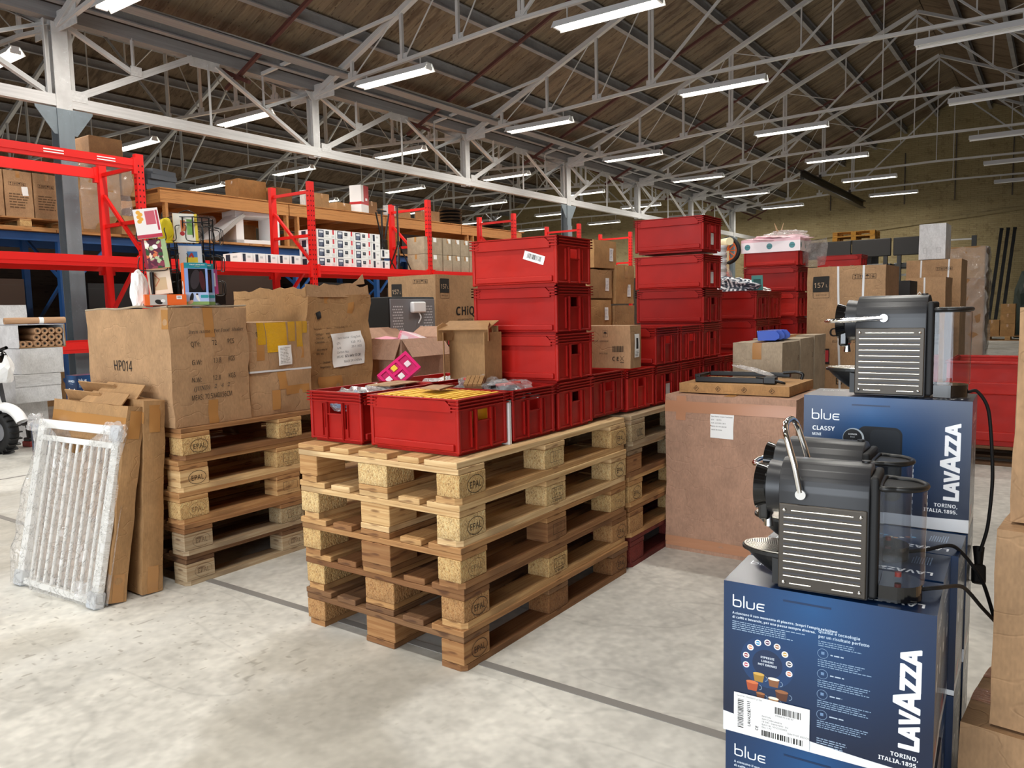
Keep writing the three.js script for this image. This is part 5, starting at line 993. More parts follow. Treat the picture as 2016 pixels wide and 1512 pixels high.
// ---------------------------------------------------------------- leaning gate and flat cartons by the left pallet stack
{
  const t = thing('safety_gate', 'white barred safety gate wrapped in clear film leaning on flat cartons', 'gate', [1.512, 0.004, -3.577]);
  t.rotation.order = 'YXZ'; t.rotation.y = -Q + 0.066; t.rotation.x = -0.215;
  const w = 0.655, h = 0.765;
  for (const s of [-1, 1]) mesh('stile', rbx(0.05, h, 0.03, 0.004, s * (w / 2 - 0.025), h / 2, 0), M.whitePaint, t);
  mesh('top_rail', rbx(w - 0.1, 0.04, 0.03, 0.004, 0, h - 0.02, 0), M.whitePaint, t); mesh('top_rail', rbx(w - 0.1, 0.026, 0.026, 0.004, 0, h - 0.085, 0), M.whitePaint, t); mesh('bottom_rail', rbx(w - 0.1, 0.028, 0.026, 0.004, 0, 0.02, 0), M.whitePaint, t);
  for (let i = 0; i < 9; i++) mesh('bar', cyl(0.0075, 0.0075, h - 0.11, -w / 2 + 0.1 + i * 0.057, h / 2 - 0.03, 0, 12), M.whitePaint, t);
  for (const [x, y] of [[-1, 0.03], [1, 0.03], [1, h - 0.03]]) mesh('corner_protector', rbx(0.07, 0.07, 0.05, 0.01, x * (w / 2 - 0.028), y, 0.002), mat('#b9bcc0', 0.5), t);
  // film bag: front sheet with a sagging upper edge and a gathered fold
  const film = new THREE.PlaneGeometry(w + 0.05, h * 0.99, 48, 60), p = film.attributes.position;
  for (let i = 0; i < p.count; i++) {
    let x = p.getX(i), y = p.getY(i);
    const top = 0.5 + 0.12 * Math.cos(x * 7) * -1;
    const yy = (y / (h * 0.99) + 0.5);
    const edge = 0.985 - 0.17 * Math.exp(-((x - 0.02) ** 2) / 0.02);
    const ny = yy * edge * h;
    const wob = (vn(x * 9 + 30, ny * 5 + 30, 999, 999, 5) - 0.5) * 0.034 + (vn(x * 22 + 30 + ny * 6, ny * 14 + 30, 999, 999, 9) - 0.5) * 0.022;
    const ex = Math.abs(x) / (w / 2 + 0.025);
    p.setXYZ(i, x, ny + 0.004, 0.034 + wob - (ex > 0.96 ? 0.03 : 0));
  }
  film.computeVertexNormals();
  mesh('plastic_film', film, M.filmHazy, t);
  const back = new THREE.PlaneGeometry(w + 0.05, h * 0.97, 20, 20); back.translate(0, h / 2, -0.022);
  mesh('plastic_film', back, M.film, t);
  for (const [a, b] of [[-w / 2 - 0.01, h - 0.03], [w / 2 - 0.03, h - 0.04], [w / 2 - 0.08, 0.05]]) mesh('gathered_film', lump(0.07, 0.05, 0.03, Math.round(a * 100) + 200, 0.4, 4), M.film, t, [a, b, 0.02]);
}
function leaner(lab, x, w, h, th, tilt, m) {
  const c = carton('flat_carton', lab, 'carton', [x, 0.0015 + Math.sin(tilt) * th / 2, -3.575], [th, h, w], { mat: m, amp: 0.006, bulge: 0.004, tape: false });
  c.t.rotation.z = -tilt;
  for (const v of [h - 0.14, 0.0]) c.stick('tape', 'z+', th / 2 - 0.025, v, 0.05, 0.12, M.tape);
  c.stick('tape', 'x-', 0.0, h - 0.1, w, 0.05, M.tape);
  for (const [u, q, s] of [[0.02, 0.02, 1], [0.24, 0.03, -1]]) { const f = extr(poly([[0, 0], [w * 0.55, 0], [w * 0.52, th * 0.85], [0.03, th * 0.9]]), 0.005); f.rotateY(-Q); mesh('open_flap', metric(place(f, s * th * 0.4, h - 0.004, -w / 2 + u, 0, 0, s * 0.7)), m, c.t); }
  return c;
}
leaner('flat kraft carton leaning between the film-wrapped gate and another', 1.604, 0.675, 0.84, 0.078, 0.17, M.kraft);
leaner('flat kraft carton leaning against the left pallet stack', 1.757, 0.69, 0.855, 0.095, 0.075, M.kraft);
// ---------------------------------------------------------------- white cartons with paper rolls by the rack
{
  const W = M.whiteCard;
  const wc = (lab, pos, d, m = W) => carton('white_carton', lab, 'carton', pos, d, { mat: m, amp: 0.003, bulge: 0.004, tape: false });
  wc('tall white carton standing on the floor under the white pile', [3.43, 0, -8.62], [0.32, 0.414, 0.5]);
  wc('grey-white carton at the bottom of the pile behind the toy motorbike', [3.05, 0, -9.25], [0.34, 0.5, 0.5], M.greyCard);
  const lidb = wc('white carton with a hanging lid edge, second in the white pile', [3.45, 0.418, -8.5], [0.42, 0.274, 0.6]);
  lidb.stick('lid_edge', 'z+', 0, 0.16, 0.42, 0.114, W, 0, 0.006, 0.004);
  wc('white carton directly under the paper rolls', [3.505, 0.696, -8.5], [0.39, 0.25, 0.6]);
  wc('white carton at the top of the pile behind the loose roll', [3.36, 1.182, -8.8], [0.42, 0.195, 0.35]);
  const oc = openCarton('roll_carton', 'white carton lying open and packed with brown paper rolls', [3.518, 0.95, -8.5], [0.432, 0.226, 0.6], W, 0, [null, null, null, null]);
  oc.children.filter((m) => m.name === 'side_wall' && m.geometry.boundingBox === null).forEach((m) => { m.geometry.computeBoundingBox(); if (m.geometry.boundingBox.max.z > 0.2) oc.remove(m); });
  mesh('top', metric(bx(0.432, 0.005, 0.6, 0, 0.226, 0)), W, oc); mesh('cut_edge', bx(0.432, 0.01, 0.006, 0, 0.006, 0.3), M.kraft, oc); mesh('cut_edge', bx(0.01, 0.226, 0.006, 0.212, 0.113, 0.3), M.kraft, oc);
  const roll = lathe([[0.011, -0.27], [0.0305, -0.27], [0.0325, -0.266], [0.0325, 0.266], [0.0305, 0.27], [0.011, 0.27], [0.011, -0.27]], 20); roll.rotateX(Q);
  const rm = mat('#cfa27a', 0.75, { map: T.card });
  const core = cyl(0.0108, 0.0108, 0.536, 0, 0, 0, 12, Q);
  [[6, 0.038, -0.172], [4, 0.1, -0.038], [4, 0.163, -0.03]].forEach(([cnt, y, x0], n) => {
    for (let i = 0; i < cnt; i++) {
      const r = thing('paper_roll', `brown paper roll, ${ORD[i]} of the ${['bottom', 'middle', 'top'][n]} row in the white carton`, 'paper roll', [3.518 + x0 + i * 0.0665, 0.95 + y, -8.49 + rr(-0.015, 0.01)], 0, 'brown paper rolls');
      mesh('paper', roll, rm, r); mesh('core', core, M.black, r);
    }
  });
  const r = thing('paper_roll', 'loose brown paper roll lying on top of the open white carton', 'paper roll', [3.55, 1.217, -8.4], Q - 0.15, 'brown paper rolls'); mesh('paper', roll, rm, r); mesh('core', core, M.black, r); mesh('band', cyl(0.033, 0.033, 0.04, 0, 0, 0.05, 20, Q, 0, 0, true), M.paper, r);
}
simpleBox('storage_box', 'black carton under the blue coffee machine box by the rack', 'box', [3.34, 0, -6.93], [0.42, 0.414, 0.3], [M.blackMatte, M.greyDark]);
blueBox('blue coffee machine box on the black carton by the rack', [3.356, 0.417, -6.895], Q, 'back', 'blue coffee machine boxes by the rack');
blueBox('blue coffee machine box on the floor beside the leaning gate', [3.213, 0, -7.3], Q, 'back', 'blue coffee machine boxes by the rack');
{
  const t = thing('cordless_drill', 'black cordless drill with red battery standing on the floor', 'drill', [3.3, 0, -8.12], 0.2);
  mesh('battery', rbx(0.085, 0.055, 0.12, 0.01, 0, 0.028, 0), mat('#7c1f1c', 0.4), t); mesh('battery_mount', rbx(0.07, 0.04, 0.1, 0.012, 0, 0.07, 0), M.black, t);
  mesh('grip', place(rbx(0.042, 0.14, 0.055, 0.018), 0, 0.145, -0.005, -0.12, 0, 0), M.black, t); mesh('motor', cyl(0.036, 0.034, 0.16, 0, 0.232, 0.01, 20, Q), M.black, t); mesh('chuck', lathe([[0, 0], [0.024, 0], [0.02, 0.04], [0.012, 0.06], [0, 0.06]], 16), M.grey, t, [0, 0.232, 0.09], [Q, 0, 0]); mesh('trigger', rbx(0.02, 0.04, 0.02, 0.006, 0, 0.185, 0.03), mat('#b3261f', 0.4), t);
}
{
  const t = thing('toy_motorbike', 'white toy motorbike with black mirror and tyre at the picture edge', 'toy motorbike', [2.98, 0, -7.93], 0.25);
  mesh('tyre', place(flat(new THREE.TorusGeometry(0.15, 0.06, 12, 28)), 0, 0.205, 0.0, 0, Q, 0), M.blackMatte, t); mesh('hub', cyl(0.09, 0.09, 0.06, 0, 0.205, 0, 18, 0, 0, Q), M.grey, t);
  const tr = []; for (let i = 0; i < 22; i++) { const a = i / 22 * Math.PI * 2; tr.push(bx(0.11, 0.012, 0.03, 0, 0.205 + Math.sin(a) * 0.205, Math.cos(a) * 0.205, -a, 0, 0)); } mesh('tread', tr, M.black, t);
  const fa = lump(0.12, 0.2, 0.2, 300, 0.1, 4); mesh('fairing', fa, M.white, t, [0, 0.78, 0.0]); mesh('mudguard', place(flat(new THREE.TorusGeometry(0.23, 0.05, 8, 20, 2.2)), 0, 0.22, 0, 0, Q, 0.0), M.white, t, [0, 0.0, 0], [0.45, 0, 0]);
  mesh('fork', [barG([-0.08, 0.2, 0], [-0.05, 0.75, -0.05], 0.035, 0.035), barG([0.08, 0.2, 0], [0.05, 0.75, -0.05], 0.035, 0.035)], M.greyDark, t); mesh('windscreen', lump(0.07, 0.1, 0.03, 310, 0.08, 3), M.blackGloss, t, [-0.03, 0.86, 0.13]);
  mesh('mirror', lump(0.02, 0.035, 0.06, 320, 0.06, 3), M.blackGloss, t, [-0.05, 1.13, 0.1]); mesh('mirror_stalk', tube([[0, 0.93, 0], [-0.03, 1.02, 0.03], [-0.05, 1.12, 0.08]], 0.01, 16, 6), M.black, t); mesh('handlebar', tube([[-0.05, 0.98, 0.24], [-0.03, 0.95, 0.1], [0, 0.94, 0]], 0.016, 16, 8), M.black, t);
  mesh('seat', rbx(0.16, 0.08, 0.5, 0.03, 0.0, 0.62, -0.42), M.black, t); mesh('rear_tyre', place(flat(new THREE.TorusGeometry(0.15, 0.06, 12, 28)), 0, 0.205, -0.75, 0, Q, 0), M.blackMatte, t); mesh('frame', barG([0, 0.5, -0.02], [0, 0.28, -0.75], 0.09, 0.16), M.white, t);
}
// ---------------------------------------------------------------- display rack, books and toy boxes on the marked carton
const HT = P2 + 0.548;
{
  const t = thing('wire_display', 'tall black wire spinner rack standing on the marked carton', 'display rack', [2.155, HT, -3.42]);
  const r = 0.115, oct = (rad, y, n = 8) => [...Array(n)].map((_, i) => { const a = (i + 0.5) / n * Math.PI * 2; return [Math.cos(a) * rad, y, Math.sin(a) * rad]; });
  const ringG = (rad, y) => { const p = oct(rad, y), g = []; p.forEach((q, i) => g.push(barG(q, p[(i + 1) % 8], 0.0045, 0.0045))); return g; };
  for (const y of [0.41, 0.385, 0.27, 0.16, 0.04]) mesh('ring', ringG(y > 0.3 ? r : r * 0.92, y), M.wire, t);
  for (let i = 0; i < 16; i++) { const a = i / 16 * Math.PI * 2, rad = r * 0.97; bar(t, 'upright_wire', [Math.cos(a) * rad * 0.95, 0.02, Math.sin(a) * rad * 0.95], [Math.cos(a) * rad, 0.41, Math.sin(a) * rad], 0.004, 0.004, M.wire); }
  for (const y of [0.3, 0.17, 0.05]) for (let i = 0; i < 8; i++) { const a = (i + 0.5) / 8 * Math.PI * 2, c = Math.cos(a), s = Math.sin(a), q = r * 1.28; mesh('pocket', [tube([[c * r - s * 0.035, y + 0.07, s * r + c * 0.035], [c * q - s * 0.035, y + 0.06, s * q + c * 0.035], [c * q - s * 0.035, y, s * q + c * 0.035], [c * q + s * 0.035, y, s * q - c * 0.035], [c * q + s * 0.035, y + 0.06, s * q - c * 0.035], [c * r + s * 0.035, y + 0.07, s * r - c * 0.035]], 0.0022, 30, 5)], M.wire, t); }
  mesh('carry_loop', tube([[-0.05, 0.405, 0], [-0.045, 0.435, 0], [0, 0.452, 0], [0.045, 0.435, 0], [0.05, 0.405, 0]], 0.003, 30, 6), M.wire, t);
  mesh('base_tray', merge([cyl(0.12, 0.13, 0.012, 0, 0.006, 0, 24), bx(0.12, 0.05, 0.14, 0.06, 0.028, 0.02)]), M.black, t); mesh('centre_pole', cyl(0.008, 0.008, 0.4, 0, 0.2, 0, 10), M.wire, t);
}
{
  const page = (fn) => new THREE.MeshPhysicalMaterial({ map: canvasTex(0.1, 0.13, 900, fn), roughness: 0.35 });
  const covers = [
    page((k) => { k.rect(0, 0, 0.1, 0.13, '#e9e2df'); k.rect(0, 0.115, 0.1, 0.015, '#b8344a'); k.rect(0.045, 0.012, 0.04, 0.06, '#c45a68'); for (let i = 0; i < 5; i++) { k.x.fillStyle = '#e2a23c'; k.x.beginPath(); k.x.arc((0.02 + 0.008 * (i % 2)) * k.S, (0.015 + i * 0.01) * k.S, 0.009 * k.S, 0, 7); k.x.fill(); } k.rect(0.088, 0.01, 0.008, 0.09, '#b8344a'); }),
    page((k) => { k.rect(0, 0, 0.1, 0.13, '#5a2438'); for (let i = 0; i < 40; i++) { k.x.fillStyle = ['#f1efe9', '#b7c59a', '#8a3a4c', '#e9d9c0', '#31502f', '#d8774a'][i % 6]; k.x.beginPath(); k.x.ellipse(hash(i, 1, 2) * k.w, hash(i, 2, 5) * k.h, 9, 14 * hash(i, 3, 4) + 3, i, 0, 7); k.x.fill(); } k.rect(0, 0.0, 0.012, 0.13, '#8a2036'); k.rect(0.08, 0, 0.02, 0.13, '#9eb583'); }),
    page((k) => { k.rect(0, 0, 0.1, 0.13, '#e6d9c3'); k.rect(0.02, 0.05, 0.06, 0.06, '#cbb48e'); k.line([[0.02, 0.02], [0.05, 0.06], [0.03, 0.09]], 0.004, '#b86a4a'); }),
    page((k) => { k.rect(0, 0, 0.1, 0.13, '#e8e5da'); k.rect(0.03, 0.03, 0.02, 0.05, '#c9784a'); k.rect(0.055, 0.025, 0.025, 0.07, '#7fae62'); k.rect(0.088, 0, 0.012, 0.13, '#e3c84a'); k.x.fillStyle = '#b3363a'; k.x.beginPath(); k.x.arc(0.035 * k.S, 0.09 * k.S, 9, 0, 7); k.x.fill(); }),
    page((k) => { k.rect(0, 0, 0.1, 0.13, '#cfcaca'); k.rect(0, 0, 0.1, 0.008, '#2f5f9c'); k.rect(0.035, 0.035, 0.045, 0.03, '#4b7fb4'); k.rect(0.03, 0.062, 0.05, 0.025, '#dcbc3a'); k.line([[0.045, 0.06], [0.055, 0.045], [0.06, 0.06]], 0.008, '#b0342c'); k.rect(0.015, 0.1, 0.06, 0.006, '#8a4a68'); }),
    page((k) => { k.rect(0, 0, 0.1, 0.13, '#b7447a'); k.rect(0.01, 0.02, 0.08, 0.07, '#e4d8e0'); k.rect(0.02, 0.1, 0.06, 0.012, '#f2ecef'); }),
  ];
  const pg = M.cream;
  const bk = (i, x, y, z, yaw, tilt, lab, sc = 1) => { const t = thing('picture_book', lab, 'book', [x, y, z], yaw, 'picture books on the wire racks'); t.rotation.order = 'YXZ'; t.rotation.x = -0.16; t.rotation.z = tilt; mesh('pages', bx(0.098 * sc, 0.128 * sc, 0.008, 0, 0.065 * sc, 0), M.paper, t); mesh('cover', new THREE.PlaneGeometry(0.1 * sc, 0.13 * sc), covers[i], t, [0, 0.065 * sc, 0.0052]); mesh('back_cover', bx(0.1 * sc, 0.13 * sc, 0.001, 0, 0.065 * sc, -0.005), i % 2 ? M.yellow : mat('#c9bfa8', 0.5), t); };
  const yw = -0.62;
  bk(0, 1.905, HT + 0.3, -3.32, yw, 0.14, 'red and yellow flower book at the top of the book rack', 1.02);
  bk(1, 1.92, HT + 0.165, -3.3, yw, 0.12, 'dark red floral book in the middle of the book rack', 1.0);
  bk(2, 1.935, HT + 0.05, -3.31, yw, 0.1, 'beige book low in the book rack behind the toy box', 0.95);
  bk(3, 2.085, HT + 0.29, -3.33, yw + 0.2, 0, 'white book with a green cactus at the top beside the spinner', 1.05);
  bk(4, 2.09, HT + 0.155, -3.31, yw + 0.2, 0, 'grey book with a blue picture seen through the spinner', 1.0);
  bk(5, 2.13, HT + 0.05, -3.25, yw + 0.2, 0, 'purple book low in front of the spinner', 0.9);
  const y = thing('yellow_bag', 'bright yellow folded bag hanging between the book rack and spinner', 'bag', [2.0, HT + 0.29, -3.36], yw); mesh('folds', lump(0.035, 0.07, 0.012, 41, 0.15, 4), mat('#e6d21a', 0.55), y, [0, 0.045, 0]); mesh('hem', rbx(0.062, 0.008, 0.02, 0.003, 0, 0.0, 0), mat('#d8c414', 0.5), y);
  const rk = thing('book_rack', 'black wire book rack standing on the marked carton', 'display rack', [1.935, HT, -3.36], yw);
  for (const s of [-0.05, 0.05]) bar(rk, 'upright_wire', [s, 0, 0], [s * 0.8, 0.42, -0.06], 0.005, 0.005, M.wire); bar(rk, 'foot', [0, 0.004, -0.1], [0, 0.004, 0.08], 0.09, 0.008, M.black);
  for (const h of [0.03, 0.16, 0.29]) mesh('pocket', [tube([[-0.055, h + 0.06, 0.0], [-0.055, h + 0.05, 0.035], [-0.055, h, 0.035], [0.055, h, 0.035], [0.055, h + 0.05, 0.035], [0.055, h + 0.06, 0.0]], 0.0025, 30, 5), barG([-0.055, h, -0.02], [-0.055, h, 0.035], 0.004, 0.004)], M.wire, rk);
  // toy launcher boxes
  const tl = canvasTex(0.1, 0.165, 1500, (k) => { const { x, S } = k; k.rect(0, 0, 0.1, 0.165, '#8fa9e2'); k.rect(0.016, 0.002, 0.074, 0.106, '#191619'); x.fillStyle = '#3a3438'; x.beginPath(); x.ellipse(0.045 * S, 0.05 * S, 0.02 * S, 0.045 * S, 0.2, 0, 7); x.fill(); x.fillStyle = '#4a2428'; x.beginPath(); x.ellipse(0.075 * S, 0.055 * S, 0.012 * S, 0.045 * S, -0.1, 0, 7); x.fill(); k.rect(0, 0.108, 0.1, 0.057, '#b5c8ef'); k.rect(0, 0.15, 0.1, 0.015, '#8fae6a'); x.fillStyle = '#3fa0a8'; x.beginPath(); x.roundRect(0.065 * S, 0.12 * S, 0.034 * S, 0.014 * S, 6); x.fill(); x.fillStyle = '#f4f2ee'; x.beginPath(); x.ellipse(0.052 * S, 0.133 * S, 0.006 * S, 0.018 * S, -0.4, 0, 7); x.fill(); x.fillStyle = '#3c2a22'; x.beginPath(); x.ellipse(0.05 * S, 0.117 * S, 0.005 * S, 0.004 * S, 0, 0, 7); x.fill(); x.fillStyle = '#2c2a2c'; x.beginPath(); x.ellipse(0.026 * S, 0.133 * S, 0.008 * S, 0.022 * S, 0.2, 0, 7); x.fill(); x.fillStyle = '#d9a68c'; x.beginPath(); x.ellipse(0.02 * S, 0.153 * S, 0.014 * S, 0.008 * S, -0.6, 0, 7); x.fill(); });
  const tlM = new THREE.MeshPhysicalMaterial({ map: tl, roughness: 0.25, clearcoat: 0.3 });
  const hd = ink(0.075, 0.022, 1800, (k) => { k.t('TREAT LAUNCHER', 0.0375, 0.008, 0.0078, { al: 'center', bold: true, col: '#e8f2f2' }); k.t('FOR DOGS', 0.0375, 0.017, 0.005, { al: 'center', col: '#d8e6a0' }); });
  const or = mat('#e8682a', 0.4), te = mat('#2b8a98', 0.4);
  for (let i = 0; i < 2; i++) {
    const t = thing('toy_box', i ? 'blue windowed dog toy box set back beside the spinner' : 'blue windowed dog toy box with orange side at the front', 'toy box', [2.055 + i * 0.055, HT, -3.235 - i * 0.035], -0.36, 'dog toy boxes');
    mesh('body', bx(0.1, 0.19, 0.06, 0, 0.095, 0), te, t); mesh('side_panel', bx(0.002, 0.19, 0.06, -0.0505, 0.095, 0), or, t);
    mesh('front_panel', new THREE.PlaneGeometry(0.1, 0.165), tlM, t, [0, 0.0825, 0.0312]); mesh('title', new THREE.PlaneGeometry(0.075, 0.022), hd, t, [0.006, 0.178, 0.0306]);
    if (!i) { const dog = mesh('dog_picture', new THREE.PlaneGeometry(0.055, 0.12), ink(0.055, 0.12, 1400, (k) => { const { x } = k; x.fillStyle = '#d9d6d2'; x.beginPath(); x.ellipse(38, 105, 26, 60, 0, 0, 7); x.fill(); x.fillStyle = '#1d1a1a'; x.beginPath(); x.ellipse(26, 40, 12, 30, 0.3, 0, 7); x.fill(); x.fillStyle = '#efece8'; x.beginPath(); x.ellipse(42, 36, 11, 22, 0, 0, 7); x.fill(); x.fillRect(24, 120, 10, 46); x.fillRect(44, 120, 10, 46); }), t, [-0.052, 0.06, 0], [0, -Q, 0]); }
  }
  const ob = thing('toy_carton', 'orange carton with a dog picture at the edge of the marked carton', 'toy box', [1.925, HT, -3.27], -0.42);
  mesh('body', bx(0.17, 0.048, 0.07, 0, 0.024, 0), or, ob); mesh('picture', new THREE.PlaneGeometry(0.07, 0.046), new THREE.MeshPhysicalMaterial({ map: canvasTex(0.07, 0.046, 1400, (k) => { k.rect(0, 0, 0.07, 0.046, '#b9b2ac'); k.x.fillStyle = '#24201f'; k.x.beginPath(); k.x.ellipse(50, 45, 22, 14, 0.3, 0, 7); k.x.fill(); k.x.fillStyle = '#efeae6'; k.x.beginPath(); k.x.ellipse(74, 38, 13, 10, 0, 0, 7); k.x.fill(); }), roughness: 0.4 }), ob, [-0.03, 0.024, 0.0356]); mesh('barcode', new THREE.PlaneGeometry(0.022, 0.016), bar1, ob, [0.055, 0.034, 0.0358]);
  const wb = thing('paper_bag', 'crumpled white paper bag behind the orange carton', 'bag', [1.86, HT, -3.36]); mesh('bag_body', lump(0.04, 0.1, 0.03, 61, 0.12, 4), M.paper, wb, [0, 0.06, 0]); mesh('black_strap', rbx(0.012, 0.15, 0.02, 0.003, 0.045, 0.075, 0.03), M.black, wb);
}
// ---------------------------------------------------------------- red pallet rack along the column line
const RF = -9.5, RB = -10.52, BAY = 2.73;
{
  const t = thing('pallet_rack', 'bright red steel pallet rack running along the column line', 'pallet rack');
  const R = M.rackRed;
  const upG = (h) => extr(poly([[-0.05, -0.035], [0.05, -0.035], [0.05, 0.035], [0.02, 0.035], [0.02, 0.028], [0.043, 0.028], [0.043, -0.028], [-0.043, -0.028], [-0.043, 0.028], [-0.02, 0.028], [-0.02, 0.035], [-0.05, 0.035]]), h);
  const up = upG(3.27); up.rotateX(-Q);
  const holeG = []; for (let y = 0.2; y < 3.2; y += 0.075) for (const s of [-1, 1]) holeG.push(bx(0.014, 0.022, 0.002, s * 0.024 + (y > 0 ? 0.004 : 0), y, 0.0362), bx(0.002, 0.02, 0.012, -0.0508, y, s * 0.012));
  const holes = merge(holeG);
  for (let i = -1; i < 6; i++) {
    const x = 5.38 + i * BAY;
    for (const z of [RF - 0.05, RB + 0.05]) {
      const u = mesh('upright', up, R, t, [x, 0, z]);
      mesh('foot_plate', bx(0.14, 0.01, 0.14, 0, 0.005, 0), R, u);
      if (z > -10) { const q = mesh('slot_holes', holes, M.rackHole, u); q.userData.kind = 'stuff'; }
    }
    let y = 0.2, f = 0;
    for (const [ya, yb] of [[0.3, 1.3], [1.3, 2.05], [2.05, 2.85]]) { bar(t, 'diagonal_brace', [x, f % 2 ? yb : ya, RF - 0.09], [x, f % 2 ? ya : yb, RB + 0.09], 0.04, 0.04, R); f++; }
    for (const yy of [0.2, 2.45, 3.12]) bar(t, 'cross_brace', [x, yy, RF - 0.09], [x, yy, RB + 0.09], 0.04, 0.045, R);
  }
  const beam = (x0, x1, y, z, s) => mesh('beam', merge([bx(x1 - x0, 0.085, 0.05, (x0 + x1) / 2, y - 0.0425, z), bx(x1 - x0, 0.05, 0.042, (x0 + x1) / 2, y - 0.105, z - s * 0.006), bx(0.05, 0.2, 0.062, x0 + 0.02, y - 0.08, z), bx(0.05, 0.2, 0.062, x1 - 0.02, y - 0.08, z)]), R, t);
  for (let i = -1; i < 5; i++) {
    const x0 = 5.38 + i * BAY + 0.05, x1 = x0 + BAY - 0.1;
    for (const [z, s] of [[RF - 0.02, 1], [RB + 0.02, -1]]) { beam(x0, x1, 1.985, z, s); beam(x0, x1, 0.95, z, s); if (i === -1) beam(x0, x1, 3.2, z, s); }
    mesh('deck_panel', metric(bx(x1 - x0, 0.018, Math.abs(RF - RB) - 0.1, (x0 + x1) / 2, 1.968, (RF + RB) / 2)), M.ply, t);
  }
  for (const x of [4.35, 4.95]) for (const y of [3.165, 3.135]) mesh('safety_mark', bx(0.22, 0.012, 0.002, x, y, RF + 0.0065), M.white, t);
}
const shelfY = 1.9785;
// printed white cartons
{
  const front = canvasTex(0.38, 0.145, 900, (k) => { k.rect(0, 0, 0.38, 0.145, '#f1f1f0'); k.rect(0.035, 0.012, 0.11, 0.118, '#27304a'); k.rect(0.05, 0.025, 0.08, 0.035, '#dfe3ea'); k.small(0.05, 0.07, 0.08, 4, 0.013, '#9aa6bd', 3); k.rect(0.185, 0.025, 0.065, 0.055, '#33363c'); k.rect(0.2, 0.035, 0.035, 0.02, '#6a727c'); k.rect(0.32, 0, 0.034, 0.075, '#d8404a'); k.small(0.16, 0.1, 0.1, 2, 0.012, '#b8b8b8', 5); k.rect(0.3, 0.09, 0.06, 0.04, '#dcdcdc'); });
  const side = canvasTex(0.2, 0.145, 700, (k) => { k.rect(0, 0, 0.2, 0.145, '#f1f1f0'); k.rect(0.03, 0.015, 0.05, 0.11, '#2b3040'); k.rect(0.11, 0.04, 0.05, 0.03, '#c8c8c8'); });
  const fm = new THREE.MeshPhysicalMaterial({ map: front, roughness: 0.5 }), sm = new THREE.MeshPhysicalMaterial({ map: side, roughness: 0.5 });
  const g = new THREE.BoxGeometry(0.385, 0.143, 0.42), g2 = new THREE.BoxGeometry(0.2, 0.143, 0.42), tapeG = bx(0.05, 0.0015, 0.422);
  let n = 0;
  const put = (x, y, w, lab, geo, m) => { const t = thing('printed_carton', lab, 'carton', [x, y, RF - 0.25], 0, 'white printed cartons on the rack'); mesh('body', geo, [sm, sm, M.whiteCard, M.whiteCard, m, M.whiteCard], t, [0, 0.0715, 0]); mesh('tape', tapeG, M.strap, t, [0, 0.144, 0]); };
  for (let r = 0; r < 4; r++) for (let c = 0; c < 3; c++) put(8.385 + c * 0.393, shelfY + r * 0.146, 0.385, `white printed carton, ${ORD[c]} column and ${ORD[r]} row up, on the red rack`, g, fm);
  for (let r = 0; r < 4; r++) put(9.475, shelfY + r * 0.146, 0.2, `narrow white carton, ${ORD[r]} row up, beside the printed columns`, g2, sm);
  for (let r = 0; r < 2; r++) put(9.69, shelfY + r * 0.19, 0.2, `upright white carton, ${r ? 'upper' : 'lower'}, at the end of the printed cartons`, g2, sm);
  for (let i = 0; i < 5; i++) put(6.9 + i * 0.215, shelfY, 0.2, `small white carton, ${ORD[i]} in the row left of the red frame`, g2, sm);
}
for (let r = 0; r < 2; r++) for (let c = 0; c < 5; c++) {
  const w = [0.5, 0.24, 0.24, 0.24, 0.24][c], x = [10.95, 11.36, 11.62, 11.88, 12.14][c];
  const k = carton('rack_carton', `brown carton, ${ORD[c]} in the ${r ? 'upper' : 'lower'} row on the third rack bay`, 'carton', [x, shelfY + r * 0.315, RF - 0.25], [w, 0.31, 0.42], { mat: M.pale, amp: 0.003, group: 'brown cartons on the third rack bay' });
  k.stick('label', 'z+', w * 0.5, 0.22, 0.09, 0.08, M.paper);
}
for (const [x, h, lab] of [[9.95, 0.98, 'folded black tripod stand at the end of the white cartons'], [10.35, 1.12, 'tall black tripod stand beside the third red frame']]) {
  const t = thing('tripod_stand', lab, 'tripod', [x, shelfY, RF - 0.35]);
  mesh('pole', cyl(0.017, 0.017, h, 0, h / 2 + 0.05, 0, 10), M.black, t); mesh('collar', cyl(0.03, 0.03, 0.06, 0, h * 0.45, 0, 12), M.black, t); mesh('top_plate', bx(0.2, 0.02, 0.05, 0, h + 0.06, 0), M.black, t);
  for (let i = 0; i < 3; i++) { const a = i * 2.1 + 0.4; bar(t, 'leg', [0, h * 0.45, 0], [Math.cos(a) * 0.24, 0.01, Math.sin(a) * 0.24], 0.018, 0.018, M.black); }
  if (h < 1) for (const s of [-1, 1]) bar(t, 'folded_arm', [s * 0.03, 0.5, 0.02], [s * 0.16, 1.0, 0.02], 0.02, 0.02, M.black);
}
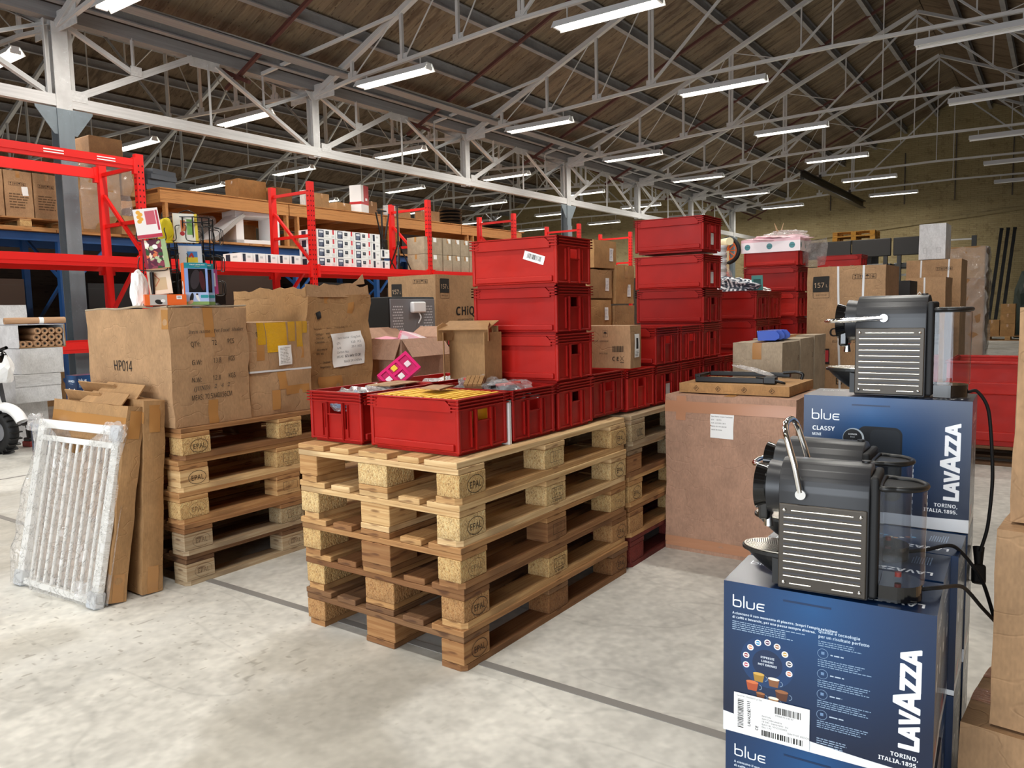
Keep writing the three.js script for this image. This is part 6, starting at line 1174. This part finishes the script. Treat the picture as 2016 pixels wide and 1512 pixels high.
// ---------------------------------------------------------------- blue rack with plywood deck and timber frame behind the columns
{
  const t = thing('blue_rack', 'blue steel rack carrying a plywood deck behind the columns', 'storage rack');
  for (let i = 0; i < 7; i++) {
    const x = 3.2 + i * 2.05;
    for (const z of [-11.5, -12.6]) bar(t, 'upright', [x, 0, z], [x, 2.42, z], 0.09, 0.08, M.rackBlue);
    for (let k = 0; k < 3; k++) bar(t, 'diagonal_brace', [x, 0.3 + k * 0.75, k % 2 ? -12.55 : -11.55], [x, 1.0 + k * 0.72, k % 2 ? -11.55 : -12.55], 0.035, 0.035, M.rackBlue);
    if (i < 6) for (const z of [-11.47, -12.63]) { bar(t, 'beam', [x, 2.36, z], [x + 2.05, 2.36, z], 0.05, 0.11, M.rackBlue); bar(t, 'beam', [x, 1.15, z], [x + 2.05, 1.15, z], 0.05, 0.11, i % 2 ? mat('#c9791e', 0.5) : M.rackBlue); if (z > -12) bar(t, 'bay_brace', [x + 0.05, 1.65, z], [x + 0.7, 2.32, z], 0.035, 0.035, M.rackBlue); }
  }
  for (let i = 0; i < 12; i++) mesh('deck_sheet', metric(bx(1.03, 0.035, 2.3, 3.6 + i * 1.04, 2.44, -12.5), i * 0.3, i * 0.2), M.ply, t);
}
const DK = 2.459;
{
  const t = thing('timber_frame', 'long timber beam frame with posts above the plywood deck', 'timber frame');
  const w = (name, a, b, x, y) => { const A = V(...a), B = V(...b); return bar(t, name, a, b, x, y, M.timber); };
  for (let i = 0; i < 4; i++) { w('front_beam', [6.72 + i * 2.45, 3.1, -11.4], [6.72 + (i + 1) * 2.45 - 0.02, 3.1, -11.4], 0.06, 0.2); w('back_beam', [6.72 + i * 2.45, 3.1, -13.4], [6.72 + (i + 1) * 2.45 - 0.02, 3.1, -13.4], 0.06, 0.2); }
  for (const x of [6.82, 9.12, 9.36, 11.75, 11.98, 14.3, 14.5, 16.4]) { w('post', [x, DK, -11.42], [x, 3.0, -11.42], 0.09, 0.045); w('post', [x, DK, -13.38], [x, 3.0, -13.38], 0.09, 0.045); }
  for (let i = 0; i < 9; i++) w('joist', [6.76 + i * 1.2, 3.08, -11.42], [6.76 + i * 1.2, 3.08, -13.38], 0.05, 0.15);
  for (let i = 0; i < 10; i++) mesh('top_sheet', metric(bx(0.98, 0.02, 2.1, 7.2 + i * 0.99, 3.212, -12.4), i * 0.3, 0), M.ply, t);
}
const TP = 3.223;
const B = (name, lab, pos, d, m, yaw = 0, group) => carton(name, lab, 'carton', pos, d, { mat: m, amp: 0.005, yaw, group });
// goods on the plywood deck
for (let i = 0; i < 3; i++) { const c = B('symbol_carton', `brown carton with handling symbols, ${ORD[i]} of three on the deck by the column`, [4.43 + i * 0.36, DK + 0.146, -11.72], [0.345, 0.62, 0.4], M.tan, 0, 'symbol cartons on the deck'); c.stick('print', 'z+', 0.05, 0.4, 0.24, 0.08, ink(0.24, 0.08, 500, (k) => icons(k, 0.005, 0.01, 0.045))); c.stick('print', 'z+', 0.04, 0.12, 0.27, 0.22, ink(0.27, 0.22, 400, (k) => k.small(0.01, 0.02, 0.24, 6, 0.035, '#6a5238', i))); if (i < 2) c.stick('label', 'z+', 0.16 + i * 0.05, 0.3, 0.08, 0.12, M.paper, 0.1, 0.003); }
pallet('wooden pallet under the symbol cartons on the plywood deck', [4.79, DK, -11.78], 0, 'mid', 'pallets on the plywood deck', []);
{
  const t = thing('wrapped_load', 'tall stretch-wrapped load of cartons towering behind the red frame', 'wrapped load', [6.05, DK, -11.95]);
  mesh('lower_block', metric(rbx(0.62, 0.95, 0.6, 0.02, -0.1, 0.5, 0)), M.kraft, t); mesh('upper_block', metric(rbx(0.5, 0.42, 0.55, 0.02, 0.05, 1.24, 0)), M.dark, t); mesh('side_block', metric(rbx(0.36, 0.5, 0.5, 0.02, 0.42, 0.86, 0.05)), M.kraft, t);
  const f = warpGeo(new THREE.BoxGeometry(0.75, 0.95, 0.68, 14, 18, 14), [0.75, 0.95, 0.68], 0.05, 0.02, 77); f.computeVertexNormals(); mesh('stretch_film', metric(f), M.film, t, [-0.02, 0.55, 0.0]);
  mesh('base_board', bx(1.0, 0.03, 0.7, 0.1, 0.015, 0), M.ply, t);
}
openCarton('open_deck_carton', 'opened brown carton marked MADE IN CHINA on the deck edge', [6.36, DK, -11.48], [0.62, 0.27, 0.36], M.kraft, 0, [-0.8, 0.4, -0.9, -0.9]);
B('deck_carton', 'brown carton beside the first timber post', [6.75, DK, -12.0], [0.3, 0.34, 0.4], M.kraft); B('deck_carton', 'kraft carton leaning open behind the first timber post', [7.08, DK, -12.3], [0.4, 0.3, 0.4], M.orangeCard, 0.2);
{
  const t = thing('rolled_covers', 'pile of wrapped white rolls behind the book rack', 'rolls', [7.55, DK, -12.1]); for (let i = 0; i < 4; i++) mesh('roll', cyl(0.1, 0.1, 0.9, (i % 2) * 0.12 - 0.06, 0.1 + i * 0.1, -0.1 + (i % 2) * 0.15, 18, 0, 0, Q), M.filmMilky, t);
  const b = thing('white_board', 'white furniture board leaning on the deck beside the white frame', 'board', [8.08, DK, -11.7], 0); mesh('sheet', place(rbx(0.06, 0.75, 0.5, 0.004), -0.1, 0.26, 0, 0, 0, -0.9), M.white, b); mesh('edge_strip', place(bx(0.062, 0.752, 0.012), -0.1, 0.26, 0.256, 0, 0, -0.9), M.greyCard, b);
  const f = thing('furniture_cube', 'white open furniture frame lying on the plywood deck', 'furniture frame', [8.62, DK, -11.75], -0.15);
  for (const s of [-1, 1]) { mesh('side_panel', rbx(0.14, 0.5, 0.5, 0.004, s * 0.34, 0.25, 0), M.white, f); } mesh('top_panel', rbx(0.82, 0.1, 0.5, 0.004, 0, 0.53, 0), M.white, f); mesh('bottom_panel', rbx(0.82, 0.08, 0.5, 0.004, 0, 0.04, 0), M.white, f);
}
B('deck_carton', 'brown carton seen through the white frame', [8.75, DK, -12.4], [0.6, 0.42, 0.4], M.kraft); B('deck_carton', 'taped brown carton under the timber beam behind the printed cartons', [10.0, DK, -12.1], [0.9, 0.3, 0.4], M.orangeCard); B('deck_carton', 'dark brown carton behind the tripod stands', [11.0, DK, -12.0], [0.5, 0.34, 0.4], M.dark);
simpleBox('dark_cabinet', 'dark brown cabinet on the deck behind the tall tripod', 'cabinet', [12.75, DK, -11.8], [0.9, 0.45, 0.4], [mat('#2c201a', 0.5), M.black]); simpleBox('dark_cabinet', 'second dark cabinet farther along the deck', 'cabinet', [15.3, DK, -11.8], [0.9, 0.42, 0.4], [mat('#2c201a', 0.5), M.black]);
// goods on the timber top
for (let i = 0; i < 4; i++) simpleBox('grey_board_box', `flat grey box, ${ORD[i]} from below, in the pile at the timber corner`, 'box', [6.95, TP + i * 0.085, -12.0 - (i % 2) * 0.03], [0.5, 0.08, 0.6], [mat('#5d6670', 0.6), M.greyDark], [0, 0.1 * i, 0]);
const tops = [[9.1, 0.6, 0.5, -12.5, 'large brown box on the timber top left of the red frame', 'orangeCard'], [9.62, 0.42, 0.4, -12.3, 'brown carton on the timber top behind the red frame', 'dark'], [10.05, 0.35, 0.28, -11.7, 'flat brown box at the timber edge by the red frame', 'kraft'], [10.6, 0.36, 0.16, -11.7, 'low amber box before the red and white box', 'orangeCard'], [11.45, 0.3, 0.28, -11.8, 'brown box right of the red and white box', 'dark'], [12.35, 0.5, 0.22, -11.8, 'long brown box beside the small white one', 'kraft'], [13.6, 0.4, 0.3, -12.0, 'brown box in front of the stacked baskets', 'tan']];
for (const [x, w, h, z, lab, m] of tops) B('top_carton', lab, [x, TP, z], [w, h, 0.4], M[m]);
{
  const t = thing('red_white_box', 'upright red and white box on the timber top', 'box', [11.1, TP, -11.6], 0.3); mesh('body', rbx(0.3, 0.55, 0.26, 0.004, 0, 0.275, 0), M.white, t); mesh('red_front', bx(0.2, 0.36, 0.004, 0.05, 0.37, 0.131), mat('#b5141a', 0.4), t); mesh('red_band', bx(0.304, 0.05, 0.264, 0, 0.2, 0), mat('#c2181c', 0.4), t); mesh('print', bx(0.08, 0.05, 0.002, 0.05, 0.28, 0.134), M.white, t);
  simpleBox('slim_white_box', 'slim white box on the timber top behind the red frame', 'box', [9.85, TP, -11.75], [0.12, 0.34, 0.15], [M.whiteCard, M.greyCard]); simpleBox('slim_white_box', 'small grey-white box between the brown boxes on the timber top', 'box', [12.0, TP, -11.65], [0.18, 0.26, 0.18], [M.whiteCard, M.greyCard]);
  for (const [x, z, n, lab] of [[14.3, -11.9, 5, 'stack of black wire baskets on the timber top'], [16.0, -11.9, 3, 'heap of black tools and baskets at the timber end']]) { const s = thing('basket_stack', lab, 'baskets', [x, TP, z]); for (let i = 0; i < n; i++) mesh('basket', place(lathe([[0.001, 0], [0.22, 0], [0.28, 0.09], [0.29, 0.09], [0.23, -0.008], [0.001, -0.008]], 18), 0, 0.01 + i * 0.075, 0), i % 2 ? M.black : M.wire, s); }
  const hp = scene.children[scene.children.length - 1]; for (let i = 0; i < 6; i++) bar(hp, 'rod', [rr(-0.5, 0.2), 0.2, rr(-0.2, 0.2)], [rr(-0.2, 0.5), 0.38 + rr(0, 0.1), rr(-0.2, 0.2)], 0.02, 0.02, i % 2 ? M.grey : M.black);
}
// cartons and dark bins added to darken the space under the deck
{
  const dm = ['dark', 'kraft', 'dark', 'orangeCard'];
  for (let i = 0; i < 9; i++) B('added_low_carton', `carton added to fill the dark under the deck, ${ORD[i]} from the near end`, [3.9 + i * 1.32 + rr(-0.1, 0.1), 0, -12.05], [0.7 + rr(0, 0.3), 0.6 + rr(0, 0.35), 0.8], M[dm[i % 4]], 0, 'cartons added to fill the dark under the deck');
  for (let i = 0; i < 6; i++) simpleBox('added_dark_bin', `dark bin added to deepen the shade under the deck, middle level, ${ORD[i]} from the near end`, 'bin', [4.2 + i * 2.05, 1.21, -12.0], [1.2, 0.5 + rr(0, 0.3), 0.8], [i % 2 ? M.blackMatte : mat('#3b2a1e', 0.8), M.greyDark], [0, 0, 0], 'dark bins added to deepen the shade under the deck');
  const sheets = thing('shelf_board', 'dark shelf boards on the middle level of the blue rack', 'shelf'); for (let i = 0; i < 6; i++) mesh('board', metric(bx(2.0, 0.02, 1.1, 4.22 + i * 2.05, 1.197, -12.05)), M.ply, sheets);
}
// ---------------------------------------------------------------- cartons at the right edge
{
  const a = carton('packing_carton', 'carton with crinkled tape at the bottom of the near right-hand stack', 'carton', [2.09, 0, 0.127], [0.5, 0.3, 0.5], { mat: M.tan, yaw: -0.1, amp: 0.004, tape: false });
  for (const x of [0.12, 0.26]) a.stick('clear_tape', 'y+', x, 0, 0.07, 0.5, mat('#c69a78', 0.15, { clearcoat: 0.8, bumpMap: T.crumple, bumpScale: 0.006 }));
  carton('packing_carton', 'plain carton in the middle of the near right-hand stack', 'carton', [2.075, 0.306, 0.178], [0.45, 0.43, 0.5], { mat: M.tan, yaw: -0.1, amp: 0.0025, tape: false });
  carton('packing_carton', 'carton set back near the top of the near right-hand stack', 'carton', [2.13, 0.742, 0.155], [0.42, 0.455, 0.44], { mat: M.tan, yaw: -0.03, amp: 0.003, tape: false });
  for (let i = 0; i < 2; i++) { const c = carton('packing_carton', `film-wrapped carton, ${i ? 'highest' : 'second highest'} of the near right-hand stack`, 'carton', [2.17, 1.206 + i * 0.446, 0.165], [0.42, 0.44, 0.43], { mat: M.kraft, amp: 0.006, tape: false, yaw: -0.02 }); c.stick('blue_tape', 'x-', 0.02, 0.01, 0.05, 0.1, mat('#9fb2c8', 0.3)); const f = warpGeo(new THREE.BoxGeometry(0.44, 0.43, 0.45, 12, 12, 12).translate(0, 0.218, 0), [0.44, 0.43, 0.45], 0.012, 0, 90 + i); f.computeVertexNormals(); mesh('stretch_film', metric(f), M.film, c.t); }
}
// ---------------------------------------------------------------- big red box on a pallet
{
  pallet('wooden pallet under the big red plastic box', [7.02, 0, -0.1], Q, 'dark', 'pallets on the floor', []);
  const t = thing('pallet_box', 'big open red plastic box standing on a pallet', 'plastic box', [7.02, 0.1455, -0.1], 0);
  const m = redTone[2], w = 0.79, h = 0.625, l = 1.2;
  for (const s of [-1, 1]) { mesh('long_wall', metric(bx(0.012, h, l - 0.02, s * (w / 2 - 0.02), h / 2, 0)), m, t); mesh('end_wall', metric(bx(w - 0.04, h, 0.012, 0, h / 2, s * (l / 2 - 0.02))), m, t); mesh('rim', metric(rbx(0.03, 0.02, l, 0.006, s * (w / 2 - 0.015), h - 0.01, 0)), m, t); mesh('rim', metric(rbx(w, 0.02, 0.03, 0.006, 0, h - 0.01, s * (l / 2 - 0.015))), m, t); mesh('ledge', metric(rbx(0.03, 0.09, l - 0.1, 0.01, s * (w / 2 - 0.012), h - 0.2, 0)), m, t); mesh('ledge', metric(rbx(0.03, 0.07, l - 0.1, 0.01, s * (w / 2 - 0.012), 0.07, 0)), m, t); mesh('ledge', metric(rbx(w - 0.1, 0.09, 0.03, 0.01, 0, h - 0.2, s * (l / 2 - 0.012))), m, t); }
  mesh('floor_panel', metric(bx(w - 0.04, 0.02, l - 0.04, 0, 0.012, 0)), m, t);
  const p = thing('pink_sacks', 'pale pink sacks filling the big red plastic box', 'sacks', [7.02, 0.62, -0.1]); for (let i = 0; i < 3; i++) mesh('sack', lump(0.34, 0.1, 0.24, 130 + i, 0.12, 4), mat('#e7b9c2', 0.5), p, [0, 0.02, -0.36 + i * 0.36]);
}
// ---------------------------------------------------------------- goods on the far crate stacks
{
  const top = 0.7215 + CP * 5 + 0.006;
  const t = thing('dotted_bag', 'pink and white plastic bag with teal dots over the far crate stack', 'plastic bag', [6.2, top, cz]);
  const band = new THREE.MeshPhysicalMaterial({ map: canvasTex(0.45, 0.1, 700, (k) => { k.rect(0, 0, 0.45, 0.1, '#efe3e6'); k.rect(0, 0.0, 0.45, 0.02, '#e7b8c0'); for (const a of [0.05, 0.22, 0.39]) { k.x.fillStyle = '#3a7f84'; k.x.beginPath(); k.x.arc(a * k.S, 0.055 * k.S, 0.022 * k.S, 0, 7); k.x.fill(); k.rect(a - 0.02, 0.053, 0.04, 0.003, '#20484c'); } }), roughness: 0.3 });
  mesh('front_fold', new THREE.PlaneGeometry(0.45, 0.1), band, t, [-CW / 2 - 0.008, -0.035, 0], [0, -Q, 0]); mesh('side_fold', new THREE.PlaneGeometry(0.31, 0.1), band, t, [0, -0.035, CL / 2 + 0.008], [0, 0, 0]);
  mesh('top_fold', lump(0.16, 0.035, 0.235, 140, 0.25, 5), mat('#e9c6cc', 0.35), t, [0, 0.018, 0]); mesh('top_fold', lump(0.12, 0.03, 0.16, 145, 0.4, 5), M.filmMilky, t, [0.02, 0.05, 0.05]);
  const tail = new THREE.PlaneGeometry(0.2, 0.22, 16, 16), p = tail.attributes.position; for (let i = 0; i < p.count; i++) p.setZ(i, (vn(p.getX(i) * 20 + 9, p.getY(i) * 20 + 9, 99, 99, 7) - 0.5) * 0.05 - p.getX(i) ** 2); tail.computeVertexNormals(); mesh('hanging_corner', tail, M.filmMilky, t, [0.06, -0.1, CL / 2 + 0.06], [0.5, -0.7, 0.5]);
  const c = thing('card_peak', 'folded brown card peak on the dotted plastic bag', 'card', [6.2, top + 0.075, cz + 0.02], 0.4); for (const s of [-1, 1]) mesh('fold', metric(place(extr(poly([[-0.05, 0], [0.05, 0], [0.01, 0.075]]), 0.003), 0, 0, s * 0.012, s * 0.3, 0, 0)), M.tan, c);
  const k = thing('striped_cloth', 'striped grey and white cloth heaped on the cloth-topped crates', 'cloth', [5.225, B1 + CP * 3 + 0.008, cz]);
  const st = tex(128, 128, (u, v) => { const s = Math.sin(u * 50 + 6 * fbm(u, v, 4, 4, 3, 7)); return s > 0.1 ? [0.92, 0.92, 0.93] : [0.3, 0.33, 0.38]; }, { rep: [4, 4] });
  mesh('folds', lump(0.12, 0.06, 0.18, 150, 0.3, 5), mat('#ffffff', 0.8, { map: st }), k, [0, 0.03, 0]); mesh('folds', lump(0.08, 0.045, 0.09, 155, 0.35, 5), M.filmMilky, k, [-0.02, 0.045, -0.14]);
  const g = thing('teal_card', 'teal card tag standing on the cloth-topped crates', 'card', [5.2, B1 + CP * 3 + 0.006, cz + 0.175]); mesh('sheet', bx(0.004, 0.1, 0.075, 0, 0.05, 0, 0, 0, 0.1), mat('#4f8f88', 0.6), g); mesh('print', bx(0.001, 0.05, 0.05, -0.003, 0.05, 0, 0, 0, 0.1), mat('#27514e', 0.6), g);
  const w = thing('white_cloth', 'white cloth in the narrow crate stack behind the cloth-topped one', 'cloth', [5.56, B1 + CP * 3 + 0.006, cz - 0.02]); mesh('folds', lump(0.11, 0.03, 0.16, 160, 0.3, 4), M.paper, w, [0, 0.012, 0]); mesh('hem', tube([[-0.1, 0.01, 0.1], [-0.08, 0.02, 0.15], [0, 0.012, 0.17]], 0.006, 16, 6), M.paper, w);
  B('tub_carton', 'brown carton under the white tubs behind the far crates', [5.95, 0.7215, -2.25], [0.55, 0.62, 0.3], M.kraft);
  const tub = lathe([[0.001, 0], [0.048, 0], [0.052, 0.05], [0.055, 0.05], [0.055, 0.054], [0.05, 0.054], [0.046, 0.003], [0.001, 0.003]], 20);
  for (let i = 0; i < 6; i++) { const q = thing('white_tub', `white tub, ${ORD[i]} from below in the tower beside the five-high crates`, 'tub', [5.82, 1.352 + i * 0.0545, -2.16], 0, 'white tubs'); mesh('tub_wall', tub, M.white, q); mesh('label_band', cyl(0.0535, 0.052, 0.02, 0, 0.026, 0, 20, 0, 0, 0, true), M.greyCard, q); }
  const s = thing('toy_scooter', 'toy scooter with an orange spoked wheel behind the far crates', 'toy scooter', [6.02, 1.352, -2.17], 0.25); mesh('tyre', place(flat(new THREE.TorusGeometry(0.095, 0.016, 10, 30)), 0, 0.3, 0, 0, Q * 0.75, 0), M.blackMatte, s); mesh('rim', place(flat(new THREE.TorusGeometry(0.076, 0.008, 8, 28)), 0, 0.3, 0, 0, Q * 0.75, 0), mat('#f0702c', 0.4), s);
  for (let i = 0; i < 10; i++) { const a = i / 10 * 6.283, ca = Math.cos(Q * 0.75), sa = Math.sin(Q * 0.75); bar(s, 'spoke', [0, 0.3, 0], [Math.cos(a) * 0.076 * ca, 0.3 + Math.sin(a) * 0.076, -Math.cos(a) * 0.076 * sa], 0.008, 0.008, mat('#f0702c', 0.4)); }
  mesh('fork', barG([0, 0.3, 0], [0.02, 0.03, 0.0], 0.025, 0.04), M.cream, s); mesh('foot_block', rbx(0.12, 0.03, 0.09, 0.006, 0.02, 0.015, 0), M.cream, s); mesh('cross_tube', cyl(0.03, 0.03, 0.22, -0.08, 0.36, -0.02, 16, 0, 0.5, Q), M.cream, s);
  const pb = thing('pink_bag', 'clear bag with a pink toy hanging below the orange wheel', 'bag', [5.94, 1.352, -2.145]); mesh('wrap', lump(0.05, 0.1, 0.045, 170, 0.15, 4), M.film, pb, [0, 0.065, 0]); mesh('toy', lump(0.035, 0.07, 0.03, 175, 0.2, 3), mat('#e58a7c', 0.5), pb, [0, 0.06, 0]);
}
// ---------------------------------------------------------------- far end of the hall
{
  const t = thing('wrapped_load', 'brown stretch-wrapped pallet load standing before the far wall', 'wrapped load', [17.6, 0, -1.5]); mesh('lower_block', metric(rbx(0.9, 1.5, 0.62, 0.03, 0, 0.9, 0)), M.dark, t); mesh('upper_block', metric(rbx(0.85, 0.62, 0.6, 0.03, 0, 1.95, 0.0)), M.kraft, t); mesh('base', bx(1, 0.14, 0.7, 0, 0.07, 0), M.timber, t); const f = warpGeo(new THREE.BoxGeometry(0.94, 2.1, 0.66, 12, 24, 12).translate(0, 1.05, 0), [0.94, 2.1, 0.66], 0.04, 0, 180); f.computeVertexNormals(); mesh('stretch_film', metric(f), M.film, t, [0, 0.14, 0]);
  const farW = [[27.9, -2.2, 0, 'brown'], [27.9, -1.42, 0, 'mid']];
  pallet('wooden pallet under the small far cartons, wall side', [28.2, 0, -1.3], Q, 'mid', 'far pallets', []);
  for (const [y, z, h, lab] of [[0.146, -1.72, 0.48, 'tilted far carton beside the far carton pile'], [0.146, -1.32, 0.36, 'lowest far carton of the pile near the wall'], [0.51, -1.32, 0.3, 'middle far carton of the pile near the wall'], [0.815, -1.32, 0.3, 'highest far carton of the pile near the wall']]) B('far_carton', lab, [28.2, y, z], [0.55, h, 0.38], M.orangeCard);
  simpleBox('far_crate', 'tall dark brown crate against the far wall', 'crate', [29.0, 0, -2.6], [0.6, 1.5, 0.6], [mat('#4a3020', 0.7), M.dark]);
  for (let i = 0; i < 3; i++) { const g = thing('black_gutter', `long black gutter, ${ORD[i]} of three leaning on the far wall`, 'gutter', [31.6, 0, -2.05 + i * 0.2], 0, 'black gutters'); g.rotation.z = -0.3; g.rotation.x = 0.07; mesh('channel', place(extr(poly([[-0.08, 0], [0.08, 0], [0.08, 0.1], [0.065, 0.1], [0.065, 0.015], [-0.065, 0.015], [-0.065, 0.1], [-0.08, 0.1]]), 3.9), 0, 0.03, 0, -Q, 0, 0), mat('#15171a', 0.35), g); mesh('end_cap', bx(0.17, 0.02, 0.12, 0, 3.93, -0.05), M.black, g); }
  const sh = thing('steel_shelf', 'grey barred shelf frame with a black upright near the far wall', 'shelf', [29.5, 0, -2.7]); for (const z of [-0.9, 0.3]) bar(sh, 'upright', [0, 0, z], [0, 3.35, z], 0.14, 0.14, M.black); for (const y of [3.25, 2.72, 1.6]) bar(sh, 'crossbar', [0, y, -0.9], [0, y, 0.3], 0.05, 0.05, M.steel); bar(sh, 'brace', [0, 2.7, 0.25], [0, 2.3, -0.2], 0.04, 0.04, M.cream); bar(sh, 'brace', [0, 2.7, -0.85], [0, 2.3, -0.3], 0.04, 0.04, M.cream);
  const tp = thing('green_tarp', 'dark green tarpaulin heap against the far wall', 'tarpaulin', [30.5, 0, -0.6]); mesh('cover', lump(0.7, 1.5, 0.75, 190, 0.15, 4), mat('#1d2a22', 0.7), tp, [0, 0.85, 0]); mesh('hem', rbx(1.2, 0.1, 1.3, 0.04, 0, 0.05, 0), mat('#17221b', 0.8), tp);
  const bl = (lab, z0, z1) => { const q = thing('panel_stand', lab, 'panel stand', [24, 0, (z0 + z1) / 2]); const w = z1 - z0; mesh('board', rbx(0.08, 0.5, w, 0.03, 0, 2.78, 0), mat('#191615', 0.55), q); for (const s of [-1, 1]) bar(q, 'leg', [0.05, 0, s * (w / 2 - 0.15)], [0.05, 2.6, s * (w / 2 - 0.15)], 0.1, 0.14, M.black); mesh('seat', rbx(0.6, 0.16, w, 0.04, 0.35, 2.25, 0), M.black, q); bar(q, 'rail', [0.3, 2.0, -w / 2], [0.3, 2.0, w / 2], 0.06, 0.06, M.steel); mesh('lower_board', rbx(0.06, 1.4, w - 0.1, 0.02, 0.5, 0.8, 0), mat('#191615', 0.6), q); return q; };
  bl('wide black panel stand on the crate side at the far end', -6.9, -5.0); bl('black panel stand in the middle at the far end', -4.98, -3.95); bl('black panel stand half behind the white boxes', -3.9, -2.6);
  const cage = thing('dark_cage', 'dark storage cage carrying yellow pallets at the far end', 'cage', [25.6, 0, -5.2]); for (const a of [-0.55, 0.55]) for (const b of [-0.5, 0.5]) bar(cage, 'post', [a, 0, b], [a, 3.08, b], 0.08, 0.08, M.black); mesh('top_plate', bx(1.25, 0.03, 1.1, 0, 3.09, 0), M.black, cage); mesh('back_sheet', bx(0.03, 2.6, 1.0, 0.55, 1.5, 0), M.blackMatte, cage);
  for (let i = 0; i < 2; i++) pallet(`yellowish pallet, ${i ? 'upper' : 'lower'} of two on the dark cage`, [25.6, 3.106 + i * 0.1445, -5.2], Q, 'yellow', 'yellow pallets at the far end', []);
}
renderer.render(scene, camera);
